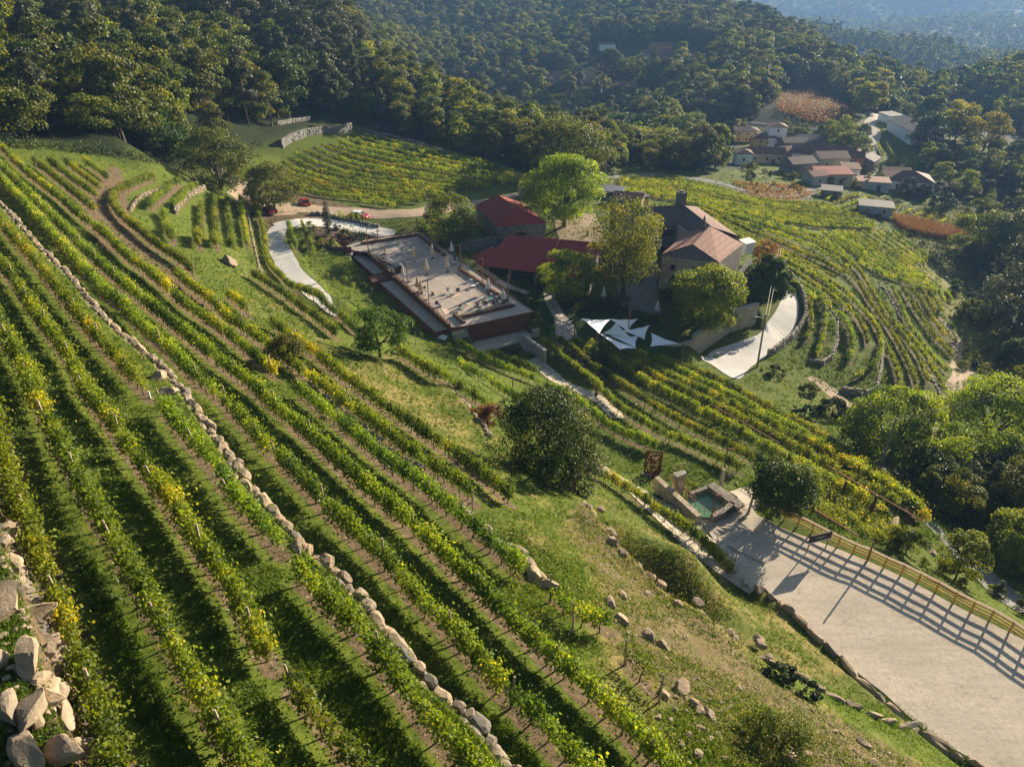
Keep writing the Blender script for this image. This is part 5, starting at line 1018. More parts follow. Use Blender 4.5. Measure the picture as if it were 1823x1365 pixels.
stone_wall('thin stone edging between rough bank and earth strip', PS('1365,1177 1410,1200 1437,1213 1490,1245 1554,1275 1595,1292 1632,1303 1671,1321'), .4, .4, .8, 'rock', 7, drop=.12, courses=1)
stone_wall('inner curved dry stone wall of the hill terraces', wall_pts('WA'), 1.7, .5, .6, 'stone_wall', 8, drop=1.0, group=None)
stone_wall('tallest curved dry stone wall of the hill terraces', wall_pts('WB'), 2.2, .55, .65, 'stone_wall', 9, drop=1.2)
stone_wall('outer curved dry stone wall near the golden tree', wall_pts('WC'), 1.9, .5, .6, 'stone_wall', 10, drop=1.0)
stone_wall('straight sunken field wall above the right block of vines', wall_pts('WD'), .8, .5, .6, 'stone_wall', 11, drop=.4)
stone_wall('dark retaining wall under the small upper vine terraces', PS('232,375 245,356 262,346 285,338 310,330'), 1.3, .4, .4, 'rock', 12, drop=.9)
stone_wall('sunlit retaining wall behind the flat vine plot', PS('313,382 318,366 330,354 345,347 365,338'), 1.6, .4, .4, 'rock', 13, drop=.7)
stone_wall('old grey stone wall in shade behind the back field', PS('503,262 520,252 545,243 575,238 600,238 625,232'), 2.4, .6, .8, 'stone_grey', 14, drop=.3)
stone_wall('dark shaded stone wall under the wood edge', PS('640,232 690,243 740,256 800,275'), 1.0, .5, .9, 'stone_grey', 15, drop=.2)
stone_wall('short stone wall in the wood above the car park', PS('495,222 520,218 550,214'), 1.2, .5, .8, 'stone_grey', 16, drop=.2)
stone_wall('low grey stone wall beside the parked red and white car', PS('556,383 580,384 600,391 630,396 655,402 672,405'), .9, .5, .6, 'stone_grey', 17, drop=.2)
stone_wall('stone parapet curving round the outside of the road', PS('1391,482 1408,497 1420,512 1429,530 1433,550 1432,568 1422,588 1410,603 1396,614 1380,627 1368,634'), 1.5, .55, .5, 'stone_wall', 18, drop=.2, below=.8)
stone_wall('stone edging beside the pavement of the planted bed', PS('541,401 552,418 562,436'), .4, .3, .5, 'rock', 19, drop=.1)
# big boulders at the lower left
def boulder(label, loc, size, seed, mat='rock', flat=.8, group=None, rz=0.0):
    sink = .10 if size[0] < 1.4 else .2
    import bmesh
    r = np.random.default_rng(seed); bm = bmesh.new(); bmesh.ops.create_icosphere(bm, subdivisions=3, radius=1.0); V = np.array([v.co for v in bm.verts]); F = np.array([[v.index for v in f.verts] for f in bm.faces]); bm.free()
    for _ in range(9 if label.find('left') < 0 else 13):                                  # cleave with random planes: flat broken faces
        n = r.normal(size=3); n /= np.linalg.norm(n); d = r.uniform(.45, .8) if label.find('left') < 0 else r.uniform(.38, .62); k = V@n-d; V = V-np.outer(np.clip(k, 0, None), n)
    V = V*(1+.05*np.sin(V[:, [1, 2, 0]]*7+seed))*np.array([size[0], size[1], size[2]])/2
    if size[0] >= 1.2 and label.find('left') > 0: V = V*[1.45, .95, .85]
    o = mesh_np('boulder', V, F, mat, None, {'tint': np.full(len(V), np.clip(r.normal(.2, .2), 0, .7))}, False); o.location = (float(loc[0]), float(loc[1]), float(loc[2]+size[2]*sink)); o.rotation_euler = (r.normal(0, .15), r.normal(0, .15), rz or (r.normal(2.1, .35) if label.find('lower left') > 0 or label.find('left edge') > 0 or label.find('bottom left') > 0 else r.uniform(0, 6))); return tag(o, label, 'boulder', group)
BO = [(28, 1010, 1.9, 1.3, 1.1, 'long pale slab boulder at the top of the lower left rock bank'), (8, 1085, 2.0, 1.6, 1.3, 'rounded tan boulder at the left edge'), (62, 1095, 1.5, .8, .9, 'narrow granite slab below the long pale slab'), (20, 960, 1.2, .9, .9, 'small boulder highest in the lower left rock bank'), (85, 1165, .9, .6, .7, 'small wedge boulder beside the nearest vine row'),
 (52, 1190, 1.5, 1.0, 1.1, 'dark sided boulder in the middle of the lower left bank'), (95, 1235, 1.3, .8, 1.0, 'leaning grey slab in the lower left bank'), (60, 1265, 1.7, 1.2, 1.0, 'broad flat boulder in the lower left bank'), (115, 1290, 1.2, .8, .9, 'sunlit split boulder near the bottom left'), (45, 1340, 1.6, 1.2, 1.1, 'blue grey boulder at the bottom left corner'), (110, 1345, 1.6, .9, 1.0, 'pale cracked slab at the bottom edge'), (15, 1270, 1.3, 1.0, .9, 'brown boulder touching the left edge'), (2, 1180, 1.2, .9, .8, 'half buried boulder at the left edge'), (140, 1330, .9, .6, .8, 'small slab beside the last vine post at the bottom'),
 (952, 1026, 1.3, 1.1, 1.0, 'dark rounded boulder at the end of the middle wall'), (978, 1045, 1.4, .7, .8, 'pale slab next to the dark rounded boulder'), (1090, 965, 1.1, .7, .8, 'tan boulder on the crest of the rough knoll'), (1108, 985, .9, .7, .6, 'broken boulder below the crest of the knoll'), (1078, 1098, .9, .7, .6, 'pair of pale rocks beside the knoll vines'), (1105, 1105, 1.1, .8, .8, 'grey rock right of the knoll vines'), (1152, 1135, 1.2, .8, .8, 'large rock on the lower rough bank'), (1178, 1150, 1.1, .6, .6, 'flat rock on the lower rough bank'), (1212, 1230, 1.3, .8, .9, 'dark grey boulder near the bottom right of the slope'), (1232, 1255, .8, .6, .6, 'small dark rock below the dark grey boulder'), (1262, 1275, 1.0, .7, .5, 'pale rock on the rough bank'), (1190, 1060, .7, .5, .5, 'small pointed rock at the knoll foot'), (1205, 1075, .8, .6, .5, 'rounded rock at the knoll foot'),
 (1352, 1052, 1.5, 1.0, 1.0, 'big squared rock at the corner of the gravel lot'), (1372, 1062, 1.0, .7, .7, 'grey rock behind the big squared rock'), (1388, 1075, .9, .6, .6, 'low rock at the start of the gravel kerb'), (408, 470, 3.6, 1.8, 1.8, 'long smooth outcrop rock in the grass above the drive'), (283, 672, 1.6, 1.0, .9, 'grey boulder on top of the long terrace wall'), (302, 700, 1.6, 1.2, .7, 'flat pale slab by the post on the terrace wall'), (392, 805, 1.3, .9, .8, 'round boulder set in the long terrace wall'), (535, 975, 1.2, .9, .7, 'bulging boulder low on the long terrace wall'), (575, 745, .9, .5, .5, 'pale stone in the middle wall'), (1592, 932, 2.4, .9, .7, 'long pale slab behind the low vines near the fence'), (1560, 905, 1.8, 1.2, .7, 'granite outcrop under the pergola vines'), (1500, 800, .9, .6, .5, 'small stone at the lane edge'), (1660, 985, 1.2, .9, .5, 'pale flat rock beyond the wooden fence'), (490, 612, .8, .5, .4, 'small grey stone in the grass by the golden vines'), (526, 551, 1.0, .5, .4, 'flat grey stone beside the golden vines')]
for i_, (x, y, a, b, c, lab) in enumerate(BO): boulder(lab, at(x, y), (a, b, c), 40+i_)
# small loose stones scattered on the rough bank (uncountable rubble)
def rubble():
    r = np.random.default_rng(77); mb = RB(); P = pts('1040,900 1180,1050 1300,1140 1420,1230 1700,1420 1200,1400 1100,1150 1020,960'); n = 170; px = r.uniform(1030, 1600, n*3); py = r.uniform(900, 1365, n*3); k = in_poly(px, py, P)
    q = PP(px[k][:n], py[k][:n]); px2 = r.uniform(0, 140, 120); py2 = 930+r.uniform(0, 430, 120); px2 *= (py2-880)/480; q = np.vstack([q, PP(px2, py2)])
    for p in q: s = r.uniform(.06, .2)*(1+1.5*(r.random() < .1)); stone(mb, (p[0], p[1], p[2]+s*.2), (s*1.4, s, s*.8), r, r.uniform(0, 6))
    V = np.vstack(mb.V); o = mesh_np('rubble', V, [np.vstack(mb.F)], 'rock', None, {'tint': np.repeat(np.clip(r.normal(.25, .25, len(V)//NRV), 0, 1), NRV)}); tag(o, 'loose stones strewn over the rough bank', 'rubble', None, 'stuff')
rubble()
# weeds and small shrubs that creep over the terrace walls
def wall_weeds():
    r = np.random.default_rng(91); C = []
    for k_, dens, wd in (('W1', 26, .7), ('W2', 16, .5), ('W0', 40, 1.1), ('W4', 22, .7), ('W5', 26, 1.2)):
        P = resample(walls_w[k_][:, :2], step=.3)
        for j in range(len(P)):
            v = vnoise(P[j][0], P[j][1], 1.6, 17)
            if v < -.05: continue
            n = int(dens*.3*(.5+v)*2); q = P[j]+r.normal(0, wd*.5, (n, 2)); C.append(np.c_[q, H(q[:, 0], q[:, 1])+r.random(n)**1.6*.6])
    C = np.vstack(C); V, F = leaf_quads(C, .10, np.tile([0, 0, 1.], (len(C), 1)), .6, r)
    tag(mesh_np('wall_weeds', V, F, 'leaf_olive', None, {'tint': np.repeat(np.clip(.55+.3*r.standard_normal(len(C)), 0, 1), 4)}), 'weeds and ivy creeping over the stone terrace walls', 'weeds', None, 'stuff')
wall_weeds()
# ------------------------------------------------------------------ buildings
def roof_piece(parent, polys, mat, name='roof', th=.16, over=0.0):
    """polys: lists of 3D points, first two along the eave; UV: u along eave, v down the slope"""
    V = []; F3 = []; F4 = []; UV3 = []; UV4 = []; loc = np.array(parent.location) if parent else np.zeros(3)
    for P in polys:
        P = np.asarray(P, float)-loc; u = P[1]-P[0]; u[2] = 0; u /= np.linalg.norm(u)+1e-9; nr = np.cross(P[1]-P[0], P[2]-P[0]); nr /= np.linalg.norm(nr)+1e-9
        if nr[2] < 0: nr = -nr
        v = np.cross(nr, u); idx = list(range(len(P)))
        if np.cross(P[1]-P[0], P[2]-P[0])[2] < 0: idx = idx[::-1]
        n0 = len(V); Q = P[idx]; n = len(Q); V += list(Q)+list(Q-[0, 0, th]); uvf = lambda p: (p@u, p@v)
        def f(ids):
            (F4 if len(ids) == 4 else F3).append([n0+i for i in ids]); (UV4 if len(ids) == 4 else UV3).extend([uvf(V[n0+i]) for i in ids])
        if n == 4: f([0, 1, 2, 3]); f([7, 6, 5, 4])
        else:
            for k in range(1, n-1): f([0, k, k+1]); f([n, n+k+1, n+k])
        for i in range(n): f([i, n+i, n+(i+1) % n, (i+1) % n])
    Fs = [np.array(F) for F in (F4, F3) if F]; uv = np.array(UV4+UV3); return mesh_np(name, np.array(V), Fs, mat, parent, None, False, uv)
def ridge_cap(parent, lines, mat, r=.13):
    mb = MB()
    for a, b in lines: mb.tube([np.asarray(a, float)+[0, 0, .03], np.asarray(b, float)+[0, 0, .03]], r, 6)
    return mb.build('ridge_tiles', mat, parent, world=True)
def wall_run(parent, top, zb, mat, name='wall', th=.45, inset=0.0):   # walls under a chain of eave points
    mb = MB()
    for i_, (a, b) in enumerate(zip(top[:-1], top[1:])):
        a, b = np.asarray(a, float)+[0, 0, .004*i_], np.asarray(b, float)+[0, 0, .004*i_]; d = (b-a)[:2]; L = np.linalg.norm(d); d /= L; n = np.array([-d[1], d[0]])
        P = [a[:2]-n*th/2, b[:2]-n*th/2, b[:2]+n*th/2, a[:2]+n*th/2]; mb.prism(P, zb, [a[2], b[2], b[2], a[2]])
    return mb.build(name, mat, parent, world=True)
def opening(parent, a, b, u, z, w, h, mat='dark_opening', frame='wood_dark', name='window', out=.24, pane='glass'):
    """window on the wall a->b at fraction u, sill height z; frame proud of the wall, pane as sub-part; outward = right of a->b"""
    a, b = np.asarray(a, float), np.asarray(b, float); d = (b-a)[:2]/np.linalg.norm((b-a)[:2]); n = np.array([d[1], -d[0]]); c = a[:2]+(b-a)[:2]*u+n*out; rz = math.atan2(d[1], d[0]); loc = np.array(parent.location)
    mb = MB(); t = .10
    for dx, dz, sx, sz in ((-w/2, h/2, t, h+t), (w/2, h/2, t, h+t), (0, 0, w+t, t), (0, h, w+t, t)):
        mb.box(np.array([*(c+d*dx), z+dz])-loc, (sx, .10, sz), rz)
    f = mb.build(name, frame, parent); m2 = MB(); m2.box(np.array([*(c-n*.02), z+h/2])-loc, (w-t*.5, .06, h-t*.5), rz); m2.build('pane' if name == 'window' else 'panel', mat, f); return f
def V3(px, py, z): return Pz(px, py, z)
def lower(P, z): return np.array([P[0], P[1], z])
zc = lambda z: CZ+z
# --- stone manor house: front block with tiled roof, long slated wing, chimney
hs = thing('stone_house', 'large old stone manor house with tiled and dark slated roofs and a big chimney', 'house', (*V3(1230, 500, -54)[:2], zc(-54)))
e = -47.4; FL = V3(1176, 454, e); FR = V3(1279, 467.5, e); BR = V3(1323, 434, e); RJ = V3(1233, 436, -45.9); RE = V3(1264, 402.7, -45.2); BL = V3(1222, 414, e)
o_ = (FL-FR)/np.linalg.norm(FL-FR)*.3
roof_piece(hs, [[FR, BR, RE, RJ]], 'roof_tile'); roof_piece(hs, [[BL, FL, RJ, RE]], 'roof_tile'); roof_piece(hs, [[FL, FR, RJ]], 'roof_old', 'hip_roof')
ridge_cap(hs, [(RJ, RE), (FL, RJ), (FR, RJ)], 'roof_tile')
ins = lambda P, c=((FL+FR+BR+BL)/4), k=.045: P+(c-P)*[k, k, 0]-[0, 0, .12]
A1, A2, A3, A4 = ins(FL), ins(FR), ins(BR), ins(BL)
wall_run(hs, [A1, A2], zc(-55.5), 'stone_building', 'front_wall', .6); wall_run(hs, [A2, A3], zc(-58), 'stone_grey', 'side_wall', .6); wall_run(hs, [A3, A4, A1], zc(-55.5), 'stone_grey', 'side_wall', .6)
for u, z in ((.22, -49.9), (.63, -49.7), (.86, -50.2)): opening(hs, A1, A2, u, zc(z), .75, .95, out=.31)
opening(hs, A4, A1, .3, zc(-53.8), 1.1, 2.1, 'wood_dark', 'wood_dark', 'door', .31)
# long wing
e2 = -47.3; L0 = V3(1086, 404, e2); L1 = V3(1209, 400, e2); R0 = V3(1086, 372, -44.8); R1 = V3(1217, 365.8, -44.8); Bk = R1-L1; B0 = R0+Bk*[1, 1, -1]; B1 = R1+Bk*[1, 1, -1]
roof_piece(hs, [[L0, L1, R1, R0]], 'roof_old'); roof_piece(hs, [[B1, B0, R0, R1]], 'roof_old'); ridge_cap(hs, [(R0, R1), (V3(1144.7, 369.7, -44.75), V3(1135, 387, -46.1))], 'roof_tile', .1)
w0, w1 = L0+[.4, .35, -.12], L1+[-.1, .35, -.12]; wall_run(hs, [w0, w1], zc(-55.3), 'stone_grey', 'wing_wall', .5); wall_run(hs, [B1-[.4, .4, .1], B0+[.4, -.4, -.1], w0], zc(-55.3), 'stone_grey', 'wing_wall', .5)
opening(hs, w0, w1, .72, zc(-49.6), 1.5, 1.25, out=.27, mat='glass'); opening(hs, w0, w1, .86, zc(-49.6), 1.9, 1.25, out=.27, mat='glass'); opening(hs, w0, w1, .76, zc(-53.9), 2.2, 2.2, 'dark_opening', 'stone_building', 'doorway', .27); opening(hs, w0, w1, .4, zc(-49.6), 1.0, 1.2, out=.27)
# connecting wing toward the front block
C0 = R1; C1 = V3(1264.3, 402.8, -45.15); I0 = V3(1209, 400, e2); I1 = V3(1224, 411.5, e2); O0 = V3(1240, 367.5, -47.0); O1 = V3(1315, 420, -47.0)
roof_piece(hs, [[I0, I1, C1, C0]], 'roof_old'); roof_piece(hs, [[O1, O0, C0, C1]], 'roof_village'); ridge_cap(hs, [(C0, C1)], 'roof_old', .12)
wall_run(hs, [I0+[-.1, 0, -.1], I1+[-.1, .1, -.1]], zc(-55.3), 'pink_plaster', 'inner_wall', .35); wall_run(hs, [O0-[.4, .2, .1], O1-[.4, .2, .1]], zc(-58), 'stone_grey', 'side_wall', .5)
opening(hs, I0, I1, .6, zc(-49.8), .9, 1.4, out=.2)
ch = V3(1211, 366, -45.1); mb = MB(); rc = np.random.default_rng(3)
for c_ in range(7):
    for q in range(4):
        a = q*math.pi/2; stone(mb, (ch[0]+math.cos(a)*.72, ch[1]+math.sin(a)*.72, zc(-45.4)+.25+c_*.44), (1.35, .55, .46), rc, a+math.pi/2)
mb.box((ch[0], ch[1], zc(-43.9)), (1.3, 1.3, 2.6))
for q in range(4): mb.box((ch[0]+(.75 if q % 2 else -.75), ch[1]+(.75 if q > 1 else -.75), zc(-42.2)), (.22, .22, .8), taper=.4)
c_o = mb.build('chimney', 'stone_grey', hs, world=True)
if 'tint' not in c_o.data.attributes: pass
s2 = V3(1252, 404.5, -45.4); mb = MB(); mb.tube([s2-[0, 0, .4], s2+[0, 0, 1.3], s2+[0, 0, 2.3]], [.42, .33, .05], 8); mb.build('chimney', 'stone_grey', hs, world=True)
# small rear shed wall at the right of the front block and white lean-to
d0, d1 = A3+[1.2, -.5, -1.6], A2+[3.4, .6, -3.2]; wall_run(hs, [A2+[.3, .2, -1.2], d1], zc(-58), 'stone_grey', 'buttress_wall', .5); wall_run(hs, [d1, d0+[1, 0, -1]], zc(-58.5), 'stone_grey', 'side_wall', .5)
lt = thing('lean_to', 'small white flat roofed lean-to behind the stone house', 'shed', (*V3(1330, 432, -50)[:2], zc(-53)))
q = [V3(1318, 426, -50), V3(1345, 437, -50), V3(1338, 424, -50), V3(1327, 419, -50)]; cc = V3(1331, 430, -50.2); mb = MB(); mb.box((cc[0], cc[1], zc(-51.4)), (2.2, 1.8, 2.4), .5); mb.build('wall', 'white_paint', lt, world=True); mb = MB(); mb.box((cc[0], cc[1], zc(-50.1)), (2.8, 2.2, .14), .5, rot=[[1, 0, 0], [0, .99, -.12], [0, .12, .99]]); mb.build('roof', 'white_paint', lt, world=True)
# --- square red roofed shed
rs = thing('stone_shed', 'square stone shed with hipped red roof and dark door opening', 'shed', (*V3(915, 410, -52)[:2], zc(-52)))
e3 = -48.7; f0 = V3(883, 402.7, e3); f1 = V3(972.8, 396, e3); l0 = V3(846.2, 367, e3); b1 = l0+(f1-f0); t0 = V3(887, 347.3, -46.2); t1 = V3(914.8, 371, -46.2)
roof_piece(rs, [[l0, f0, t1, t0]], 'roof_red'); roof_piece(rs, [[f0, f1, t1]], 'roof_red'); roof_piece(rs, [[f1, b1, t0, t1]], 'roof_red'); roof_piece(rs, [[b1, l0, t0]], 'roof_red'); ridge_cap(rs, [(t0, t1), (f0, t1), (f1, t1), (l0, t0)], 'roof_red', .12)
cen = (f0+f1+l0+b1)/4; q = [p+(cen-p)*[.05, .05, 0]-[0, 0, .1] for p in (f0, f1, b1, l0)]
wall_run(rs, [q[0], q[1]], zc(-53.5), 'stone_grey', 'front_wall', .5); wall_run(rs, [q[1], q[2], q[3], q[0]], zc(-53.5), 'stone_grey', 'side_wall', .5); opening(rs, q[0], q[1], .52, zc(-51.6), 1.3, 1.1, out=.27); opening(rs, q[0], q[1], .42, zc(-51.6), .5, 1.1, 'wood_dark', out=.28)
# --- long red roofed shed, open on the garden side
ls = thing('long_shed', 'long low shed under a wide red roof, open on posts toward the garden', 'shed', (*V3(960, 480, -53.5)[:2], zc(-53.5)))
g0 = V3(852.8, 471.3, -50.5); g1 = V3(1052, 497, -50.5); r0 = V3(905.5, 418.5, -47.3); r1 = V3(1068, 433, -47.3); k0 = r0+(r0-g0)*[.55, .55, -.7]; k1 = r1+(r1-g1)*[.55, .55, -.7]
roof_piece(ls, [[g0, g1, r1, r0]], 'roof_red'); roof_piece(ls, [[k1, k0, r0, r1]], 'roof_red'); ridge_cap(ls, [(r0, r1), (V3(996, 427.5, -47.25), (g0+g1)/2*[1, 1, 1]+[1.2, .2, .05])], 'roof_red', .08)
x0 = V3(839.6, 455.5, -50.5); x1 = V3(879, 437, -49.3); roof_piece(ls, [[x0, g0, (r0+g0)/2+[0, 0, -.02], x1]], 'roof_red', 'side_roof')
for u in (.06, .27, .5, .72, .93):
    p = g0+(g1-g0)*u+(r0-g0)*[.06, .06, 0]; mb = MB(); mb.box((p[0], p[1], zc(-52.4)), (.5, .5, 3.6)); mb.build('pillar', 'stone_grey', ls, world=True)
wall_run(ls, [k0+[.3, -.3, -.1], k1+[-.3, -.3, -.1]], zc(-54.2), 'stone_grey', 'back_wall', .5); wall_run(ls, [k0+[.3, -.3, -.1], (g0+r0)/2-[-.3, 0, .3]], zc(-54.2), 'stone_grey', 'side_wall', .5); wall_run(ls, [k1+[-.3, -.3, -.1], g1-[.3, -.3, .2]], zc(-54.2), 'stone_grey', 'side_wall', .5)
# --- yard buildings behind the large walnut
def box_house(name, label, cat, px, py, w, d, h, rz, roof='gable', rh=1.6, wall='white_paint', rmat='roof_village', wins=0, door=False, z=None, group=None, over=.35, wincol='dark_opening', floors=1):
    c = at(px, py) if z is None else V3(px, py, z); t = thing(name, label, cat, (c[0], c[1], c[2]-.1), rz, group); mb = MB(); mb.box((0, 0, h/2-.6), (w, d, h+1.2)); mb.build('wall', wall, t)
    W, D = w/2+over, d/2+over; P = [np.array(q, float) for q in ((-W, -D, h), (W, -D, h), (W, D, h), (-W, D, h))]
    if roof == 'gable':
        a, b = np.array([-W, 0, h+rh]), np.array([W, 0, h+rh]); pl = [[P[0], P[1], b, a], [P[2], P[3], a, b]]
        g = MB(); [g.slab([(s*w/2, -d/2, h), (s*w/2, d/2, h), (s*w/2, 0, h+rh*.86)], .02) for s in ()]
        g.add([(-w/2, -d/2, h), (-w/2, d/2, h), (-w/2, 0, h+rh*.88), (w/2, -d/2, h), (w/2, d/2, h), (w/2, 0, h+rh*.88)], [(0, 2, 1), (3, 4, 5), (0, 3, 5, 2), (1, 2, 5, 4)]); g.build('gable', wall, t)
    elif roof == 'hip':
        s = max(0, (w-d)/2) if w > d else 0; s2 = max(0, (d-w)/2) if d > w else 0; a, b = np.array([-s, -s2, h+rh]), np.array([s, s2, h+rh]); pl = [[P[0], P[1], b, a], [P[1], P[2], b], [P[2], P[3], a, b], [P[3], P[0], a]]
        if d > w: pl = [[P[0], P[1], a], [P[1], P[2], b, a], [P[2], P[3], b], [P[3], P[0], a, b]]
    elif roof == 'mono': pl = [[P[0], P[1], P[2]+[0, 0, rh], P[3]+[0, 0, rh]]]
    else: pl = [P]
    loc = t.location.copy(); t.location = (0, 0, 0); roof_piece(t, pl, rmat); t.location = loc
    def win(x, y, zz, ww, hh, ax, nm='window', m=None):
        f = MB(); s = (ww+.16, .08, hh+.16) if ax == 'y' else (.08, ww+.16, hh+.16); f.box((x, y, zz), s); fo = f.build(nm, 'white_paint' if nm == 'window' else 'wood_dark', t); q_ = MB(); s = (ww, .06, hh) if ax == 'y' else (.06, ww, hh); dx, dy = (0, -.03) if ax == 'y' else (.03*np.sign(x), 0); q_.box((x+dx, y+dy, zz), s); q_.build('pane' if nm == 'window' else 'panel', m or wincol, fo)
    for fl in range(floors):
        for k_ in range(wins if w < 24 else 0): win(-w/2+w*(k_+.5)/wins, -d/2-.04, h/floors*(fl+.55), .9, 1.1, 'y')
    if w > 24:
        for y_ in (-3.2, 0, 3.2): win(-w/2-.04, y_, 2.6, 1.1, 1.1, 'x')
    if wins and floors > 1: win(w/2+.04, 0, h*.75, .9, 1.1, 'x')
    if door: win(w*.18, -d/2-.04, 1.05, 1.1, 2.1, 'y', 'door', 'wood_dark')
    return t
box_house('outbuilding', 'low yard building with pink tiled roof behind the stone house', 'outbuilding', 1118, 366, 7, 4.5, 2.6, -.3, 'gable', 1.0, 'pink_plaster', 'roof_tile', 2, True)
box_house('outbuilding', 'small yard hut with pale tin roof beside the large walnut', 'outbuilding', 1088, 353, 5.5, 3.5, 2.4, -.5, 'mono', .5, 'grey_plaster', 'metal_grey', 1, True)
box_house('outbuilding', 'narrow cream hut behind the square red shed', 'outbuilding', 936, 350, 3.0, 3.0, 3.2, .2, 'mono', .4, 'pink_plaster', 'roof_village', 1, False)
box_house('outbuilding', 'tiny white walled hut at the vineyard corner', 'outbuilding', 1140, 362, 2.6, 3.2, 2.2, .6, 'mono', .5, 'white_paint', 'roof_old', 0, True)
# stone walls of the farm
def masonry(label, px_top, z_top, z_bot, th, mat, cap=True, name='retaining_wall', cat='wall'):
    P = Pz(*pts(px_top).T, z_top); mb = MB()
    t = thing(name, label, cat, (*P[0][:2], zc(z_bot))); wall_run(t, P, zc(z_bot), mat, 'wall', th)
    if cap:
        m2 = MB()
        for i_, (a, b) in enumerate(zip(P[:-1], P[1:])):
            d = (b-a)[:2]; L = np.linalg.norm(d); c = (a+b)/2+[0, 0, .004*i_]; m2.box((c[0], c[1], c[2]+.06), (L+.1, th+.16, .12), math.atan2(d[1], d[0]))
        m2.build('coping', 'concrete', t, world=True)
    return t
masonry('tall weathered garden wall above the concrete road', '1350,540 1303,553 1262,578 1235,598', -54.0, -59.5, .6, 'stone_building')
masonry('low garden wall falling toward the sail lawn', '1235,604 1205,614 1180,612', -54.6, -57.5, .5, 'stone_building', False)
masonry('rough stone wall between terrace and long red shed', '820,432 850,427 884,421', -49.9, -53.5, .5, 'stone_grey', False, 'garden_wall')
masonry('shaded side wall between the two red sheds', '884,421 900,424 918,429', -50.5, -53.8, .5, 'stone_grey', False, 'garden_wall')
masonry('grey yard wall behind the yard buildings', '1085,345 1105,343 1122,344', -56.2, -59, .3, 'concrete', False, 'garden_wall')
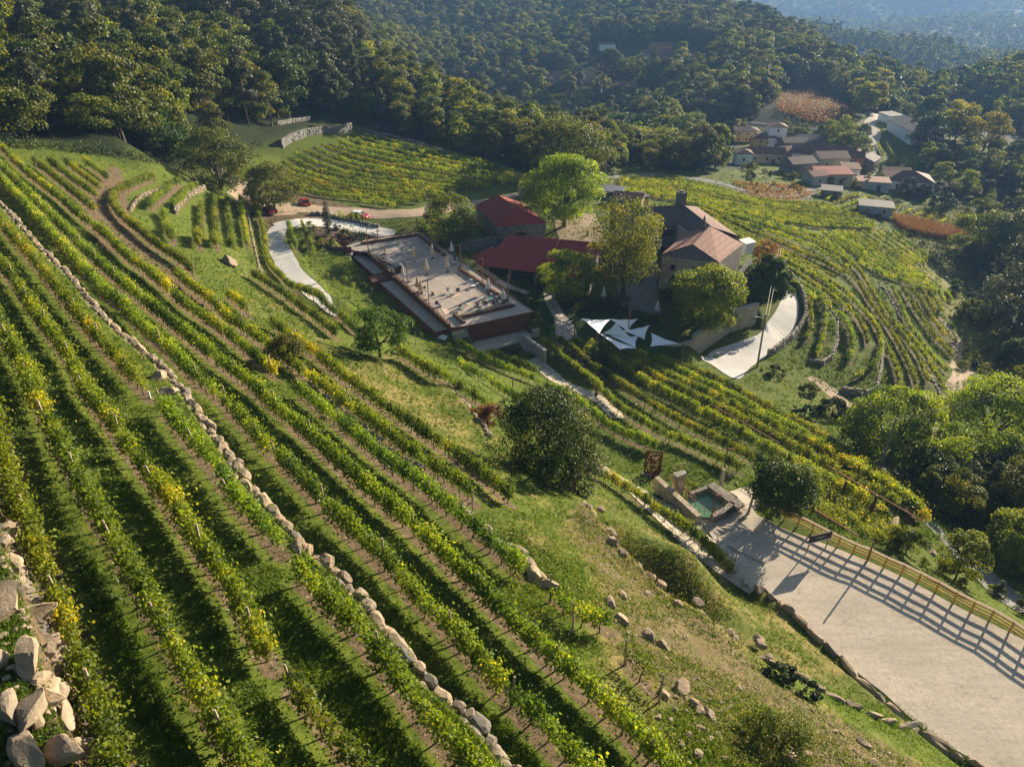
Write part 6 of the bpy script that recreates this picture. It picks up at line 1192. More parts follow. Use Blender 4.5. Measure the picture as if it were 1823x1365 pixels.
# --- village: every house its own thing
VIL = [ # px,py(front base), w,d,h,rz,roof,rh,wall,roofmat,wins,door,floors,label
 (1326, 250, 11, 8, 5.0, -.12, 'hip', 1.4, 'yellow_paint', 'roof_village', 3, True, 2, 'yellow village house with outside stair'),
 (1349, 262, 6, 7, 4.6, -.12, 'hip', 1.0, 'yellow_paint', 'roof_village', 1, False, 2, 'small ochre house between the yellow house and white tower'),
 (1361, 262, 7, 7, 5.0, -.12, 'mono', .8, 'white_paint', 'roof_village', 1, False, 1, 'low white house at the foot of the white tower'),
 (1377, 262, 7.5, 7.5, 9.4, -.15, 'hip', 1.4, 'white_paint', 'roof_village', 1, False, 3, 'tall white village house with brown hipped roof'),
 (1410, 267, 11, 8, 4.0, .05, 'gable', 1.6, 'stone_grey', 'roof_old', 0, True, 1, 'grey stone barn right of the tall white house'),
 (1444, 262, 14, 9, 4.0, -.05, 'gable', 1.8, 'stone_grey', 'roof_old', 0, False, 1, 'long dark roofed barn above the village'),
 (1320, 293, 6, 6, 5, -.1, 'hip', 1.2, 'white_paint', 'roof_village', 1, False, 1, 'white house at the left end of the village'),
 (1360, 288, 14, 8, 4.2, -.1, 'gable', 1.7, 'stone_building', 'roof_village', 3, True, 1, 'long stone house with brown roof in the lower village'),
 (1393, 284, 6, 6, 4, .3, 'gable', 1.3, 'brick', 'roof_tile', 1, False, 1, 'small orange roofed house in the lower village'),
 (1418, 308, 10, 8, 4.5, .25, 'gable', 1.7, 'stone_grey', 'roof_old', 1, False, 1, 'stone house with broken sunlit ridge'),
 (1428, 290, 9, 8, 4.5, -.35, 'gable', 1.6, 'white_paint', 'roof_village', 1, False, 1, 'white walled house behind the broken ridge house'),
 (1452, 288, 11, 9, 5, -.3, 'gable', 1.8, 'white_paint', 'roof_village', 2, False, 1, 'white house in the centre of the village'),
 (1472, 300, 12, 9, 5, .1, 'gable', 1.8, 'stone_building', 'roof_village', 2, False, 1, 'wide brown roofed house in the centre of the village'),
 (1498, 286, 12, 9, 4.5, -.5, 'hip', 1.6, 'stone_grey', 'roof_village', 0, False, 1, 'rear village house under the trees'),
 (1508, 302, 9, 8, 5.5, -.25, 'gable', 1.8, 'brick', 'roof_village', 1, False, 2, 'reddish gabled house by the village road'),
 (1478, 325, 12, 7, 4.0, .02, 'mono', 1.0, 'stone_building', 'roof_red', 2, True, 1, 'low house with red roof and green door'),
 (1448, 327, 6, 6, 3.6, .3, 'gable', 1.2, 'grey_plaster', 'roof_tile', 1, False, 1, 'small pale house with pink roof at the lower road'),
 (1509, 318, 6, 6, 4.5, -.2, 'mono', .8, 'white_paint', 'roof_village', 1, False, 1, 'white corner house beside the village road'),
 (1538, 300, 9, 8, 4.2, .9, 'gable', 1.5, 'stone_grey', 'roof_old', 0, False, 1, 'old stone house beyond the village road'),
 (1550, 335, 11, 6, 3.2, -.25, 'mono', .4, 'grey_plaster', 'roof_tile', 0, True, 1, 'low flat garage with rusty roof'),
 (1610, 334, 16, 12, 4.0, -.28, 'hip', 2.4, 'white_paint', 'roof_village', 2, False, 1, 'broad white house with low hipped roof at the village edge'),
 (1642, 338, 5, 4, 2.6, -.3, 'mono', .5, 'white_paint', 'roof_tile', 0, False, 1, 'pale tin shed beside the broad white house'),
 (1590, 318, 10, 7, 3.4, -.2, 'gable', 1.2, 'stone_grey', 'roof_village', 0, False, 1, 'brown roofed annex behind the broad white house'),
 (1478, 350, 6, 5, 2.8, -.35, 'mono', .4, 'stone_grey', 'roof_sheet', 0, True, 1, 'small open shed below the village road'),
 (1555, 380, 9.5, 6, 3.2, -.32, 'mono', .3, 'grey_plaster', 'roof_sheet', 2, False, 1, 'grey block hut at the top of the vineyard'),
 (1622, 246, 25, 13, 5.5, math.pi/2-.02, 'gable', 2.6, 'white_paint', 'roof_sheet', 2, False, 1, 'long white barn with wide grey roof'),
 (1640, 238, 12, 16, 5.0, .2, 'gable', 2.4, 'grey_plaster', 'roof_village', 0, False, 1, 'brown roofed barn behind the long white barn'),
 (1583, 218, 8, 8, 4, .3, 'mono', .5, 'white_paint', 'roof_sheet', 0, False, 1, 'small white roofed shed at the road bend'),
 (975, 152, 22, 10, 7, -.06, 'gable', 2.5, 'grey_plaster', 'roof_village', 4, False, 1, 'large shaded house left in the hidden hamlet'),
 (1005, 156, 16, 9, 5, -.1, 'gable', 2, 'grey_plaster', 'roof_village', 2, False, 1, 'lower shaded house of the hidden hamlet'),
 (1045, 168, 22, 10, 6, -.1, 'gable', 2.3, 'pink_plaster', 'roof_village', 4, False, 1, 'shaded house with a row of windows in the hidden hamlet'),
 (1108, 172, 16, 11, 7, -.1, 'gable', 2.4, 'grey_plaster', 'roof_village', 2, False, 1, 'tall shaded house right in the hidden hamlet'),
 (1128, 188, 16, 9, 5, -.4, 'gable', 2, 'grey_plaster', 'roof_village', 0, False, 1, 'lowest shaded house of the hidden hamlet'),
 (1150, 192, 20, 9, 4, 0, 'gable', 2, 'stone_grey', 'roof_village', 0, False, 1, 'long shaded roof right of the hidden hamlet'),
 (1080, 88, 12, 8, 4, .1, 'mono', .6, 'white_paint', 'roof_village', 0, False, 1, 'small pale house highest in the upper hamlet'),
 (1160, 108, 16, 9, 5, 0, 'gable', 2, 'grey_plaster', 'roof_village', 1, False, 1, 'house with pale porch in the upper hamlet'),
 (1190, 108, 22, 9, 5, -.1, 'gable', 2.2, 'stone_grey', 'roof_village', 2, False, 1, 'long red roofed house in the upper hamlet'),
 (1222, 113, 15, 9, 5.5, -.1, 'gable', 2.2, 'white_paint', 'roof_village', 3, False, 1, 'bright white house in the upper hamlet'),
 (1175, 90, 16, 8, 4, -.1, 'gable', 1.8, 'brick', 'roof_village', 0, False, 1, 'brick house behind the upper hamlet roofs'),
 (1375, 142, 14, 9, 4, .2, 'gable', 2, 'stone_grey', 'roof_village', 0, False, 1, 'lone brown roofed house in the wood above the village'),
]
for (x, y, w, d, h, rz, rf, rh, wl, rm, wn, dr, fl, lab) in VIL:
    box_house('village_house' if 'barn' not in lab and 'shed' not in lab and 'garage' not in lab and 'hut' not in lab else ('barn' if 'barn' in lab else 'shed'), lab, 'house' if 'barn' not in lab and 'shed ' not in lab and 'garage' not in lab and 'hut' not in lab else ('barn' if 'barn' in lab else 'shed'), x, y, w, d, h, rz, rf, rh, wl, rm, wn, dr, floors=fl)
# ------------------------------------------------------------------ terrace
ZT = -50.0
def PZs(s, z): return Pz(*pts(s).T, z)
deck = thing('terrace_deck', 'large paved terrace platform edged with rusty steel', 'terrace', (*Pz(790, 500, ZT)[:2], zc(-52.6)))
D = PZs('606,433 746,412.5 951,555 829,581 803,584 700,494 653,450 630,447', ZT)
mb = MB(); mb.prism(D, zc(-52.9), zc(ZT)-.02); mb.build('floor', 'paving', deck, world=True)
def fascia(parent, P, z0, z1, th=.12, closed=False, mat='rust', name='steel_edge'):
    mb = MB(); Q = list(P)+([P[0]] if closed else [])
    for i_, (a, b) in enumerate(zip(Q[:-1], Q[1:])):
        d = (b-a)[:2]; L = np.linalg.norm(d); c = (a+b)/2; mb.box((c[0], c[1], (z0+z1)/2+.003*i_), (L+th, th, z1-z0), math.atan2(d[1], d[0]))
    return mb.build(name, mat, parent, world=True)
fascia(deck, D, zc(-52.95), zc(ZT)+.10, closed=True)
for i_, s_ in enumerate(('627,456 654,451 688,485 664,489', '675,503 703,498 802,586 775,592')):
    Q = PZs(s_, -50.7); t = thing('lower_terrace', ('upper' if i_ == 0 else 'lower')+' sunken gravel strip along the left side of the terrace', 'terrace', (*Q[0][:2], zc(-52.9))); mb = MB(); mb.prism(Q, zc(-53.2), zc(-50.75)); mb.build('floor', 'paving', t, world=True); fascia(t, Q, zc(-53.25), zc(-50.62), closed=True)
rp = thing('entry_ramp', 'rusty steel walled entry ramp at the top left of the terrace', 'ramp', (*Pz(620, 445, ZT)[:2], zc(-50.5)))
Q = PZs('562,440 600,436 632,443 626,452 590,453 572,449', -50.0); mb = MB(); mb.prism(Q, zc(-50.6), zc(-50.05)); mb.build('floor', 'paving', rp, world=True)
for s_, h in (('577,439 621,436', .8), ('577,450 626,450', 1.2)):
    a = PZs(s_, -50.0); fascia(rp, a, zc(-50.8), zc(-50.0)+h, .14, name='steel_wall')
bl = thing('steel_block', 'rusty steel landing box between the two gravel strips', 'planter', (*Pz(670, 498, -51)[:2], zc(-52.5))); Q = PZs('655,492 671,487 704,485 706,492 676,500 664,503', -50.4); mb = MB(); mb.prism(Q, zc(-53), zc(-50.4)); mb.build('box', 'rust', bl, world=True)
# planters round the plaza
def plant_strip(mb, a, b, n, r, w=.2, h=.35):
    C = a+(b-a)*r.random(n)[:, None]+np.c_[r.normal(0, w/2, (n, 2)), r.random(n)*h]; return C
PLN = [('back', '645,434.5 743,419.5'), ('right back', '747,421 790,455'), ('right', '818,480 858,506 900,536'), ('front', '819,566 866,556 913,545.5'), ('upper left', '655,452 700,490'), ('lower left', '705,496 750,536 799,580'), ('stair', '810,562 825,575')]
rr_ = np.random.default_rng(31)
for nm_, s_ in PLN:
    P = PZs(s_, ZT); t = thing('planter', 'rusty planter strip with dry shrubs along the '+nm_+' edge of the terrace', 'planter', (*P[0][:2], zc(ZT)))
    fascia(t, P, zc(ZT)-.02, zc(ZT)+.38, .5, name='box'); fascia(t, P, zc(ZT)+.38, zc(ZT)+.40, .42, mat='planter_soil', name='soil')
    C = np.vstack([plant_strip(None, a, b, int(np.linalg.norm(b-a)*32), rr_) for a, b in zip(P[:-1], P[1:])]); C[:, 2] += .4; V, F = leaf_quads(C-np.array(t.location), .11, None, 0, rr_)
    mesh_np('foliage', V, F, 'leaf_brown' if nm_ in ('back', 'right', 'lower left', 'right back') else 'leaf_olive', t, {'tint': np.repeat(rr_.random(len(C))*.8, 4)})
def railing(label, P, h=1.0, sp=1.6, mat='rust', cat='railing', rails=(1.0, .5), name='railing', r=.025):
    t = thing(name, label, cat, P[0]); mb = MB(); loc = np.array(t.location)
    for q in resample(P, step=sp): mb.tube([q-loc-[0, 0, .1], q-loc+[0, 0, h]], r, 5)
    mb.build('posts', mat, t); m2 = MB()
    for k_ in rails: m2.tube([p-loc+[0, 0, h*k_] for p in P], r, 5)
    m2.build('rails', mat, t); return t
railing('thin rusty railing along the left edge of the terrace', PZs('704,494 750,534 800,580', ZT+.35), .9, 1.1, r=.018)
railing('thin rusty railing along the upper left edge of the terrace', PZs('657,450 700,488', ZT+.35), .9, 1.1, r=.018)
railing('wire fence with thin posts on the right edge of the terrace', PZs('800,455 846,478 868,493 905,520', ZT), 1.2, 1.3, 'cable', rails=(1.0, .75, .5, .25), r=.018)
POLES = [(656.4, 450, 4.6, 'upper left corner'), (688, 481, 4.8, 'left edge beside the rusty sculpture'), (727, 514.5, 4.8, 'left edge beside the white parasol'), (764, 545, 4.8, 'left edge beside the lounge chairs'), (743.5, 419, 3.6, 'back right corner'), (779.6, 445, 4.3, 'right edge near the dark tree'), (820, 476.5, 4.6, 'right edge beside the glass fence'), (859.5, 503, 4.6, 'right edge in the middle'), (904.4, 536, 4.7, 'front right corner'), (673, 424, 2.4, 'back edge above the pavement'), (873.6, 519, 2.6, 'right edge beside the white parasols')]
PT = []
for x, y, h, wh in POLES:
    p = Pz(x, y, ZT); t = thing('rusty_pole', 'rust red steel pole on the terrace, '+wh, 'pole', (*p[:2], zc(ZT))); mb = MB(); mb.tube([(0, 0, 0), (0, 0, h)], .075, 8); mb.build('pole', 'rust_bright', t); mb = MB(); mb.box((0, 0, .15), (.26, .26, .3)); mb.build('base', 'rust', t); PT.append(p+[0, 0, h])
def cable(name, label, a, b, sag=.3, r=.014, cat='cable', mat='cable', n=10, group=None):
    a, b = np.asarray(a, float), np.asarray(b, float); t_ = np.linspace(0, 1, n)[:, None]; P = a+(b-a)*t_; P[:, 2] -= sag*4*(t_*(1-t_))[:, 0]; mb = MB(); mb.tube(P, r, 4, False); return tag(mb.build(name, mat), label, cat, group)
for a, b, l_ in ((0, 4, 'farthest'), (1, 5, 'second'), (2, 6, 'third'), (3, 7, 'fourth')): cable('string_line', l_+' cable strung across the terrace between rusty poles, counted from the back', PT[a], PT[b], .5)
# closed parasols
def parasol(label, x, y, mat, h=2.9, z=ZT, grp='closed parasols on the terrace'):
    p = Pz(x, y, z); t = thing('parasol', label, 'parasol', (*p[:2], zc(z)), random.uniform(0, 6)); mb = MB(); mb.tube([(0, 0, 0), (0, 0, h)], .03, 6); mb.build('pole', 'metal_dark', t); mb = MB(); mb.tube([(0, 0, 0), (0, 0, .08)], .32, 10); mb.build('base', 'metal_dark', t)
    V = []; F = []; n = 24; lv = [(h, .03), (h-.25, .12), (h-.9, .24), (h-1.5, .33), (h-1.85, .42)]
    for i, (z_, r_) in enumerate(lv):
        for k in range(n): f = 1+(.28 if k % 3 == 0 else -.22)*(i/len(lv)); a = 2*math.pi*k/n; V.append((math.cos(a)*r_*f, math.sin(a)*r_*f, z_-(.12 if k % 3 == 0 and i == 4 else 0)))
    F = [(i*n+k, (i+1)*n+k, (i+1)*n+(k+1) % n, i*n+(k+1) % n) for i in range(len(lv)-1) for k in range(n)]; mesh_np('canopy', V, [F], mat, t); t['group'] = grp; return t
for x, y, m, l_, h in [(737.4, 465, 'canvas_beige', 'folded beige parasol alone in the upper middle of the terrace', 2.9), (770, 460, 'canvas_beige', 'folded beige parasol beside the right back planter', 2.9), (804.5, 452, 'canvas_white', 'folded pale parasol at the far right corner of the terrace', 2.5), (760, 489.5, 'canvas_beige', 'folded beige parasol in the centre of the terrace', 3.0), (797, 484.5, 'canvas_beige', 'folded peach parasol beside the gap in the right planter', 3.0), (718.5, 500.5, 'canvas_white', 'folded white parasol beside the dark cabinet', 3.0), (744, 520, 'canvas_beige', 'folded cream parasol at the left edge of the terrace', 2.9), (750, 522, 'canvas_beige', 'smaller cream parasol leaning by its neighbour at the left edge', 2.6), (869, 521, 'canvas_white', 'folded white parasol beside the lounge group at right', 2.7), (896, 539.5, 'canvas_white', 'folded white parasol at the front right corner', 2.7)]: parasol(l_, x, y, m, h)
parasol('lone folded white parasol on the garden lawn below the stone house', 1169, 560, 'canvas_white', 2.8, -54.9, 'closed parasols in the garden'); parasol('folded white parasol in the shade under the walnut tree', 1074, 533, 'canvas_white', 2.6, -54.2, 'closed parasols in the garden')
# chairs and tables
def chair_proto():
    t = thing('lounge_chair', 'x', 'chair', (0, 0, 0)); mb = MB(); mb.box((0, 0, .38), (.62, .6, .12)); mb.build('seat', 'chair_white', t); mb = MB(); mb.box((0, .32, .68), (.62, .10, .6), rot=[[1, 0, 0], [0, .95, -.3], [0, .3, .95]]); mb.build('backrest', 'chair_dark', t)
    for sx in (-1, 1):
        mb = MB(); mb.box((sx*.33, 0, .52), (.06, .6, .05)); mb.build('armrest', 'chair_dark', t)
        for sy in (-1, 1): mb = MB(); mb.tube([(sx*.3, sy*.26, 0), (sx*.3, sy*.26, .5)], .022, 5); mb.build('leg', 'metal_dark', t)
    return t
ch0 = chair_proto(); CH = [(779.8, 544.5, 'at the left planter under a rusty pole'), (780.5, 551, 'nearest the left planter corner'), (822, 552, 'single one left of the front row'), (831, 545, 'in the open part of the terrace front'), (848, 546.6, 'in the middle of the front row'), (864, 547, 'beside the front planter'), (877, 544, 'at the right end of the front row'), (873, 527, 'beside the right white parasols'), (884.6, 531, 'between the two white parasols'), (756, 519.5, 'beside the cream parasols'), (768, 530, 'at the left edge below the cream parasols'), (755, 527, 'against the left planter'), (838, 501, 'in the blue lounge group at the right edge'), (849, 508, 'lower one of the blue lounge group'), (813, 463, 'in the far right corner'), (806.5, 467.5, 'beside the low table in the far right corner'), (800, 521, 'rounded one standing alone in mid terrace'), (814, 521, 'dark low one facing the rounded chair'), (858, 541, 'turned sideways in the front row'), (888, 541, 'tucked under the front right planter')]
for i_, (x, y, l_) in enumerate(CH):
    p = Pz(x, y, ZT); c_ = ch0 if i_ == 0 else copy_tree(ch0); c_.location = (float(p[0]), float(p[1]), zc(ZT)); c_.rotation_euler = (0, 0, random.uniform(0, 6.28)); c_['label'] = 'lounge chair '+l_; c_['group'] = 'lounge chairs on the terrace'
def table(label, x, y, mat='chair_white', z=ZT, r=.45, h=.7, grp='small tables'):
    p = Pz(x, y, z); t = thing('table', label, 'table', (*p[:2], zc(z)), 0, grp); mb = MB(); mb.tube([(0, 0, h), (0, 0, h+.04)], r, 14); mb.build('table_top', mat, t); mb = MB(); mb.tube([(0, 0, 0), (0, 0, h)], .035, 6); mb.build('leg', 'metal_dark', t); mb = MB(); mb.tube([(0, 0, 0), (0, 0, .04)], r*.5, 10); mb.build('base', 'metal_dark', t)
table('turquoise topped table at the front of the terrace', 873, 538, 'teal_paint'); table('white table between the left lounge chairs', 776, 549, r=.4, h=.45); table('low table in the far right corner of the terrace', 809, 471, 'canvas_beige', r=.4, h=.45); table('round table beside the cream parasols', 750, 516, r=.5); table('low table in the blue lounge group', 843, 512, 'canvas_white', r=.4, h=.4)
def rug(label, s_, mat): mb = MB(); mb.prism(PZs(s_, ZT), zc(ZT)-.02, zc(ZT)+.02); tag(mb.build('rug', mat), label, 'rug')
rug('pale rug in the middle of the terrace', '796,526 812,521 823,524 806,530', 'canvas_beige'); rug('cream rug beside the left lounge chairs', '786,551 793,548 800,556 792,560', 'canvas_beige'); rug('white rug beside the right lounge group', '830,500 838,497 846,503 838,507', 'canvas_white')
cb = thing('cabinet', 'dark and white bar cabinet at the left side of the terrace', 'cabinet', (*Pz(709, 485, ZT)[:2], zc(ZT)), .5); mb = MB(); mb.box((0, 0, .6), (1.2, .6, 1.2)); mb.build('body', 'metal_dark', cb); mb = MB(); mb.box((.66, 0, .75), (.10, 1.3, 1.4)); mb.build('panel', 'white_paint', cb)
sc = thing('rusty_sculpture', 'small rusty steel tree sculpture on the left edge of the terrace', 'sculpture', (*Pz(682, 471, ZT)[:2], zc(ZT))); mb = MB(); mb.tube([(0, 0, 0), (0, 0, 2.0)], .05, 6); mb.build('stem', 'rust', sc)
for k_ in range(9): mb = MB(); a = k_*2.4; mb.box((math.cos(a)*.25, math.sin(a)*.25, .5+k_*.18), (.42, .04, .22), a); mb.build('blade', 'rust', sc)
# stairs and lower court
def stairs(label, TL, TR, BL_, BR_, n, side=None, mat='concrete'):
    TL, TR, BL_, BR_ = [np.asarray(p, float) for p in (TL, TR, BL_, BR_)]; t = thing('stairs', label, 'stairs', BL_)
    for k_ in range(n):
        u0, u1 = k_/n, (k_+1)/n; z = TL[2]+(BL_[2]-TL[2])*(k_+1)/n; P = [TL+(BL_-TL)*u0, TR+(BR_-TR)*u0, TR+(BR_-TR)*u1, TL+(BL_-TL)*u1]; mb = MB(); mb.prism(P, BL_[2]-.6, z+(TL[2]-BL_[2])/n*.02); mb.build('step', mat, t, world=True)
    return t
s1 = stairs('concrete stair from the terrace down to the lower court', V3(804, 588, -50.1), V3(829, 582, -50.1), V3(815, 619, -52.95), V3(843, 616, -52.95), 11)
railing('thin dark handrail beside the upper concrete stair', np.array([V3(829, 582, -50.1), V3(843, 616, -52.95)]), .95, 1.5, 'metal_dark', r=.02)
sw = thing('stair_wall', 'tan concrete side wall left of the upper stair', 'wall', V3(804, 600, -53)); mb = MB(); mb.prism([V3(802, 587, -50.1), V3(805, 587.5, -50.1), V3(816, 622, -52.9), V3(813, 622, -52.9)], zc(-53.6), [zc(-49.9), zc(-49.9), zc(-52.3), zc(-52.3)]); mb.build('wall', 'concrete', sw, world=True)
lc = thing('lower_court', 'paved lower court below the rusty terrace front', 'terrace', V3(890, 600, -53)); mb = MB(); mb.prism(PZs('842,596 917,578 949,596 942,602 926,605 890,618 856,627 840,617', -53.0), zc(-54.4), zc(-53.0)); mb.build('floor', 'path_pale', lc, world=True)
s2_ = stairs('concrete stair from the lower court down to the footpath', V3(921, 604, -53.0), V3(934, 602, -53.0), V3(953, 656, -55.4), V3(969, 652, -55.4), 14)
masonry('tall pale concrete wall beside the lower stair', '931,597 945,606 958,615 971,624.5', -52.6, -56.2, .35, 'concrete', True, 'concrete_wall')
railing('thin rail on the edge of the lower court', PZs('880,620 926,604 922,596', -53.0), 1.0, 1.2, 'metal_dark', r=.016); railing('brown handrail along the top of the lower stair', PZs('917,580 932,596', -52.6), 1.0, 1.2, 'rust', r=.02)
wb = thing('wood_box', 'tan wooden waste box beside the lower court', 'box', V3(953, 598, -53.6)); mb = MB(); mb.box((0, 0, .55), (1.1, .9, 1.1), .3); mb.build('body', 'post_wood', wb); mb = MB(); mb.box((0, 0, 1.14), (1.2, 1.0, .07), .3); mb.build('lid', 'concrete', wb)
wt = thing('white_board', 'white board leaning at the foot of the lower gravel strip', 'board', at(785, 602)); mb = MB(); mb.box((0, 0, .3), (2.2, .9, .08), -.6, rot=[[1, 0, 0], [0, .9, -.4], [0, .4, .9]]); mb.build('panel', 'white_paint', wt); mb = MB(); mb.box((0, 0, .12), (1.8, .08, .24), -.6); mb.build('frame', 'metal_grey', wt)
# ------------------------------------------------------------------ shade sails
def sail(label, P3):
    P3 = [np.asarray(p, float) for p in P3]; c = sum(P3)/len(P3); t = thing('shade_sail', label, 'shade sail', c, 0, 'white shade sails over the lawn'); n = 12; V = []; F = []; idx = {}; m = len(P3)
    a, b, d = P3[:3]
    for i in range(n+1):
        for j in range(n+1-i):
            u, v = i/n, j/n; w_ = 1-u-v; p = a*w_+b*u+d*v; k = 27*u*v*w_; e = (w_*u*4*(1-v)**2+u*v*4*(1-w_)**2+v*w_*4*(1-u)**2)
            p = p+(c-p)*min(1, e)*.16*(1-k*.6)+np.array([0, 0, -.12*k+.04*math.sin(u*14+v*9)]); idx[i, j] = len(V); V.append(p-c)
    for i in range(n):
        for j in range(n-i):
            F.append((idx[i, j], idx[i+1, j], idx[i, j+1]))
            if j < n-i-1: F.append((idx[i+1, j], idx[i+1, j+1], idx[i, j+1]))
    V = np.array(V); k = len(V); F = np.array(F); mesh_np('cloth', np.vstack([V, V-[0, 0, .02]]), [np.vstack([F, F[:, ::-1]+k])], 'sail_cloth', t, None, True); return t
q3 = lambda x, y: (960+x/3.79, 280+y/3.79)
def SV(x, y, z): a, b = q3(x, y); return V3(a, b, z)
s_a, s_b, s_c = SV(280, 1088, -51.2), SV(480, 1095, -52.6), SV(405, 1190, -52.0)
sail('leftmost white shade sail stretched to the tall left pole', [s_a, s_b, s_c]); sail('upper white shade sail nearest the house', [SV(470, 1090, -52.2), SV(665, 1092, -51.4), SV(595, 1175, -53.0)]); sail('middle white shade sail with a raised peak', [SV(520, 1115, -50.9), SV(635, 1225, -52.8), SV(425, 1190, -52.6)])
sail('right white shade sail beside the gap', [SV(560, 1170, -52.7), SV(745, 1133, -51.2), SV(712, 1230, -52.4)]); sail('lowest white shade sail tied to the front pole', [SV(410, 1190, -52.0), SV(545, 1298, -52.4), SV(655, 1288, -53.0)]); sail('small white shade sail under the middle peak', [SV(480, 1205, -52.9), SV(670, 1205, -52.6), SV(650, 1285, -53.0)]); sail('separate white shade sail at the far right', [SV(755, 1185, -51.4), SV(748, 1278, -52.6), SV(945, 1258, -51.9)])
for x, y, z, l_ in ((243, 1080, -51.0, 'tall pole at the left of the shade sails'), (390, 1188, -51.9, 'pole at the lower left of the shade sails'), (545, 1298, -52.2, 'pole nearest the vines under the shade sails'), (612, 1035, -49.6, 'tallest pole behind the shade sails'), (787, 1140, -51.0, 'pole at the upper right of the shade sails'), (972, 1255, -51.7, 'pole at the far right of the shade sails')):
    p = SV(x, y, z); g_ = float(H(p[0], p[1])); t = thing('sail_pole', 'rust red '+l_, 'pole', (p[0], p[1], g_)); mb = MB(); mb.tube([(0, 0, -.3), (0, 0, p[2]-g_)], .08, 8); mb.build('pole', 'rust_bright', t); mb = MB(); mb.tube([(0, 0, p[2]-g_-.1), (0, 0, p[2]-g_+.05)], .11, 8); mb.build('cap', 'rust', t)
# ------------------------------------------------------------------ utility poles and wires
def upole(label, base, top, mat='pole_wood', arm=True, lamp=False, r=.15):
    b = at(*base); d = ray(top[0], top[1]); k = np.hypot(b[0], b[1])/np.hypot(d[0], d[1]); tp = d*k+[0, 0, CZ]; t = thing('utility_pole', label, 'pole', b); v = tp-b; mb = MB(); mb.tube([(0, 0, -.5), v*.5, v], [r*1.2, r, r*.75], 8); mb.build('pole', mat, t)
    if arm: mb = MB(); mb.box(v+np.array([0, 0, -.35]), (1.1, .10, .10), .6); mb.build('crossarm', mat, t)
    for s_ in (-.35, .35): mb = MB(); mb.tube([v+[s_*.8, s_*.5, -.3], v+[s_*.8, s_*.5, -.08]], .05, 6); mb.build('insulator', 'white_tube', t)
    if lamp: mb = MB(); mb.tube([v*.93, v*.93+[-1.2, 0, .25]], .04, 6); mb.build('lamp_arm', 'metal_grey', t); mb = MB(); mb.box(v*.93+[-1.4, 0, .25], (.5, .2, .12)); mb.build('lamp', 'metal_grey', t)
    return tp
U1 = upole('weathered utility pole with street lamp beside the curved road', (1348, 653), (1363, 560), 'pole_wood', True, True); U2 = upole('leaning bare utility pole beside the lane at right', (1563.5, 844), (1595.7, 744), 'pole_wood', False); U3 = upole('grey utility pole behind the dark evergreen', (1381, 486), (1387, 441), 'pole_wood', True, False); U4 = upole('wooden pole with drooping cables behind the large walnut', (1076, 337), (1078, 289), 'pole_wood', True); U5 = upole('thin pole standing in the curved vineyard', (1562, 528), (1567, 499), 'pole_wood', False, False, .1); U6 = upole('thin pole above the village on the dark slope', (1395, 224), (1398, 200), 'pole_wood', False, False, .16); U7 = upole('slender pole between house and upper field', (1347, 422), (1353, 402), 'pole_wood', False, False, .07)
cable('power_line', 'pair of cables from the street pole up to the pole behind the evergreen', U1, U3, .8, .03); cable('power_line', 'second cable up to the pole behind the evergreen', U1+[.5, 0, -.2], U3+[.5, 0, -.2], 1.0, .03)
cable('power_line', 'upper cable running from the street pole to the leaning pole', U1, U2, 1.6, .022, n=24); cable('power_line', 'lower cable running from the street pole to the leaning pole', U1-[0, 0, .5], U2-[0, 0, .4], 1.8, .022, n=24)
e1 = np.array([95, 92, U2[2]-3.]); cable('power_line', 'upper cable leaving the leaning pole toward the right edge', U2, e1, 1.5, .022, n=24); cable('power_line', 'lower cable leaving the leaning pole toward the right edge', U2-[0, 0, .4], e1-[0, 0, .8], 1.5, .022, n=24)
cable('power_line', 'cable sagging from the vineyard pole toward the willows', U5, Pz(1700, 478, -66), 2.5, .03, n=24); cable('power_line', 'upper of two drooping cables on the wooden pole behind the walnut', U4, U4+[2.8, 3, .2], 1.4, .04); cable('power_line', 'lower of two drooping cables on the wooden pole behind the walnut', U4-[0, 0, 1], U4+[2.8, 3, .2], 1.0, .03)
# lamp posts of rusty steel
def lamppost(label, base, h, arm, rz):
    t = thing('lamp_post', label, 'lamp post', at(*base), rz); mb = MB(); mb.box((0, 0, h/2-.1), (.10, .10, h+.2)); mb.build('post', 'rust_bright', t); mb = MB(); mb.box((arm/2, 0, h), (arm, .10, .08)); mb.build('arm', 'rust_bright', t); mb = MB(); mb.box((arm*.55, 0, h-.06), (arm*.7, .07, .04)); mb.build('lamp', 'lamp_clear', t)
lamppost('rusty angled lamp post at the corner of the pool', (1265, 930), 3.3, .7, .2); lamppost('rusty lamp post in front of the cut steel panel', (1156, 861), 3.2, .7, .3); lamppost('rusty lamp post behind the stone pillar by the vines', (1289, 835), 2.8, .7, -.4); lamppost('thin dark post at the wooden fence', (1541.5, 1003), 2.5, .05, 0); lamppost('rusty lamp post in the golden vines below the steps', (913, 707), 2.6, .5, .4); lamppost('small rusty lamp beside the drive bend', (533, 458), 1.2, .1, 0)
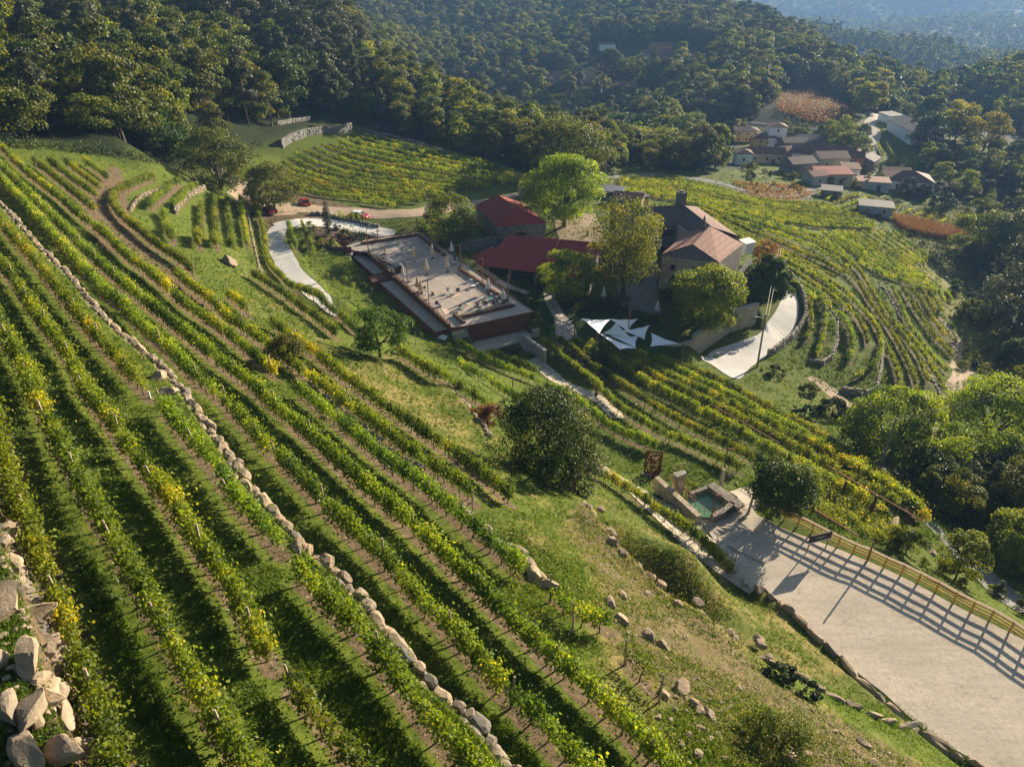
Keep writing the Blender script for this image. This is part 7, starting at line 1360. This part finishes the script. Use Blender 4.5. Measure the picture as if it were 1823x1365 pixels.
for x, y, l_ in ((740, 612, 'lone dark post in the grass beside the lone tree'), (560, 541, 'thin post in the young vines below the drive'), (588, 563, 'second thin post in the young vines'), (472, 500, 'post at the bottom of the flat plot wall'), (436, 492, 'post in the grass under the flat plot'), (1304, 1016, 'tall end post of the footpath vine row'), (1262, 1098, 'thin stake at the stone edging below the footpath vines'), (841, 915, 'end post of the vine row under the big oak'), (1020, 1128, 'stake among the knoll rocks'), (1173, 1250, 'leaning stake at the lower rough bank'), (556, 462, 'short post by the drive bend'), (531, 455, 'brown gate post beside the drive')):
    p = at(x, y); mb = MB(); mb.tube([(0, 0, -.3), (random.uniform(-.1, .1), random.uniform(-.1, .1), random.uniform(1.7, 2.4))], [.055, .045], 6); o = mb.build('wooden_post', 'post_wood'); o.location = tuple(map(float, p)); tag(o, l_, 'post')
# ------------------------------------------------------------------ pool and its surroundings
pool = thing('pool', 'small green water tank with stone rims', 'pool', V3(1260, 895, -45))
mb = MB(); mb.prism(PZs('1223,890 1232,879 1268,867 1304,897 1270,922 1244,920', -44.9), zc(-46), zc(-44.85)); mb.build('water', 'pool_water', pool, world=True)
def rim(name, P, w_, z0, z1, mat='stone_wall'):
    mb = MB(); P = list(P)
    for i_, (a, b) in enumerate(zip(P[:-1], P[1:])):
        d = (b-a)[:2]; L = np.linalg.norm(d); c = (a+b)/2; mb.box((c[0], c[1], (z0+z1)/2+.004*i_+.002*len(name)), (L+w_*.6, w_, z1-z0), math.atan2(d[1], d[0]))
    return mb.build(name, mat, pool, world=True)
rim('left_rim', PZs('1171,851 1207,884 1243,917', -44.3), .55, zc(-45.8), zc(-44.25), 'stone_building'); rim('back_rim', PZs('1232,877 1267,864', -44.4), .4, zc(-45.8), zc(-44.35)); rim('right_rim', PZs('1269,865 1292,882 1315,899', -44.4), 1.0, zc(-45.8), zc(-44.3)); rim('front_rim', PZs('1270,918 1285,911 1303,897', -44.4), .5, zc(-45.8), zc(-44.3))
sb = thing('stone_pier', 'squat granite block wall beside the pool stair', 'wall', V3(1208, 855, -45)); mb = MB(); mb.prism(PZs('1200,842 1218,838 1222,843 1205,849', -43.1), zc(-46.2), zc(-43.1)); mb.build('blocks', 'stone_building', sb, world=True); mb = MB(); mb.prism(PZs('1198,842 1218,836.5 1223,842 1205,850', -43.0), zc(-43.1), zc(-42.95)); mb.build('cap', 'concrete', sb, world=True)
railing('double brown handrail slanting down the pool wall', np.array([V3(1188, 855, -44.2), V3(1238, 900, -44.2)]), .9, 1.4, 'rust_bright', rails=(1.0, .55), r=.03); railing('brown railing above the granite block', PZs('1197,843 1218,837', -43.0), .8, .8, 'rust_bright', r=.025); railing('short brown railing at the pool front', PZs('1243,918 1254,914', -44.3), .9, 1.0, 'rust_bright', r=.025); railing('low brown railing on the front pool rim', PZs('1272,916 1289,907', -44.3), .8, 1.2, 'rust_bright', r=.025)
pp = thing('stone_pillar', 'tall pale stone pillar behind the pool', 'pillar', at(1282, 870)); mb = MB(); mb.box((0, 0, 1.1), (.34, .34, 2.6), .4, .8); mb.build('shaft', 'concrete', pp); mb = MB(); mb.box((0, 0, 2.45), (.34, .34, .12), .4); mb.build('cap', 'rock', pp)
gp = thing('gate_post', 'thick wooden gate post beside the round glossy tree', 'post', at(1331, 915)); mb = MB(); mb.tube([(0, 0, -.2), (.15, 0, 2.3)], [.14, .11], 8); mb.build('post', 'post_wood', gp); mb = MB(); mb.tube([(-.9, .3, .3), (0, 0, 1.3)], .02, 5); mb.tube([(-.9, .3, 1.5), (0, 0, .2)], .02, 5); mb.build('brace', 'cable', gp)
for i_, (x, y, s_, l_) in enumerate([(1301, 907, (1.0, .7, .7), 'smooth rock at the front of the pool'), (1318, 912, (1.1, .7, .6), 'rock between pool and gate post'), (1322, 925, (1.3, .6, .5), 'long low rock at the forecourt edge'), (1300, 850, (1.4, .5, .5), 'fallen stone slab behind the pool'), (1312, 862, (1.0, .5, .4), 'blue grey stone under the vines by the pool')]): boulder(l_, at(x, y), s_, 400+i_)
loft('patio', PS('1298,876 1312,884 1330,905'), PS('1328,866 1345,880 1352,900'), 'path_pale', .08, 12, 8)
# cut steel panel: a plate with real holes
pn = thing('steel_sign', 'tall rusty steel panel with flowing cut out marks', 'sign', at(1160, 845), -.12); NX, NY = 34, 64; r_ = np.random.default_rng(12); hole = np.zeros((NX, NY), bool)
def stroke(P, w_=1):
    P = resample(smooth(np.array(P, float), .5), step=.4)
    for x, y in P:
        for dx in range(-w_, w_+1):
            for dy in range(0, 2):
                i, j = int(x)+dx//2, int(y)+dy
                if 2 <= i < NX-2 and 2 <= j < NY-2: hole[i, j] = True
for P in ([(6, 6), (5, 12), (8, 17), (6, 21)], [(10, 8), (11, 15), (9, 22), (12, 26)], [(14, 5), (16, 10), (15, 16)], [(19, 8), (21, 14), (26, 16), (24, 22), (28, 27)], [(18, 28), (21, 24), (24, 30), (28, 33), (26, 37)], [(5, 28), (8, 26), (11, 30), (8, 34), (5, 37)], [(20, 38), (24, 42), (22, 47), (27, 50)], [(14, 44), (17, 48), (13, 52), (9, 54)], [(8, 56), (14, 58), (18, 55), (20, 59)], [(23, 54), (26, 58), (30, 56)], [(14, 20), (17, 24), (15, 30)], [(6, 42), (9, 46), (7, 50)]): stroke(P)
W2_, H2_ = 1.75, 3.1; mb = MB(); V = []; F = []
cx = np.linspace(-W2_/2, W2_/2, NX+1); cz = np.linspace(.1, H2_, NY+1)
for i in range(NX):
    for j in range(NY):
        if hole[i, j]: continue
        b_ = len(V); V += [(cx[a], y, cz[c]) for y in (-.02, .02) for a, c in ((i, j), (i+1, j), (i+1, j+1), (i, j+1))]; F += [(b_, b_+1, b_+2, b_+3), (b_+7, b_+6, b_+5, b_+4)]
        for di, dj, q in ((-1, 0, (0, 3, 7, 4)), (1, 0, (1, 5, 6, 2)), (0, -1, (0, 4, 5, 1)), (0, 1, (3, 2, 6, 7))):
            ii, jj = i+di, j+dj
            if not (0 <= ii < NX and 0 <= jj < NY) or hole[ii, jj]: F.append(tuple(b_+z for z in q))
mesh_np('plate', V, [np.array(F)], 'rust', pn); mb = MB(); mb.box((0, 0, .02), (1.9, .45, .2)); mb.build('base', 'concrete', pn)
# dark sign board by the fence
b0, b1 = at(1436.5, 984), at(1470, 976); sgn = thing('sign_board', 'dark sign board with pale lettering on two wooden legs', 'sign', (b0+b1)/2, math.atan2(b1[1]-b0[1], b1[0]-b0[0])); wd_ = float(np.linalg.norm((b1-b0)[:2]))
mb = MB(); mb.box((0, 0, 1.55), (wd_+.35, .06, .85)); mb.build('board', 'sign_dark', sgn); mb = MB(); mb.box((0, -.035, 1.16), (wd_+.35, .05, .10)); mb.build('pale_strip', 'white_tube', sgn)
mb = MB(); xx = -.45
for w_ in (.10, .06, .09, .05, .03, .08, .10, .05, .09, .07, .08): mb.box((xx, -.034, 1.62), (w_*.8, .012, .06)); xx += w_+.015
xx = -.25
for w_ in (.07, .09, .05, .08, .06, .07): mb.box((xx, -.034, 1.50), (w_*.8, .012, .035)); xx += w_+.012
mb.build('lettering', 'white_tube', sgn)
for s_ in (-1, 1): mb = MB(); mb.box((s_*wd_/2, .04, .9), (.09, .07, 2.2)); mb.build('leg', 'post_wood', sgn)
# wooden fence
fpx = '1372,911 1396,924 1420,936 1444.5,949 1491,972.7 1518,985.6 1545,996 1573.5,1010 1604,1023 1633,1038 1665,1053.6 1696.6,1072 1728,1088.7 1761,1104 1796,1125 1826,1146 1860,1168 1895,1190'
FP = PZs(fpx, -43.97); fc = thing('wooden_fence', 'long yellow brown timber rail fence along the gravel lot', 'fence', FP[0]); f0_ = np.array(fc.location)
for p in FP: mb = MB(); mb.box((0, 0, .5), (.11, .11, 1.3)); o = mb.build('post', 'fence_wood', fc); o.location = tuple(map(float, p-f0_))
for i_, (zz, s_, mt) in enumerate(((.40, (.04, .12), 'fence_wood'), (.70, (.04, .12), 'fence_wood'), (.98, (.04, .12), 'fence_wood'), (1.17, (.22, .05), 'rail_top'))):
    mb = MB()
    for a, b in zip(FP[:-1], FP[1:]):
        d = b-a; L = np.linalg.norm(d[:2]); sl = math.atan2(d[2], L); c = (a+b)/2-f0_; cs, sn = math.cos(-sl), math.sin(-sl); mb.box((c[0]+(.08 if i_ < 3 else 0)*d[1]/L*0, c[1], c[2]+zz), (np.linalg.norm(d)+.02, *s_), math.atan2(d[1], d[0]), rot=[[cs, 0, sn], [0, 1, 0], [-sn, 0, cs]])
    mb.build('top_board' if i_ == 3 else 'rail', mt, fc)
# pergola over the middle vines
def pergola(label, beam, posts_, ph=2.3):
    B = PP(*pts(beam).T, ph); B[:, 2] += ph; B = resample(B, 2) if len(B) == 2 else B; t = thing('pergola_frame', label, 'pergola', (*B[0][:2], B[0][2]-ph)); loc = np.array(t.location); mb = MB(); mb.tube([b-loc for b in B], .07, 6); mb.build('beam', 'rust_bright', t)
    for p in PS(posts_): mb = MB(); mb.box((*(p-loc)[:2], p[2]-loc[2]+ph/2-.05), (.2 if ph > 2 else .1, .2 if ph > 2 else .1, ph+.2)); mb.build('post', 'rust', t)
pergola('upper rusty pergola beam on posts among the vines', '1270,722 1388,789', '1284,751 1324,777 1368,800'); pergola('lower rusty pergola beam on posts near the fence', '1475,830 1560,880 1640,926', '1497,888 1550,914 1613,934')
pergola('low brown rail beside the yellow ground vines', '1435,898 1530,955', '1445,912 1500,942', .7)
# low sprawling vines beside the fence
def sprawl(label, poly, n, z, size, mat, seed, cat='ground vines', name='ground_vine'):
    r = np.random.default_rng(seed); P = pts(poly); px = r.uniform(P[:, 0].min(), P[:, 0].max(), n*3); py = r.uniform(P[:, 1].min(), P[:, 1].max(), n*3); k = in_poly(px, py, P); q = PP(px[k][:n], py[k][:n]); m_ = vnoise(q[:, 0], q[:, 1], 1.1, seed)+r.normal(0, .3, len(q)); q = q[m_ > -.25]; q[:, 2] += r.random(len(q))**1.5*z*(1+.6*vnoise(q[:, 0], q[:, 1], .9, seed+1)); V, F = leaf_quads(q, size, np.tile([0, 0, 1.], (len(q), 1)), .8, r)
    return tag(mesh_np(name, V, F, mat, None, {'tint': np.repeat(np.clip(.6+.25*r.standard_normal(len(q)), 0, 1), 4)}), label, cat, None, 'stuff')
sprawl('yellow green vines sprawling over the bank beside the fence', '1425,862 1470,862 1530,900 1580,930 1610,950 1570,965 1500,940 1440,905 1420,880', 9000, .9, .16, 'vine_leaf', 61)
sprawl('weeds on the bank between fence and lane', '1440,925 1520,965 1620,1005 1720,1070 1823,1130 1823,1110 1740,1060 1640,995 1560,960 1460,915', 5000, .35, .10, 'grass_blade', 62, 'weeds', 'weeds')
sprawl('brambles and scrub at the right of the lane', '1560,850 1640,860 1700,870 1823,850 1823,960 1720,940 1660,920 1600,890', 9000, 1.5, .17, 'leaf_olive', 63, 'scrub', 'scrub')
sprawl('dry brush and weeds right of the curved vineyard', '1560,405 1680,440 1760,470 1760,520 1700,520 1660,470 1600,430', 6000, 1.1, .35, 'leaf_grey', 64, 'scrub', 'scrub')
sprawl('mixed scrub beside the grass track', '1710,575 1823,600 1823,700 1760,690 1720,640', 8000, 1.4, .28, 'leaf_olive', 65, 'scrub', 'scrub')
sprawl('rough garden growth below the village', '1300,325 1420,328 1445,345 1400,362 1345,352', 3500, .8, .4, 'leaf_brown', 66, 'garden growth', 'garden_growth')
sprawl('brown autumn vines on the slope above the village', '1385,165 1440,160 1500,185 1525,205 1500,224 1430,216 1380,195', 9000, 1.6, .6, 'leaf_brown', 67, 'autumn vines', 'autumn_vines')
sprawl('dark vegetable plots and low vines below the village', '1490,345 1560,352 1640,372 1690,385 1690,405 1600,398 1500,378', 5500, .7, .4, 'leaf_oak', 68, 'garden growth', 'garden_growth')
sprawl('gardens and hedges right of the white village house', '1640,360 1740,375 1800,400 1760,440 1700,420 1640,385', 5500, 1.6, .42, 'leaf_olive', 69, 'scrub', 'scrub')
sprawl('dark undergrowth at the wood edge above the back field', '0,248 200,265 340,292 470,250 470,262 340,306 200,280 0,262', 8000, 1.3, .26, 'leaf_dark', 70, 'undergrowth', 'undergrowth')
sprawl('low undergrowth along the foot of the wooded ridge', '640,232 800,272 940,312 960,322 940,322 800,282 640,240', 5000, 1.2, .3, 'leaf_dark', 71, 'undergrowth', 'undergrowth')
sprawl('garden beds below the walnut trees', '1000,540 1060,545 1130,555 1180,575 1150,585 1080,560 1010,558', 4200, .9, .2, 'leaf_dark', 72, 'garden growth', 'garden_growth')
sprawl('bank growth left of the terrace below the young vines', '590,455 640,470 690,520 740,570 780,600 750,605 680,545 620,490', 7000, 1.0, .16, 'vine_leaf', 73, 'garden growth', 'bank_growth')
sprawl('weeds over the rough rocky bank', '1100,1150 1180,1150 1300,1210 1440,1290 1600,1400 1200,1400', 9000, .35, .085, 'leaf_olive', 74, 'weeds', 'weeds')
sprawl('weeds on the strip below the knoll', '1040,880 1090,900 1150,960 1230,1030 1320,1100 1290,1120 1190,1050 1100,970', 5200, .35, .09, 'leaf_olive', 75, 'weeds', 'weeds')
def maize():
    r = np.random.default_rng(8); P = pts('1585,390 1620,393 1690,410 1725,425 1700,432 1630,420 1600,408'); px = r.uniform(1580, 1730, 60000); py = r.uniform(388, 434, 60000); k = in_poly(px, py, P); q = PP(px[k][:26000], py[k][:26000]); h = r.uniform(.3, 2.2, len(q)); q[:, 2] += h; V, F = leaf_quads(q, .38, None, 0, r, .3)
    tag(mesh_np('maize', V, F, 'leaf_brown', None, {'tint': np.repeat(np.clip(.35+.2*r.standard_normal(len(q)), 0, .8), 4)}), 'strip of dry brown maize below the village', 'maize', None, 'stuff')
maize()
# young vines between drive and terrace
yv = [(510, 437), (522, 447), (549, 470), (556, 480), (573, 488), (578, 482), (585, 497), (596, 505), (602, 512), (570, 505), (588, 520), (612, 525), (625, 532), (604, 540), (640, 545), (560, 455), (566, 468), (617, 505), (630, 518), (648, 560), (632, 570), (606, 392), (612, 394), (622, 394), (630, 395), (640, 396), (648, 397), (586, 389), (597, 390), (690, 590), (770, 625), (800, 622)]
def young_vine():
    t = thing('young_vine', 'x', 'young vine', (0, 0, 0)); r = np.random.default_rng(5); C = np.c_[r.normal(0, .18, (150, 2)), r.uniform(.3, 1.5, 150)]; V, F = leaf_quads(C, .15, None, 0, r); mesh_np('foliage', V, F, 'vine_leaf', t, {'tint': np.repeat(np.clip(.55+.2*r.standard_normal(150), 0, 1), 4)}); mb = MB(); mb.tube([(0, 0, -.1), (0, 0, 1.3)], .02, 5); mb.build('stake', 'post_wood', t); return t
y0 = young_vine()
for i_, (x, y) in enumerate(yv):
    c_ = y0 if i_ == 0 else copy_tree(y0); p = at(x, y); c_.location = tuple(map(float, p)); s_ = random.uniform(.75, 1.3); c_.scale = (s_, s_, s_); c_.rotation_euler = (0, 0, random.uniform(0, 6))
    lo_ = 'growing in the line beside the parked red and white car' if 585 <= x <= 650 and y < 400 else ('on the grass below the lone dark tree' if x > 680 else 'on the grass between the pale drive and the terrace')
    c_['label'] = ORD[i_ % 30]+' small staked young vine '+lo_; c_['group'] = 'young vines '+lo_
# ------------------------------------------------------------------ cars
def car(label, px, py, rz, body, roof, L=4.1, Wd=1.75, Hc=1.5):
    t = thing('parked_car', label, 'car', at(px, py), rz); prof = [(-L/2, .35), (-L/2, .85), (-L/2+.12, 1.0), (-L*.30, Hc*.97), (-L*.10, Hc), (L*.10, Hc*.96), (L*.24, .98), (L*.46, .80), (L/2, .62), (L/2, .33)]
    def shell(pr, w0, w1, z0, nm, mat):
        V = []; n = len(pr)
        for s_ in (-1, 1):
            for x, z in pr: k = (z-.9)/(Hc-.9) if z > .9 else 0; V.append((x, s_*(w0*(1-k)+w1*k)/2, z))
        F = [(i, (i+1) % n, n+(i+1) % n, n+i) for i in range(n)]; c0 = len(V); xm = sum(p[0] for p in pr)/n; zm = sum(p[1] for p in pr)/n; V += [(xm, -w0/2*.99, zm), (xm, w0/2*.99, zm)]
        tri = [(c0, (i+1) % n, i) for i in range(n)]+[(c0+1, n+i, n+(i+1) % n) for i in range(n)]; return mesh_np(nm, V, [np.array(F), np.array(tri)], mat, t)
    shell([p for p in prof if p[1] < 1.01], Wd, Wd, 0, 'body', body)
    cab = [(-L*.46, .95), (-L*.31, Hc*.94), (-L*.10, Hc*.965), (L*.10, Hc*.93), (L*.25, .95)]; shell(cab, Wd*.95, Wd*.76, 0, 'windows', 'glass')
    mb = MB(); mb.box((-L*.10, 0, Hc*.965), (L*.42, Wd*.78, .06), 0, .92); mb.build('roof', roof, t)
    for s_ in (-1, 1):
        for x in (-L*.31, -L*.04, L*.17): mb = MB(); mb.box((x, s_*Wd*.425, 1.18), (.07, .05, .55), rot=[[1, 0, 0], [0, .97, s_*.25], [0, -s_*.25, .97]]); mb.build('pillar', body, t)
        for x in (-L*.31, L*.32):
            mb = MB(); mb.tube([(x, s_*(Wd/2-.16), .32), (x, s_*(Wd/2+.02), .32)], .32, 14); w_ = mb.build('wheel', 'tyre', t); mb = MB(); mb.tube([(x, s_*(Wd/2+.02), .32), (x, s_*(Wd/2+.035), .32)], .19, 10); mb.build('rim', 'metal_grey', w_)
        mb = MB(); mb.box((L/2-.04, s_*Wd*.36, .66), (.10, .34, .14)); mb.build('headlight', 'lamp_clear', t); mb = MB(); mb.box((-L/2+.02, s_*Wd*.40, .84), (.08, .22, .20)); mb.build('tail_light', 'lamp_red', t); mb = MB(); mb.box((L*.20, s_*(Wd/2+.08), .98), (.14, .14, .10)); mb.build('mirror', body, t)
    mb = MB(); mb.box((-L/2-.01, 0, .62), (.03, .5, .11)); mb.build('licence_plate', 'plate', t); mb = MB(); mb.box((-L/2-.005, 0, .42), (.05, Wd*.9, .16)); mb.build('bumper', 'metal_dark', t); return t
car('red hatchback parked left under the pale round tree', 481, 379, R(128), 'car_red', 'car_red'); car('red hatchback parked on the dirt road right of the round tree', 542, 365, R(118), 'car_red', 'car_red', 4.0); car('dark red car with white roof parked beside the low stone wall', 640, 389, R(-14), 'car_dark_red', 'car_white', 4.2, 1.8, 1.6)
# ------------------------------------------------------------------ the walker on the footpath
def person(label, px, py, rz):
    t = thing('person', label, 'person', at(px, py), rz); J = {'pel': (0, 0, .95), 'wst': (0, .01, 1.1), 'chs': (0, .02, 1.32), 'nck': (0, .01, 1.47), 'hdb': (0, .03, 1.55), 'hdt': (0, .03, 1.70), 'hpL': (-.10, 0, .90), 'knL': (-.11, .12, .50), 'anL': (-.11, .02, .09), 'toL': (-.12, .16, .04), 'hpR': (.10, 0, .90), 'knR': (.11, .02, .50), 'anR': (.11, -.22, .14), 'toR': (.12, -.10, .04), 'shL': (-.19, .01, 1.42), 'elL': (-.25, -.06, 1.15), 'wrL': (-.24, .06, .92), 'haL': (-.24, .10, .85), 'shR': (.19, .01, 1.42), 'elR': (.25, .04, 1.15), 'wrR': (.22, .20, .98), 'haR': (.21, .26, .93)}
    E = 'pel wst,wst chs,chs nck,nck hdb,hdb hdt,pel hpL,hpL knL,knL anL,anL toL,pel hpR,hpR knR,knR anR,anR toR,chs shL,shL elL,elL wrL,wrL haL,chs shR,shR elR,elR wrR,wrR haR'; rad = {'pel': .14, 'wst': .13, 'chs': .155, 'nck': .055, 'hdb': .085, 'hdt': .085, 'hpL': .095, 'hpR': .095, 'knL': .062, 'knR': .062, 'anL': .042, 'anR': .042, 'toL': .035, 'toR': .035, 'shL': .065, 'shR': .065, 'elL': .045, 'elR': .045, 'wrL': .032, 'wrR': .032, 'haL': .035, 'haR': .035}
    ks = list(J); me = bpy.data.meshes.new('body'); me.from_pydata([J[k] for k in ks], [tuple(ks.index(q) for q in e.split()) for e in E.split(',')], []); o = link(bpy.data.objects.new('body', me)); o.parent = t; sm = o.modifiers.new('skin', 'SKIN')
    for k, sv in zip(ks, me.skin_vertices[0].data): sv.radius = (rad[k], rad[k]); sv.use_root = (k == 'pel')
    o.modifiers.new('sub', 'SUBSURF').render_levels = 2
    b = NB('walker_clothes'); sp = b.n('ShaderNodeSeparateXYZ'); b.l(b.coord(), sp.inputs[0]); c = b.ramp(b.math('DIVIDE', sp.outputs[2], 1.8), [(0, (.05, .04, .035)), (.06, (.06, .08, .12)), (.53, (.16, .05, .06)), (.82, (.42, .24, .17))], 'CONSTANT'); b.bsdf(c, .8); me.materials.append(MATS['walker_clothes'])
    r = np.random.default_rng(3); C = r.normal(size=(260, 3)); C /= np.linalg.norm(C, axis=1)[:, None]; C = C[C[:, 2] > -.2]*.105+[0, .0, 1.66]; V, F = leaf_quads(C, .07, None, 0, r); mesh_np('hair', V, F, 'hair', t); mb = MB(); mb.box((0, -.20, 1.24), (.28, .16, .42), 0, .85); mb.build('backpack', 'shirt', t); return t
person('walker in dark red top with small backpack on the footpath', 1060.5, 713.5, .5)
# ------------------------------------------------------------------ haze: even air in a box round everything
def haze():
    mb = MB(); z0, z1 = min(float(GZ.min())-6, CZ-280), CZ+26; mb.box((0, 3450, (z0+z1)/2), (15000, 7200, z1-z0)); o = mb.build('haze', None); m = bpy.data.materials.new('haze_air'); m.use_nodes = True; nt_ = m.node_tree; nt_.nodes.clear(); out = nt_.nodes.new('ShaderNodeOutputMaterial'); pv = nt_.nodes.new('ShaderNodeVolumePrincipled'); pv.inputs['Color'].default_value = (.27, .50, .93, 1); pv.inputs['Density'].default_value = HAZE; pv.inputs['Anisotropy'].default_value = .15; nt_.links.new(pv.outputs[0], out.inputs['Volume']); o.data.materials.append(m); tag(o, 'thin blue air haze over the valley', 'haze', None, 'stuff')
HAZE = .00017
haze()
